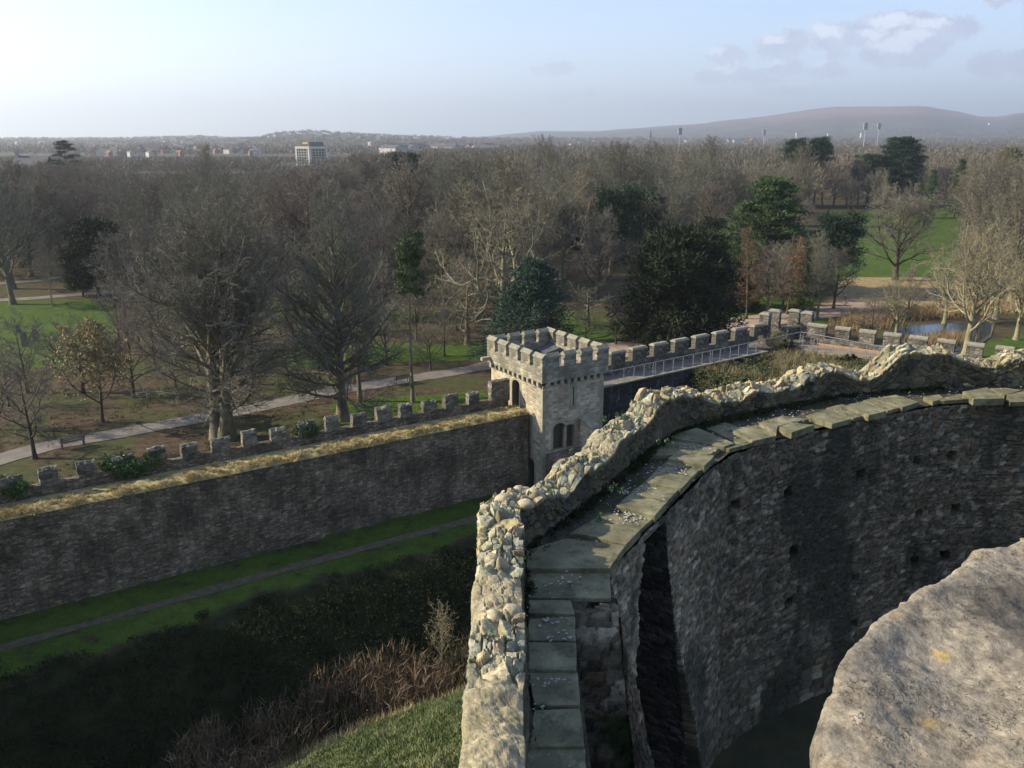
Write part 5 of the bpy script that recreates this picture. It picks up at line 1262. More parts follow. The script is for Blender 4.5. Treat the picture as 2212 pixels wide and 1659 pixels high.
def T(key, u, v, label, scale=1.0, sz=None, rz=None, name=None, cat='tree', yoff=0, group=None):
    x, y = G(u, v, -0.1); return tree(key, x, y + yoff, label, scale, rz, z=-0.15, sz=sz, name=name, cat=cat, group=group)
T('beechA', 483, 948, 'tall many-stemmed bare beech towering behind the near battlements, broadest crown of all', 1.2, rz=2.4, sz=1.0)
T('beechB', 741, 908, 'tall bare beech with one straight trunk, right of the many-stemmed beech', 1.0, rz=.4)
T('slimpine', 892, 870, 'slim pine with a long bare trunk and small green tuft on top', .98, name='slim_pine')
T('up1', 778, 868, 'thin dark young tree standing just right of the single-trunked beech', .62, sz=.8)
T('magnolia', 222, 914, 'small leaning magnolia with cream buds beyond the path by the bench', 1.2, rz=.8)
T('small1', 76, 992, 'small dark bare tree at the left edge beside the park bench', 1.35)
T('small2', 560, 832, 'low spreading bare shrub tree beyond the path behind the many-stemmed beech', 1.17)
T('small1', 640, 800, 'low dark bare shrub tree between the two tall beeches', 1.10)
T('small2', 690, 822, 'low crooked bare shrub tree beyond the path just left of the single-trunked beech', 1.04)
T('small2', 835, 790, 'wide low bare shrub tree on the grass between the straight beech and the slim pine', 1.30)
T('small1', 960, 770, 'low bare shrub tree on the grass strip right of the slim pine', 0.98)
T('small2', 335, 800, 'low twiggy bare tree at the grass edge behind the magnolia', 1.23)
T('small1', 430, 812, 'low bare reddish tree under the left boughs of the many-stemmed beech', 1.37)
T('small1', 20, 880, 'low bare tree cut by the left edge above the path', 1.0)
T('small2', 120, 800, 'faint twiggy shrub tree behind the magnolia on the open lawn edge', .7)
T('plane', 1085, 735, 'great gnarled plane tree with pale sunlit limbs behind the blue-green pine', 1.0, rz=1.2)
T('plane', 1215, 600, 'second pale-limbed plane tree standing behind and right of the great gnarled one', .95, rz=4.0)
T('spread', 1010, 745, 'low oak with long arching pale bough left of the blue-green pine', .95, rz=.3)
T('spread', 1270, 705, 'low oak with arching bough between the blue-green pine and the black yew', .7, rz=2.2)
T('bluepine', 1130, 798, 'bushy blue-green pine rising right behind the square tower', 1.16, sz=.93)
T('yew', 1450, 742, 'huge dark bushy yew right of the square tower', 1.0)
T('small1', 1330, 745, 'reddish-brown twiggy bush tree at the left foot of the huge yew', .85)
T('small2', 1265, 738, 'brown twiggy bush tree just right of the tower top', .7)
T('cedar', 1650, 632, 'broad layered green cedar right of the huge yew', 1.25, sz=1.1)
T('rust', 1612, 690, 'slim rusty-brown larch in front of the green cedar', .9)
T('spruce', 1580, 660, 'narrow green spruce between the huge yew and the cedar', .7)
T('rust', 1700, 680, 'dull brown feathery larch below the green cedar', .8)
T('spruce', 1735, 672, 'narrow dark spruce behind the bare tree near the corner piers', .62)
T('darkpine', 1790, 640, 'dark flat-topped pine right of the layered cedar', 1.0)
T('up2', 1752, 674, 'medium bare tree with forked pale trunk above the corner piers', .62, rz=1.0)
T('oak', 1934, 606, 'lone bare oak with twisted dark limbs on the far lawn', 1.05, rz=.5)
T('syc', 2086, 772, 'bare sycamore with pale lichened limbs behind the right-hand merlons', 1.12, rz=2.0)
T('syc', 1935, 728, 'low pale-limbed bare tree leaning over the river left of the sycamore', .62, rz=.4)
T('syc', 2195, 735, 'pale bare tree cut by the right edge beyond the last merlons', .8, rz=1.4)
T('up2', 2180, 665, 'tall ochre bare tree at the right edge above the river', 1.1, rz=3)
T('up2', 2120, 640, 'tall ochre bare tree a little left of the one at the right edge', .85, rz=1)
T('red1', 2235, 600, 'tall brown bare tree half cut by the right edge', 1.05)
T('red1', 2140, 560, 'brown bare tree behind the ochre ones right of the far lawn', .9)
T('holly', 213, 640, 'rounded dark evergreen holly among the bare trees on the left', 1.0)
T('holly', 180, 640, 'smaller dark evergreen at the foot of the holly on the left', .55)
T('round1', 28, 658, 'big dark-trunked bare tree at the edge of the left lawn', 1.0)
T('birch', 113, 662, 'thin straight young tree on the left lawn edge', .7)
T('plane', 1480, 500, 'bare tree with bold twisted grey limbs above the huge yew', 1.1, rz=.2)
T('birch', 1360, 510, 'white-stemmed birch in the wood left of the twisted grey tree', 1.1)
T('birch', 1905, 455, 'dead bleached tree standing at the far end of the right lawn', .95)
T('darkpine', 1318, 590, 'green pine in the wood above and left of the huge yew', 1.2)
T('darkpine', 1385, 575, 'rounder green pine close above the huge yew', 1.15)
T('tallpine', 1708, 446, 'left one of two tall dark pines with tufted tops on the right skyline', 1.0)
T('tallpine', 1757, 446, 'right one of two tall dark pines with tufted tops on the right skyline', 1.02)
T('cedar2', 1935, 446, 'massive dark cedar above the far lawn on the right', 1.12, name='cedar_tree')
T('cedar2', 1872, 446, 'lower dark cedar leaning against the massive one above the far lawn', .85)
T('spruce', 2003, 472, 'yellow-green spruce beside the far lawn under the massive cedar', 1.0)
T('spruce', 2060, 470, 'dark spruce right of the massive cedar', 1.2)
T('spruce', 2100, 478, 'broad dark spruce at the right end of the far lawn', 1.1)
T('cedar', 2165, 440, 'dark cedar near the skyline at the right edge', 1.25)
T('cedar2', 876, 482, 'dark spreading evergreen in the wood left of centre', .92)
T('holly', 862, 515, 'bluish dark evergreen below the spreading one left of centre', 1.3)
T('cedar2', 820, 430, 'broad murky evergreen left of the bluish one', .6)
T('oldcedar', 157, 450, 'ragged layered cedar breaking the skyline on the left', 1.2)
T('slimpine', 905, 680, 'green bushy conifer behind the slim pine trunk', .75, name='conifer')
T('small2', 500, 790, 'low twiggy shrub tree directly behind the trunk of the many-stemmed beech', 1.10)
T('small1', 380, 840, 'low reddish shrub tree under the drooping left boughs, near the path', 1.00)
T('small2', 610, 770, 'grey low shrub tree on the grass edge between the two tall beeches', 1.10)
T('small1', 720, 760, 'low bare shrub tree just behind the trunk of the straight beech', 1.15)
T('small2', 780, 775, 'low spreading shrub tree behind the thin dark young tree', 1.15)
T('small2', 900, 740, 'broad low bare tree behind the slim pine', 1.30)
T('small1', 985, 715, 'brown low bare tree left of the blue-green pine', 1.30)
T('small2', 560, 735, 'wide shrub tree on the far grass behind the many-stemmed beech', 1.30)
T('small1', 300, 740, 'low bare tree on the right edge of the left lawn', 1.20)
T('small2', 660, 720, 'wide shrub tree on the far grass left of the straight beech', 1.40)
T('small1', 830, 715, 'brown shrub tree on the far grass between straight beech and slim pine', 1.50)
T('red1', 330, 690, 'brown bare tree behind the left boughs of the many-stemmed beech', 0.75)
T('round2', 590, 690, 'wide bare tree directly behind the gap between the two beeches', 0.80)
T('red1', 830, 680, 'bare tree filling the gap between the straight beech and the slim pine', 0.80)
T('round2', 960, 660, 'bare tree left of the great gnarled plane', 0.80)
T('plane', 1010, 640, 'third pale-limbed plane tree left of the great gnarled one', 0.85)
T('red1', 1290, 650, 'bare tree with brown twigs between the gnarled plane and the yew', 0.80)
T('syc', 2040, 700, 'pale bare tree on the near river bank left of the sycamore crown', 0.75)
T('syc', 2150, 690, 'pale twisted bare tree on the river bank right of the sycamore', 0.90)
T('small1', 1880, 735, 'reddish riverside shrub tree behind the first big merlons', 1.00)
T('small1', 1960, 690, 'reddish riverside shrub tree beyond the blue water', 1.20)
T('small2', 180, 850, 'low bare shrub tree just left of the magnolia trunk, beyond the path', 1.30)
T('small1', 290, 860, 'bare twiggy tree right of the magnolia, beyond the path', 1.35)
T('small2', 350, 770, 'wide bare shrub tree between magnolia and the many-stemmed beech', 1.50)
T('small1', 260, 760, 'brown bare small tree behind the magnolia crown', 1.40)
T('small2', 420, 740, 'wide low bare tree on the far side of the many-stemmed beech, left', 1.50)
T('small1', 460, 700, 'brown bare small tree far behind the many-stemmed beech, left of its trunk', 1.50)
T('red1', 270, 690, 'brown bare tree at the right border of the left lawn', 0.70)
T('round2', 400, 670, 'bare tree behind the many-stemmed beech crown, on its left', 0.75)
T('small2', 1030, 700, 'low bare tree tight to the left of the blue-green pine', 1.40)
T('small2', 930, 800, 'low twiggy shrub beside the path between slim pine and tower', 0.90)
T('round2', 740, 690, 'wide bare tree directly behind the straight beech', 0.75)
T('small1', 1000, 690, 'brown bare small tree behind the arching oak bough', 1.40)
T('small1', 60, 850, 'bare small tree beyond the path at the far left, behind the bench', 1.30)
T('small2', -20, 930, 'bare shrub tree cut by the left edge just beyond the path', 1.30)
T('yew', 1585, 668, 'dark evergreen thicket tree between the huge yew and the cedar', .5)
T('holly', 1540, 585, 'dark holly in the wood just right of the twisted grey tree', .8)
T('holly', 1230, 560, 'dark evergreen deep in the wood above the blue-green pine', .9)
T('holly', 700, 600, 'dark evergreen deep in the wood right of the many-stemmed beech', .8)
for k_, (x_, y_, kk_, sc_, lb_) in enumerate([(-37, 33.5, 'yew', 1.0, 'dark yew by the ditch'), (-40, 26, 'holly', 1.3, 'holly by the ditch'), (-47, 31, 'cedar2', .8, 'dark cedar inside the wall')]):  # unseen evergreens added to throw shade over the ditch lawn
    tree(kk_, x_, y_, lb_ + ' added out of view to shade the lawn', sc_)
for k_, (u_, kk_, sc_) in enumerate([(1612, 'round1', .95), (1640, 'red1', 1.0), (1668, 'up1', .95), (1690, 'round2', 1.0), (1722, 'red1', .95), (1745, 'up2', .9), (1775, 'round1', 1.0), (1800, 'round2', .98), (1828, 'red1', .9), (1852, 'up1', .95), (1880, 'round1', .8), (1905, 'red1', .75), (1960, 'round2', .7), (1985, 'up1', .7), (2040, 'red1', .85), (2075, 'round1', .95)]):
    x_, y_ = G(u_, 447 + 3 * math.sin(k_ * 2.1), -.1); tree(kk_, x_, y_, 'bare brown tree in the row closing the far end of the right lawn', sc_ * 1.1, z=-.15, sz=sc_, group='bare brown trees in the row closing the far end of the right lawn')
T('up1', 1690, 668, 'straggly grey-brown bare tree below the layered cedar', .6, sz=.55)
T('red1', 1655, 690, 'brown bare tree in front of the cedar foot, left of the corner piers', .6)
T('round2', 1800, 668, 'brown bare tree under the dark flat-topped pine', .55)
T('up1', 1765, 690, 'thin grey bare tree right above the corner piers', .55)
T('oak', 1835, 452, 'small round bare tree at the top of the far lawn', .7)
T('up2', 450, 430, 'tall pale poplar-like tree on the left skyline', 1.18)
T('up2', 1530, 440, 'tall golden-twigged willow on the skyline right of centre', 1.33)
T('round1', 1180, 430, 'round bare tree crown standing above the wood near the centre skyline', 1.42)
T('round2', 1310, 430, 'second round bare crown on the centre skyline', 1.36)
T('round2', 1410, 430, 'third round bare crown on the skyline right of centre', 1.36)
def vminf(u, y): return np.where((y > 470) & (u < 770) & ~((u > 590) & (u < 745) & (y < 690)), np.minimum(vmin(u), 336), vmin(u))
def vmin(u): return np.interp(u, [0, 270, 290, 415, 430, 475, 490, 590, 620, 750, 770, 900, 1100, 1600, 2212], [345, 345, 368, 368, 340, 340, 368, 366, 356, 352, 328, 320, 306, 302, 298])
# the wood between: jittered rows outside the lawns
def limit_v(u):
    return np.interp(u, [-200, 230, 260, 700, 900, 940, 1290, 1300, 1580, 1600, 1740, 1760, 2075, 2085, 2400], [628, 628, 650, 655, 640, 650, 640, 600, 560, 530, 500, 440, 436, 560, 620])
GP2 = [[(840, 470), (905, 480), (900, 570), (850, 540)], [(920, 560), (1000, 575), (1000, 650), (930, 640)]]
ZONES = [(-400, 260, 'bare tree in the hazy wood at the far left, beyond the left lawn'), (260, 640, 'bare tree in the wood behind the many-stemmed beech'), (640, 930, 'bare tree in the wood behind the straight beech and the slim pine'),
         (930, 1290, 'bare tree in the wood around and behind the pale plane trees'), (1290, 1620, 'bare tree in the wood above the huge yew'), (1620, 1830, 'bare tree in the wood behind the layered cedar'), (1830, 2080, 'bare tree in the wood beyond the far right lawn'), (2080, 2700, 'bare tree in the wood along the right edge')]
KH = dict(round1=18, round2=17, up1=19.5, up2=19, red1=18)
kinds = ['round1', 'round2', 'up1', 'up2', 'red1']
pts = []
for yy in np.arange(105, 420, 1.0): pass
gstep = 11.0; cand = []
for iy in range(60):
    yy = 106 + iy * gstep * (1 + iy * .004)
    if yy > 520: break
    hw = yy * .66 + 14
    for ix in range(int(-hw / gstep) - 1, int(hw / gstep) + 2):
        x = ix * gstep + rng.normal() * 3.6 + (iy % 2) * gstep / 2; y = yy + rng.normal() * 3.6
        u, v = proj(x, y, 0.0)
        if not -90 < u < 2300: continue
        if v > limit_v(u): continue
        if any(inpoly(np.array([u]), np.array([v]), p)[0] for p in GP2): continue
        hm = float(24 - (vminf(u, y) - 298.4) / FPX * y * .97)
        if hm < 5: continue
        cand.append((y, x, u, v, hm))
cand.sort(); NIND = 300 - NTREE[0]; FARW = cand[NIND:]
for (y, x, u, v, hm) in cand[:NIND]:
    zi = [z for z in ZONES if z[0] <= u < z[1]][0]
    kk = kinds[rng.integers(0, 5)]; sc = .86 + .26 * rng.random(); sc *= 1.06 if u < 900 else .98
    if u > 2080: kk = ['up2', 'red1', 'round2'][rng.integers(0, 3)]
    sc *= .82 + .34 * rng.random(); sc = min(sc, hm / KH[kk])
    e = tree(kk, x, y, zi[2], sc * (1.0 + .25 * rng.random()), z=-.15, group=zi[2].replace('bare tree', 'bare trees'), sz=sc)
print('trees', NTREE[0], 'cand', len(cand))
# beyond them: one mass of distant crowns
def hill_h(x, y):
    r = np.hypot(x, y); azd = np.arctan2(x, y); out = np.full(np.shape(x), -3.0)
    for prof, Rr_, r0_, back in LAYERS:
        us = np.array([p[0] for p in prof], float); vs = np.array([p[1] for p in prof], float)
        azs = np.arctan((us - 1106) / FPX / 1.042); hs = 24 + (298.4 - vs) / FPX * Rr_ * .922 * np.cos(azs)
        hh_ = np.interp(azd, azs, hs); 
        f = np.where(r < Rr_, smooth01(r, r0_, Rr_) ** 1.15, 1 - .8 * smooth01(r, Rr_, Rr_ + back))
        out = np.maximum(out, -3 + (hh_ + 3) * f)
    return out
LAYERS = [([(-900, 304), (0, 303), (250, 302), (400, 299), (430, 297), (480, 301), (900, 304), (2300, 306)], 4200, 1100, 1500),
          ([(300, 312), (555, 302), (600, 292), (640, 288), (690, 287), (735, 292), (800, 295), (900, 299), (1050, 303), (2300, 306)], 3300, 1200, 900),
          ([(700, 303), (950, 300), (1060, 294), (1110, 289), (1170, 283), (1290, 284), (1350, 279), (1500, 269), (1640, 254), (1750, 239), (1800, 234), (1860, 232), (1990, 231), (2060, 242), (2110, 253), (2150, 254), (2190, 246), (2240, 242), (2600, 250), (3000, 262)], 8600, 3000, 2200)]
az_ = np.radians(np.linspace(-60, 60, 420)); rr_ = np.concatenate([np.linspace(1000, 4600, 50), np.linspace(4750, 11200, 50)])
AA, RR = np.meshgrid(az_, rr_, indexing='ij'); HX = np.sin(AA) * RR; HY = np.cos(AA) * RR; HZ = hill_h(HX, HY)
nh = vnoise(np.stack([HX.ravel(), HY.ravel()], 1), 420, 5, 5).reshape(HX.shape); HZ += nh * np.clip(HZ, 0, 60) * .14 + 1.5 * vnoise(np.stack([HX.ravel(), HY.ravel()], 1), 60, 6, 2).reshape(HX.shape)
t = NT('hillside'); tc = t.n('TexCoord').outputs['Object']; h1 = t.noise(tc, .0016, 6, .6); h2 = t.noise(tc, .008, 6, .65); hz_ = t.n('SeparateXYZ', {0: tc}).outputs[2]
c_ = t.ramp(t.math('MULTIPLY_ADD', h2, .6, t.math('MULTIPLY', h1, .4)), [(.40, (.022, .026, .018)), (.46, (.075, .052, .04)), (.51, (.04, .036, .026)), (.55, (.10, .075, .05)), (.60, (.085, .11, .045))])
c_ = t.mix(t.ramp(t.math('MULTIPLY_ADD', h2, 120., t.math('MULTIPLY', hz_, 1.0)), [(0.0, 0.), (1., 1.)]), c_, c_)
top = t.ramp(t.math('DIVIDE', t.math('MULTIPLY_ADD', h2, 140., hz_), 400.), [(.40, 0.), (.62, 1.)])
c_ = t.mix(t.math('MULTIPLY', top, t.ramp(h1, [(.4, .25), (.55, 1.)])), c_, (.19, .095, .065))
hills = mk('hills', np.stack([HX, HY, HZ], -1), grid_faces(len(az_), len(rr_))[:, ::-1], t.finish(c_, .95, h2, .6, 8.0, .05), smooth=True); tag(hills, kind='structure')
mt = []
shrub_pts = []
for k in range(2600):
    y = 108 + 330 * rng.random(); x = (rng.random() * 2 - 1) * y * .66; u, v = proj(x, y, 0.0)
    if v > limit_v(u) - 4: continue
    if any(inpoly(np.array([u]), np.array([v]), p)[0] for p in GP2 + grass_polys): continue
    shrub_pts.append((x, y))
rg = np.random.default_rng(12)
def mass(x, y, z, H, W_, n, l, w):
    q = nrmv(rg.normal(size=(n, 3))); q[:, 2] = np.abs(q[:, 2]) * 1.0 - .25; rad = rg.random(n) ** .4
    C = np.array([x, y, z + H * .52]) + q * rad[:, None] * np.array([W_ * .5, W_ * .5, H * .46])
    D = nrmv(q * .8 + rg.normal(size=(n, 3)) * .5 + [0, 0, .5]); S = nrmv(np.cross(D, rg.normal(size=(n, 3))))
    return tris(C, D, S, l * (.6 + .8 * rg.random(n)), w * (.7 + .6 * rg.random(n)))
us_ = [mass(x, y, -.3, 2.5 + 4.5 * rg.random(), 5 + 4 * rg.random(), 300, .9, .055) for x, y in shrub_pts]
o = mk('understorey', *join(us_), M_TWIG2); tag(o, 'tangled leafless understorey filling the wood between the park trees', 'undergrowth', kind='stuff')
for (y, x, u, v, hm) in FARW: mt.append(mass(x, y, -.2, min(hm, 15 + 6 * rg.random()), 12 + 3 * rg.random(), 420, 1.9, .2))
yy = 520
while yy < 1150:
    hw = yy * .68; st_ = 13.5 + (yy - 520) * .006
    for xx in np.arange(-hw, hw, st_):
        x = xx + rg.normal() * 4; y = yy + rg.normal() * 4; u, v = proj(x, y, 0.)
        dens = .8 if (u < 260 or u > 640) else .55
        hm = min(24 - (vminf(u, y) - 298.4) / FPX * y * .97, 12.5 if u < 770 else 30)
        if rg.random() < dens and hm > 4.5: mt.append(mass(x, y, -.2, min(hm, 13 + 8 * rg.random()), 12 + 4 * rg.random(), 150, 2.6, .42))
    yy += st_
for k in range(5200):
    y = 1150 + 3600 * rg.random() ** 1.3; x = (rg.random() * 2 - 1) * y * .68; z = float(max(-.2, hill_h(np.array(x), np.array(y)))); mt.append(mass(x, y, z - 1, 9 + 8 * rg.random(), 12 + 14 * rg.random(), 34, 4.5, 1.6))
o = mk('distant_wood', *join(mt), veg_mat('distant_twigs', [(.36, (0.075, 0.075, 0.056)), (.5, (0.119, 0.109, 0.085)), (.62, (0.154, 0.134, 0.100))], .012)); tag(o, 'mass of distant bare treetops stretching from the park wood to the hills', 'woodland', kind='stuff')
# ------------------------------------------------------------------ ground vegetation
rg = np.random.default_rng(31)
def zt_(x, y): return terr(x, y)[0]
# brambles and ivy on the ditch bank
def scatter_bank(n, dlo, dhi, slo, shi):
    s = slo + (shi - slo) * rg.random(n); d = dlo + (dhi - dlo) * rg.random(n)
    x = NP[0] + NL[0] * s + NN[0] * d; y = NP[1] + NL[1] * s + NN[1] * d; return x, y
x, y = scatter_bank(8200, 4.6, 13.0, -38, 26); rr0 = np.hypot(x - KC[0], y - KC[1]); dd_ = (x - NP[0]) * NN[0] + (y - NP[1]) * NN[1]; k = (rr0 > 30.6) & (y < wall_y(x) - 4) & (rg.random(len(x)) < smooth01(dd_ + vnoise(np.stack([x, y], 1), 1.6, 48) * .9, 4.6, 6.6)); x, y = x[k], y[k]
z = zt_(x, y) + .02 + .20 * rg.random(len(x))
V1 = clumps(np.stack([x, y, z], 1), .26 + .18 * rg.random(len(x)), 44, .10, .07, rg, up=.05, flat=.4)
o = mk('bramble_thicket', *V1, M_BRAM); tag(o, 'dark ivy and bramble thicket covering the ditch bank below the lawn', 'brambles', kind='stuff')
def stalks(x, y, z, h, lean, r, mat, name, K=4):
    N = len(x); P = np.zeros((N, K, 3)); P[:, 0] = np.stack([x, y, z], 1); d = nrmv(np.stack([rg.normal(size=N) * lean, rg.normal(size=N) * lean, np.ones(N)], 1))
    b = rg.normal(size=(N, 3)) * [lean * .3, lean * .3, 0]
    for k in range(1, K): d = nrmv(d + b); P[:, k] = P[:, k - 1] + d * (h / (K - 1))[:, None]
    return tubes(P, np.tile(np.linspace(1, .3, K) * r, (N, 1)), 3)
x, y = scatter_bank(900, 5.6, 12.5, -34, 26); k = np.hypot(x - KC[0], y - KC[1]) > 31; x, y = x[k], y[k]
o = mk('bramble_stems', *stalks(x, y, zt_(x, y), .4 + .6 * rg.random(len(x)), .6, .006, None, ''), M_DARKBARK); tag(o, 'thin bare bramble stems arching out of the ditch bank', 'brambles', kind='stuff')
# reeds along the ditch floor
x, y = scatter_bank(60000, 9.8, 22, -36, 24); rr0 = np.hypot(x - KC[0], y - KC[1])
pn = vnoise(np.stack([x, y], 1), 2.5, 44); k = (rr0 > 30.2) & (rr0 < 34.6 + pn * 1.4) & (rg.random(len(x)) < .45 + pn * 1.3) ; x, y = x[k][:11000], y[k][:11000]
A1 = stalks(x, y, zt_(x, y) - .05, 0.7 + 1.0 * rg.random(len(x)), .16, .010, None, '')
xl = x; yl = y; C = np.stack([xl, yl, zt_(xl, yl) + .5 + 1.0 * rg.random(len(xl))], 1); D = nrmv(rg.normal(size=C.shape) * [.45, .45, .3] + [0, 0, .7]); A2 = tris(C, D, nrmv(np.cross(D, rg.normal(size=C.shape))), .45 + .3 * rg.random(len(C)), np.full(len(C), .035))
o = mk('reeds', *A1, M_REED); tag(o, 'dry brown reeds standing thick on the ditch floor', 'reeds', kind='stuff')
o = mk('reed_leaves', *A2, M_REED); tag(o, 'loose dry reed leaves bent over among the reeds', 'reeds', kind='stuff')
# motte turf: short rough blades and leaves
th = np.radians(rg.uniform(104, 158, 300000)); r_ = rg.uniform(13.5, 31.2, 300000); x = KC[0] + np.cos(th) * r_; y = KC[1] + np.sin(th) * r_
pn = vnoise(np.stack([x, y], 1), 1.0, 45)
C = np.stack([x, y, zt_(x, y) - .01], 1); D = nrmv(rg.normal(size=C.shape) * .8 + [0, 0, .8]); o = mk('motte_grass', *tris(C, D, nrmv(np.cross(D, rg.normal(size=C.shape))), (.08 + .12 * rg.random(len(C))) * (1 + .8 * pn) * (.6 + r_ / 40), (.025 + .04 * rg.random(len(C))) * (.5 + r_ / 50)), M_GRASSB); tag(o, 'rough sunlit grass and weeds on the mound below the keep wall', 'grass', kind='stuff')
k = r_ > 29.6; C = C[k][:5000]; D = nrmv(rg.normal(size=C.shape) * .5 + [0, 0, 1]); o = mk('dry_fringe', *tris(C, D, nrmv(np.cross(D, rg.normal(size=C.shape))), .3 + .45 * rg.random(len(C)), np.full(len(C), .035)), M_STRAW); tag(o, 'orange-brown dry grass fringe at the foot of the mound', 'grass', kind='stuff')
# straw tufts on the near wall walk: leaning tussocks
N = 1350; s = -40 + 60 * rg.random(N); t_ = rg.random(N) ** .9 * 1.8 - .06; tx = NP[0] + NL[0] * s - NN[0] * (t_ + .02); ty = NP[1] + NL[1] * s - NN[1] * (t_ + .02)
big_ = (.55 + .75 * rg.random(N)) * (1 + .6 * vnoise(np.stack([s, t_], 1), 1.3, 4)) * (1.1 - .35 * t_); nb = 130; C0 = np.repeat(np.stack([tx, ty, np.full(N, WALK + .03)], 1), nb, 0); bb = np.repeat(big_, nb)
h_ = nrmv(rg.normal(size=(N * nb, 3)) * [1, 1, 0]); f_ = rg.random(N * nb); lean_ = np.repeat(nrmv(rg.normal(size=(N, 3)) * [1, 1, 0]) * .35, nb, 0)
C = C0 + h_ * (bb * .20 * f_)[:, None] + [0, 0, 1] * (bb * .16 * (1 - f_ ** 2))[:, None]
D = nrmv(h_ * (.25 + 1.0 * f_)[:, None] + lean_ + rg.normal(size=C.shape) * .25 + [0, 0, .55]); o = mk('straw_tussocks', *tris(C, D, nrmv(np.cross(D, rg.normal(size=C.shape))), .17 * bb * (.6 + .8 * rg.random(len(C))), np.full(len(C), .028)), M_STRAW); tag(o, 'golden straw tussocks along the top of the near curtain wall', 'grass', kind='stuff')
# overgrown slope under the railed walk
n = 5200; x = rg.uniform(11, 48, n); y = rg.uniform(48, 76, n); z = zt_(x, y); k = (z > .8) & (y < wall_y(x) - .25); x, y, z = x[k], y[k], z[k]
pn = vnoise(np.stack([x, y], 1), 3.0, 46)
V1 = clumps(np.stack([x, y, z + .1 + .12 * rg.random(len(x))], 1)[pn > -.15], np.full((pn > -.15).sum(), .35), 40, .16, .10, rg, up=.35, flat=.6)
M_SCRUB = veg_mat('slope_scrub', [(.3, (.035, .045, .018)), (.5, (.09, .10, .04)), (.7, (.17, .15, .07))], .6, .7)
o = mk('slope_scrub', *V1, M_SCRUB); tag(o, 'low ivy and weeds on the overgrown slope below the railed walk', 'undergrowth', kind='stuff')
q = pn < .1; C = np.repeat(np.stack([x, y, z], 1)[q], 14, 0); C += rg.normal(size=C.shape) * [.2, .2, 0]; D = nrmv(rg.normal(size=C.shape) * .35 + [0, 0, 1])
o = mk('slope_grass', *tris(C, D, nrmv(np.cross(D, rg.normal(size=C.shape))), .4 + .5 * rg.random(len(C)), np.full(len(C), .03)), veg_mat('slope_straw', [(.3, (.14, .11, .06)), (.6, (.30, .25, .14))], .6)); tag(o, 'pale dead grass stalks on the overgrown slope', 'grass', kind='stuff')
# plants and fallen leaves on the floor of the park by the path
n = 5200; s = -60 + 85 * rg.random(n); d_ = -4 - 34 * rg.random(n) ** 1.3; x = NP[0] + NL[0] * s + NN[0] * d_; y = NP[1] + NL[1] * s + NN[1] * d_
pn = vnoise(np.stack([x, y], 1), 4.0, 47); pu_, pv_ = proj(x, y, 0 * x); ok = (pn > -.25) & (polydist(x, y, [G(-60, 1010, 0), G(90, 965, 0), G(260, 935, 0), G(520, 887, 0), G(740, 841, 0), G(1030, 795, 0)]) > 1.7)
C = np.repeat(np.stack([x, y, 0 * x - .03], 1)[ok], 12, 0); C += rg.normal(size=C.shape) * [.16, .16, 0]; D = nrmv(rg.normal(size=C.shape) * .7 + [0, 0, .8])
o = mk('floor_plants', *tris(C, D, nrmv(np.cross(D, rg.normal(size=C.shape))), .12 + .16 * rg.random(len(C)), np.full(len(C), .05)), veg_mat('floor_leaves', [(.35, (.02, .035, .012)), (.5, (.05, .07, .022)), (.65, (.10, .10, .035))], .5)); tag(o, 'dark low plants dotted over the leaf litter beside the park path', 'ground cover', kind='stuff')
# sapling in the ditch
tr, cr, tip = bare_tree(91, 3.2, .035, .12, 16, 34, .6, .14, .10, 5, .45, 3, .45, 2, .5, tw=.006, mult=2)
tree_kind('sapling', 'bare_sapling', tr, cr, M_PALEBARK, M_TWIG4)
x, y = G(955, 1440, -2.9); tree('sapling', x, y, 'pale bare sapling growing among the reeds in the ditch', 1.25, cat='sapling', z=-2.95)
# bare bush and ivy mound beside the corner railing
tr, cr, tip = bare_tree(92, 1.7, .05, .05, 26, 48, .9, .06, .16, 6, .5, 4, .45, 3, .5, tw=.009, mult=4)
tree_kind('bush', 'bare_bush', tr, cr, M_PALEBARK, M_TWIG4)
x, y = G(1675, 762, 5.0); tree('bush', x, y, 'pale tangled bare bush by the bend of the railing', 1.35, cat='bush', z=4.9)
def ivy(name, c, rad, n, label, base_m=M_IVY, leaf=.13):
    e = empty(name, (c[0], c[1], c[2])); tag(e, label, 'ivy')
    cs = nrmv(rg.normal(size=(n, 3))) * rad * (rg.random((n, 1)) ** .4); V_, F_ = clumps(cs, np.full(n, .16), 30, leaf, leaf * .8, rg, up=.2)
    mk('foliage', V_, F_, base_m, e)
    V2, F2 = stalks(np.array([0., .1, -.1]), np.array([0., .05, .1]), np.array([-rad[2]] * 3), np.array([rad[2] * 1.2] * 3), .3, .02, None, ''); mk('stems', V2, F2, M_DARKBARK, e); return e
def on_par(u, dz=0): s_ = on_line(Pp, NL, u, WALK + .9); p = at(Pp, NL, s_, NN, -.2); return (p[0], p[1], WALK + .75 + dz)
ivy('ivy_clump', on_par(262, .1), np.array([1.15, .55, .65]), 95, 'bushy green ivy clump swallowing a stretch of the near parapet')
ivy('ivy_clump', on_par(285, -.2), np.array([.9, .45, .45]), 60, 'darker trailing ivy on the right flank of the big ivy clump')
ivy('ivy_clump', on_par(333, .1), np.array([.5, .4, .5]), 45, 'small ivy patch hugging the left side of a merlon right of the big ivy clump')
ivy('ivy_clump', on_par(664, .15), np.array([.7, .45, .5]), 64, 'compact ivy clump capping the merlon in front of the straight beech')
ivy('ivy_clump', on_par(22, .1), np.array([1.0, .45, .6]), 80, 'dark ivy over the leftmost merlon at the left edge')
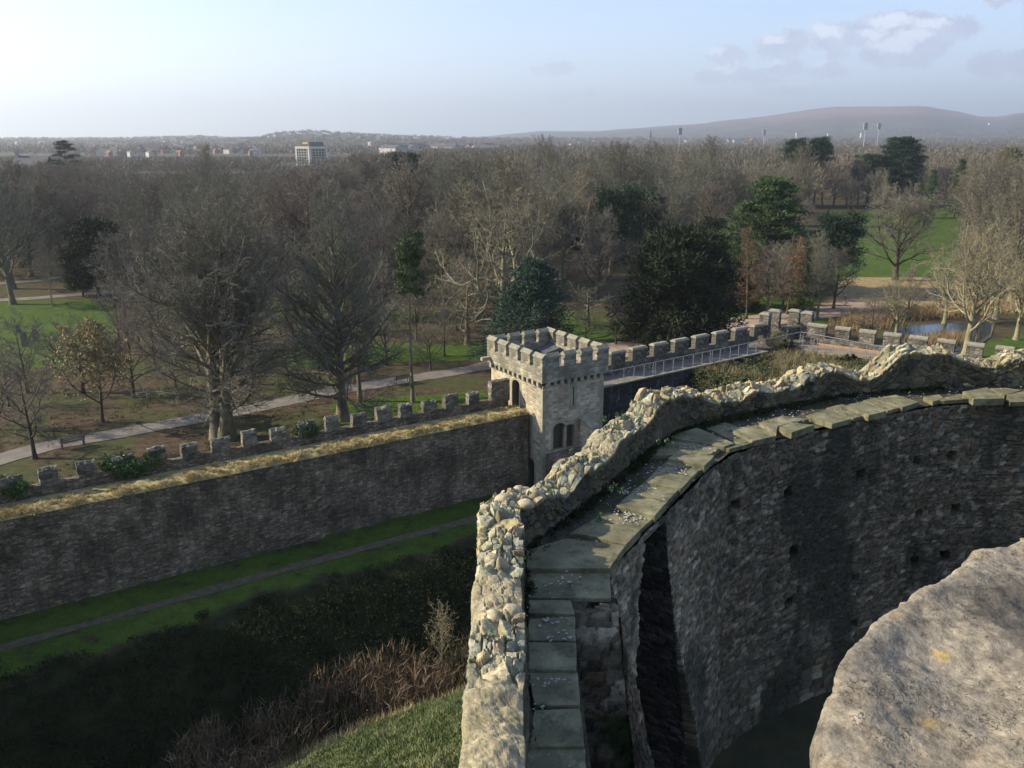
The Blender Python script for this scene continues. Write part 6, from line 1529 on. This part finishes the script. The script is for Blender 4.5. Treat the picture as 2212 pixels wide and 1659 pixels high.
x, y = G(1698, 760, 5.2); ivy('ivy_mound', (x, y, 5.5), np.array([1.1, .8, .8]), 60, 'dark green ivy mound right of the pale bare bush', M_BRAM, .16)
x, y = G(1832, 782, 5.2); ivy('ivy_mound', (x, y, 5.2), np.array([1.2, .5, .6]), 50, 'ivy draped over the low sunlit wall under the right railing', M_BRAM, .16)
# tufts of weeds on the keep top, and moss in the angle of the walk
cs = []
for (u, v) in [(1098, 1380), (1260, 985), (1310, 905), (1345, 900), (1185, 1060), (1100, 1215), (1180, 1180), (1165, 1200), (1290, 1120), (1335, 1060), (1430, 960)]:
    z = 18.7 if v < 1100 or u < 1120 else 17.85; gg = G(u, v, z); cs += [(gg[0] + rg.normal() * .08, gg[1] + rg.normal() * .08, z + .03) for _ in range(3)]
o = mk('wall_weeds', *clumps(np.array(cs), np.full(len(cs), .05), 22, .04, .02, rg), M_IVY); tag(o, 'small green weed tufts rooted in the keep parapet', 'weeds', kind='stuff')
cs = []
for i in range(0, 520):
    j = rng.integers(20, len(Ws) - 160); f_ = rng.random() * .16; p = Ws[j] * (1 - f_) + We[j] * f_; cs.append((p[0], p[1], WZ + .06))
o = mk('walk_moss', *clumps(np.array(cs), np.full(len(cs), .09), 30, .045, .03, rg, flat=.5), M_BRAM); tag(o, 'dark moss and weeds in the angle between parapet and flagstones', 'moss', kind='stuff')

# ------------------------------------------------------------------ paths, river
strip('path', [(-70, 36), G(-60, 1010, 0), G(90, 965, 0), G(260, 935, 0), G(520, 887, 0), G(740, 841, 0), G(1030, 795, 0), G(1100, 775, 0)], 2.6, .0, PATHM)
strip('path', [G(-80, 652, 0), G(60, 645, 0), G(190, 634, 0), G(330, 632, 0)], 2.6, .0, PATHM)
strip('path', [G(-80, 618, 0), G(70, 607, 0), G(160, 595, 0), G(260, 590, 0)], 2.4, .0, PATHM)
BRP = simple('brown_path', (.20, .14, .10), (.36, .27, .20), .6, .9, .2)
strip('path', [G(1200, 778, 0), G(1400, 745, 0), G(1520, 718, 0), G(1600, 698, 0), G(1700, 684, 0), G(1790, 672, 0), G(1880, 655, 0)], 6.5, .0, BRP)
strip('lawn_path', [at(NP, NL, -40, NN, 2.6), at(NP, NL, -12, NN, 2.7), at(NP, NL, 4, NN, 2.5), at(NP, NL, 17, NN, 2.6)], 0.62, .02, FLAGP, zf=lambda x, y: terr(x, y)[0])
t = NT('river_water'); nb_ = t.noise(t.n('TexCoord').outputs['Object'], 1.4, 3, .5)
M_WATER = t.finish((.02, .03, .035), .06, nb_, .12, .05, .5)
m = MB(); m.poly([G3(u, v, .04) for u, v in [(1840, 775), (1905, 742), (1925, 715), (1960, 702), (2040, 699), (2110, 694), (2150, 700), (2140, 728), (2120, 745), (2060, 760), (2010, 800), (1900, 820)]]); ro = m.build('river', M_WATER); tag(ro, kind='structure')
# rushes fringing the river
pp = [(1850, 700), (1870, 690), (1900, 690), (1985, 682), (2040, 676), (2100, 672), (2180, 665), (2000, 745), (2050, 738), (1880, 700)]
cs = []
for (u, v) in pp:
    for k in range(220): gg = G(u + rg.normal() * 22, v + rg.normal() * 5, 0); cs.append((gg[0], gg[1], 0))
cs = np.array(cs); C = np.repeat(cs, 5, 0) + rg.normal(size=(len(cs) * 5, 3)) * [.3, .3, 0]; D = nrmv(rg.normal(size=C.shape) * .3 + [0, 0, 1]); o = mk('rushes', *tris(C, D, nrmv(np.cross(D, rg.normal(size=C.shape))), .8 + .9 * rg.random(len(C)), np.full(len(C), .07)), veg_mat('rush_blades', [(.3, (.16, .11, .06)), (.6, (.34, .24, .13))], .4)); tag(o, 'tan rushes fringing the river bank on the right', 'rushes', kind='stuff')

# ------------------------------------------------------------------ park furniture and stones
M_BENCH = simple('weathered_bench_wood', (.06, .065, .06), (.12, .12, .11), 6, .8, .3)
def bench(x, y, rz, label):
    e = empty('park_bench', (x, y, .03), rz); tag(e, label, 'bench')
    for k in range(4): m = MB(); m.prism([(-.9, -.22 + k * .12), (.9, -.22 + k * .12), (.9, -.13 + k * .12), (-.9, -.13 + k * .12)], .43, .46); m.build('seat_slat', M_BENCH, e)
    for k in range(3): m = MB(); m.prism([(-.9, .27 + k * .02), (.9, .27 + k * .02), (.9, .30 + k * .02), (-.9, .30 + k * .02)], .56 + k * .14, .66 + k * .14); m.build('back_slat', M_BENCH, e)
    for sx_ in (-.8, .8):
        m = MB(); m.prism([(sx_ - .04, .24), (sx_ + .04, .24), (sx_ + .04, .33), (sx_ - .04, .33)], 0, .98); m.build('leg', M_BENCH, e)
        m = MB(); m.prism([(sx_ - .04, -.22), (sx_ + .04, -.22), (sx_ + .04, -.14), (sx_ - .04, -.14)], 0, .64); m.build('leg', M_BENCH, e)
        m = MB(); m.prism([(sx_ - .04, -.22), (sx_ + .04, -.22), (sx_ + .04, .28), (sx_ - .04, .28)], .64, .68); m.build('armrest', M_BENCH, e)
gg = G(158, 966, 0); bench(*gg, math.radians(38 + 180), 'grey slatted park bench beside the path at the far left')
gg = G(868, 828, 0); bench(*gg, math.radians(38 + 180), 'slatted park bench on the path left of the slim pine trunk')
M_GRAVE = simple('standing_stone', (.09, .085, .085), (.18, .17, .165), 3, .9, .5)
for (u, v, h, w, lab, ln) in [(55, 748, 1.75, .75, 'nearest round-topped standing stone on the left lawn', .0), (77, 736, 1.55, .62, 'upright squared standing stone on the left lawn, right of the others', .03), (43, 719, 1.2, .5, 'smallest leaning standing stone on the left lawn, farthest back', -.16)]:
    gg = G(u, v, -.05); bm = bmesh.new(); prof = [(-w / 2, 0), (w / 2, 0), (w / 2 * .95, h * .82), (w * .3, h * .96), (0, h), (-w * .32, h * .95), (-w / 2 * .9, h * .8)]
    A_ = [bm.verts.new((a, -.16, b)) for a, b in prof]; B_ = [bm.verts.new((a * .92, .16, b * .98)) for a, b in prof]; bm.faces.new(A_); bm.faces.new(B_[::-1])
    for i in range(7): bm.faces.new((A_[(i + 1) % 7], A_[i], B_[i], B_[(i + 1) % 7]))
    bmesh.ops.recalc_face_normals(bm, faces=bm.faces); bmesh.ops.subdivide_edges(bm, edges=bm.edges, cuts=3, use_grid_fill=True)
    for v_ in bm.verts: v_.co += mnoise.noise_vector(v_.co * 2.2 + Vector((u, 0, 0))) * .05
    me = bpy.data.meshes.new('standing_stone'); bm.to_mesh(me); bm.free(); me.materials.append(M_GRAVE); o = link('standing_stone', me, None, (gg[0], gg[1], -.12)); o.rotation_euler = (0, ln, .3); tag(o, lab, 'standing stone')
# a person in blue on the far lawn
def person(x, y, z, rz, label, top, legs):
    bm = bmesh.new(); sk = [(0, 0, .93), (0, 0, 1.15), (0, 0, 1.42), (0, 0, 1.54), (0, -.02, 1.66), (.19, 0, 1.40), (.27, .05, 1.12), (.25, -.10, .90), (-.19, 0, 1.40), (-.27, -.05, 1.12), (-.25, .10, .90), (.10, 0, .88), (.11, -.10, .48), (.11, .02, .06), (.11, -.14, .03), (-.10, 0, .88), (-.11, .12, .48), (-.11, .24, .08), (-.11, .10, .03)]
    ed = [(0, 1), (1, 2), (2, 3), (3, 4), (2, 5), (5, 6), (6, 7), (2, 8), (8, 9), (9, 10), (0, 11), (11, 12), (12, 13), (13, 14), (0, 15), (15, 16), (16, 17), (17, 18)]; rad = [.15, .15, .16, .06, .11, .08, .055, .04, .08, .055, .04, .10, .07, .05, .04, .10, .07, .05, .04]
    vs_ = [bm.verts.new(p) for p in sk]; [bm.edges.new((vs_[a], vs_[b])) for a, b in ed]; me = bpy.data.meshes.new('person'); bm.to_mesh(me); bm.free()
    o = link('person', me, None, (x, y, z)); md = o.modifiers.new('skin', 'SKIN'); me.skin_vertices.new() if not me.skin_vertices else None
    for i, r__ in enumerate(rad): me.skin_vertices[0].data[i].radius = (r__, r__)
    me.skin_vertices[0].data[0].use_root = True; o.modifiers.new('sub', 'SUBSURF').levels = 1; o.rotation_euler = (0, 0, rz)
    t = NT('outfit'); zz__ = t.n('SeparateXYZ', {0: t.n('TexCoord').outputs['Object']}).outputs[2]
    t2 = t.ramp(t.math('DIVIDE', zz__, 2.0), [(.0, legs), (.44, top), (.765, (.45, .30, .22)), (.86, (.06, .04, .03))], 'CONSTANT'); me.materials.append(t.finish(t2, .8)); tag(o, label, 'person'); return o
gg = G(1870, 457, 0); person(gg[0], gg[1], -.1, 1.2, 'person in a bright blue jacket walking at the far end of the right lawn', (.02, .10, .55), (.03, .03, .05))
gg = G(1843, 459, 0); person(gg[0], gg[1], -.1, .4, 'person in dark clothes walking on the far lawn left of the one in blue', (.06, .05, .05), (.05, .05, .06))

# ------------------------------------------------------------------ buildings far off
M_CREAM = simple('cream_concrete', (.52, .48, .38), (.62, .58, .48), .3, .8, .05); M_GLASSD = simple('dark_glazing', (.03, .04, .05), (.06, .075, .09), .5, .2, .0, spec=.6)
M_PLANT = simple('roof_cladding', (.10, .09, .075), (.17, .15, .12), .5, .8, .1); M_PLANTL = simple('sunlit_cladding', (.55, .42, .20), (.66, .52, .28), .5, .8, .1)
ob = empty('office_block'); tag(ob, 'cream and glass office block with a dark rooftop plant rising above the wood', 'office block')
cD = 690.
cx, cy_ = DP(671, 330, cD)[0], DP(671, 330, cD)[1]; a = Vector((.80, .60)); b = Vector((-.60, .80)); TOP = ZatY(671, 317, cy_)
LW, RW_ = 12.6, 12.6
lf = Vector((-.93, .36)); rf = Vector((.90, .43))            # directions of the two seen faces from the near corner
c0 = Vector((cx - .8, cy_))
quad = [tuple(c0), tuple(c0 + rf * 14.5), tuple(c0 + rf * 14.5 + lf * 13.5), tuple(c0 + lf * 13.5)]
m = MB(); m.prism(quad, 0, TOP); m.build('body', M_GLASSD, ob)
def face_grid(o, d, L, nout, cols, rows, nm):
    for k in range(cols + 1):
        w = 1.5 if k in (0, cols) else .28; p = o + d * (L - w) * k / cols; m = MB(); m.obox(tuple(p), tuple(d), tuple(nout), w, .5 if k in (0, cols) else .2, 0, TOP + .01 * k); m.build('pier' if k in (0, cols) else 'mullion', M_CREAM, ob)
    for k in range(1, rows): z_ = TOP - 1.6 - k * 2.1; m = MB(); m.obox(tuple(o + d * .3), tuple(d), tuple(nout), L - .6, .16, z_, z_ + .28); m.build('spandrel', M_CREAM, ob)
    m = MB(); m.obox(tuple(o), tuple(d), tuple(nout), L, .55, TOP - 1.6, TOP + .25); m.build('fascia', M_CREAM, ob)
nl_ = Vector((-lf.y, lf.x)).normalized(); nl_ = -nl_ if nl_.y > 0 else nl_; nr_ = Vector((rf.y, -rf.x)).normalized(); nr_ = -nr_ if nr_.y > 0 else nr_
face_grid(c0, lf.normalized(), 13.5, nl_, 5, 7, 'l'); face_grid(c0, rf.normalized(), 14.5, nr_, 6, 7, 'r')
m = MB(); q = c0 + rf * 1.6 + lf * 1.6; m.prism([tuple(q), tuple(q + rf * 11.6), tuple(q + rf * 11.6 + lf * 10.4), tuple(q + lf * 10.4)], TOP + .26, TOP + 3.6); m.build('rooftop_plant', M_PLANT, ob)
m = MB(); q2 = q + lf * 1.5 + nl_ * .12; m.prism([tuple(q2), tuple(q2 + lf * 5), tuple(q2 + lf * 5 - nl_ * .1), tuple(q2 - nl_ * .1)], TOP + 2.2, TOP + 3.5); m.build('sunlit_panel', M_PLANTL, ob)  # bright panel: sunlight on the plant's cladding put into its colour
# houses
M_HW = [simple('render_white', (.34, .32, .28), (.48, .46, .41), .3, .9, .05), simple('brick_red', (.20, .11, .08), (.28, .16, .12), .5, .9, .05), simple('stone_grey', (.28, .26, .23), (.36, .33, .30), .4, .9, .05)]
M_SLATE = simple('slate_roof', (.06, .06, .065), (.11, .11, .115), .6, .7, .05); M_TILE = simple('tile_roof', (.15, .08, .055), (.22, .12, .08), .6, .8, .05)
def house_mesh(L, W_, H, RH):
    w = MB(); w.prism([(-L / 2, -W_ / 2), (L / 2, -W_ / 2), (L / 2, W_ / 2), (-L / 2, W_ / 2)], -3, H)
    for s in (-1, 1): w.poly([(s * L / 2, -W_ / 2, H), (s * L / 2, W_ / 2, H), (s * L / 2, 0, H + RH)][::s])
    r = MB(); o_ = .35
    for s in (-1, 1): r.poly([(-L / 2 - o_, s * (W_ / 2 + o_), H - .15), (L / 2 + o_, s * (W_ / 2 + o_), H - .15), (L / 2 + o_, 0, H + RH + .1), (-L / 2 - o_, 0, H + RH + .1)][::-s])
    r.obox((L / 2 - 1.2, -.4), (1, 0), (0, 1), .8, .8, H + RH * .5, H + RH + 1.2)
    g = lambda M: mesh_data('m', np.array(M.V), M.F, None)
    wn_ = MB()
    for s in (-1, 1):
        for k in range(int(L / 3)):
            for f in (1.2, 3.9):
                x0 = -L / 2 + 1 + k * 3; wn_.poly([(x0, s * (W_ / 2 + .03), f), (x0 + 1.1, s * (W_ / 2 + .03), f), (x0 + 1.1, s * (W_ / 2 + .03), f + 1.3), (x0, s * (W_ / 2 + .03), f + 1.3)])
    return w, r, wn_
HM = []
for wi, (L, W_, H, RH), rm in [(0, (14, 8, 6, 3), M_SLATE), (1, (26, 8, 6, 2.8), M_SLATE), (2, (18, 9, 6.5, 3.2), M_TILE), (0, (22, 10, 7, 2.4), M_SLATE), (1, (12, 9, 6, 3.4), M_TILE)]:
    w, r, wn_ = house_mesh(L, W_, H, RH); HM.append((mesh_data('wall', np.array(w.V), w.F, M_HW[wi]), mesh_data('roof', np.array(r.V), r.F, rm)))
HZN = [((270, 610), (950, 2000), 90, 'house among the rooftops seen between the left wood and the office block', .5), ((-60, 560), (1800, 4100), 70, 'tiny pale house on the hazy slope along the left horizon', .9), ((690, 860), (2000, 3200), 20, 'tiny pale house on the low wooded hill right of the office block', .8),
       ((860, 1060), (900, 1700), 26, 'pale house in the row glimpsed above the wood left of centre', 1.1), ((1200, 1620), (1500, 3500), 26, 'tiny house scattered beyond the wood on the plain right of centre', .9), ((1620, 2220), (2400, 4200), 20, 'tiny pale building at the foot of the long brown hill', .8)]
for (ua, ub), (da, db), n_, lab, sc in HZN:
    for k in range(n_):
        u = ua + (ub - ua) * rg.random(); d_ = da + (db - da) * rg.random(); az0 = math.atan((u - 1106) / FPX / math.cos(TH)); x = math.sin(az0) * d_; y = math.cos(az0) * d_
        z = max(0.0, float(hill_h(np.array(x), np.array(y)))) + (7 if d_ < 1800 else 3); i = rg.integers(0, 5)
        e = empty('house', (x, y, z), rg.random() * 3.14); e.scale = (sc,) * 3; tag(e, lab, 'house', lab.replace('house', 'houses', 1).replace('building', 'buildings', 1)); w, r = HM[i]; link('wall', w, e); link('roof', r, e)
def tower_like(u, vt, vb, D, w, name, label, cat, mat, spire=0):
    x, y, _ = DP(u, vb, D); z1 = ZatY(u, vt, y); e = empty(name, (x, y, 0)); tag(e, label, cat)
    m = MB(); m.prism([(-w / 2, -w / 2), (w / 2, -w / 2), (w / 2, w / 2), (-w / 2, w / 2)], 0, z1 - spire); m.build('tower', mat, e)
    m = MB(); P4 = [(-w / 2 - .2, -w / 2 - .2), (w / 2 + .2, -w / 2 - .2), (w / 2 + .2, w / 2 + .2), (-w / 2 - .2, w / 2 + .2)]
    if spire:
        for i in range(4): m.poly([(*P4[i], z1 - spire), (*P4[(i + 1) % 4], z1 - spire), (0, 0, z1)])
    else: m.prism(P4, z1 + .002, z1 + .8)
    m.build('spire' if spire else 'roof', M_SLATE if spire else M_PLANT, e); return e
tower_like(308, 310, 340, 900, 6, 'church', 'slender pale church spire poking above the left wood', 'church', M_HW[2], 9)
tower_like(1405, 279, 300, 2600, 10, 'church', 'distant dark church spire on the horizon right of centre', 'church', M_HW[2], 26)
for (u, vt, D, w, lab) in [(1722, 287, 3600, 13, 'small bright white block under the long brown hill, leftmost of three'), (1790, 288, 3600, 12, 'small bright white block under the long brown hill, middle of three'), (1862, 287, 3600, 15, 'small bright white block under the long brown hill, beside the floodlights'), (2135, 266, 5200, 22, 'white building glinting at the right end of the long brown hill')]:
    tower_like(u, vt, 300, D, w, 'tower_block', lab, 'building', M_HW[0])
bl_ = empty('stone_building'); x, y, _ = DP(70, 340, 420); bl_.location = (x, y, 0); tag(bl_, 'dark roofed building with a chimney half hidden in the wood at the far left', 'building')
m = MB(); m.prism([(-8, -4), (8, -4), (8, 4), (-8, 4)], 0, 11.2); m.build('wall', M_HW[2], bl_)
m = MB()
for s in (-1, 1): m.poly([(-8.3, s * 4.4, 11), (8.3, s * 4.4, 11), (8.3, 0, 15.6), (-8.3, 0, 15.6)][::-s])
m.build('roof', M_SLATE, bl_); m = MB(); m.obox((-8, -.8), (1, 0), (0, 1), 1.5, 1.5, 12, 18.3); m.build('chimney', M_HW[2], bl_)
# floodlight masts
M_MAST = simple('pale_mast_paint', (.30, .31, .32), (.42, .43, .44), 2, .6, .05)
def mast(u, vt, D, lab, wd=5.5):
    x, y, _ = DP(u, 300, D); z1 = ZatY(u, vt, y); e = empty('floodlight_mast', (x, y, 0)); tag(e, lab, 'floodlight', 'floodlight masts of the sports ground')
    m = MB(); m.tube((0, 0, 0), (0, 0, z1 - 2), .42, 8, .3); m.build('pole', M_MAST, e)
    m = MB(); m.prism([(-wd / 2, -.2), (wd / 2, -.2), (wd / 2, .2), (-wd / 2, .2)], z1 - 7, z1); m.build('lamp_frame', M_MAST, e)
    for i in range(4):
        for j in range(4): m = MB(); m.prism([(-wd / 2 + .3 + i * wd / 4, -.6), (-wd / 2 + .3 + i * wd / 4 + .9, -.6), (-wd / 2 + 1.2 + i * wd / 4, -.22), (-wd / 2 + .3 + i * wd / 4, -.22)], z1 - 6.6 + j * 1.7, z1 - 5.5 + j * 1.7); m.build('lamp', M_CREAM, e)
    e.rotation_euler = (0, 0, .5)
mast(1468, 276, 900, 'floodlight mast farthest left of the four on the right skyline'); mast(1650, 280, 1150, 'thin floodlight mast second from the left on the right skyline', 5.5)
mast(1867, 265, 900, 'taller floodlight mast of the close pair under the long brown hill', 6.5); mast(1896, 266, 1050, 'fainter floodlight mast standing right of the taller one of the close pair', 6.5)

# ------------------------------------------------------------------ air
hz = NT('haze'); vo_ = hz.n('VolumePrincipled', {'Color': (.90, .95, 1.0), 'Density': 0.00017, 'Anisotropy': .45}); hz.t.links.new(vo_.outputs[0], hz.out.inputs['Volume'])
m = MB(); m.prism([(-13500, -13500), (13500, -13500), (13500, 13500), (-13500, 13500)], -6, 480); ho = m.build('haze', hz.m); tag(ho, 'pale blue haze filling the air over park, town and hills', 'haze', kind='stuff')
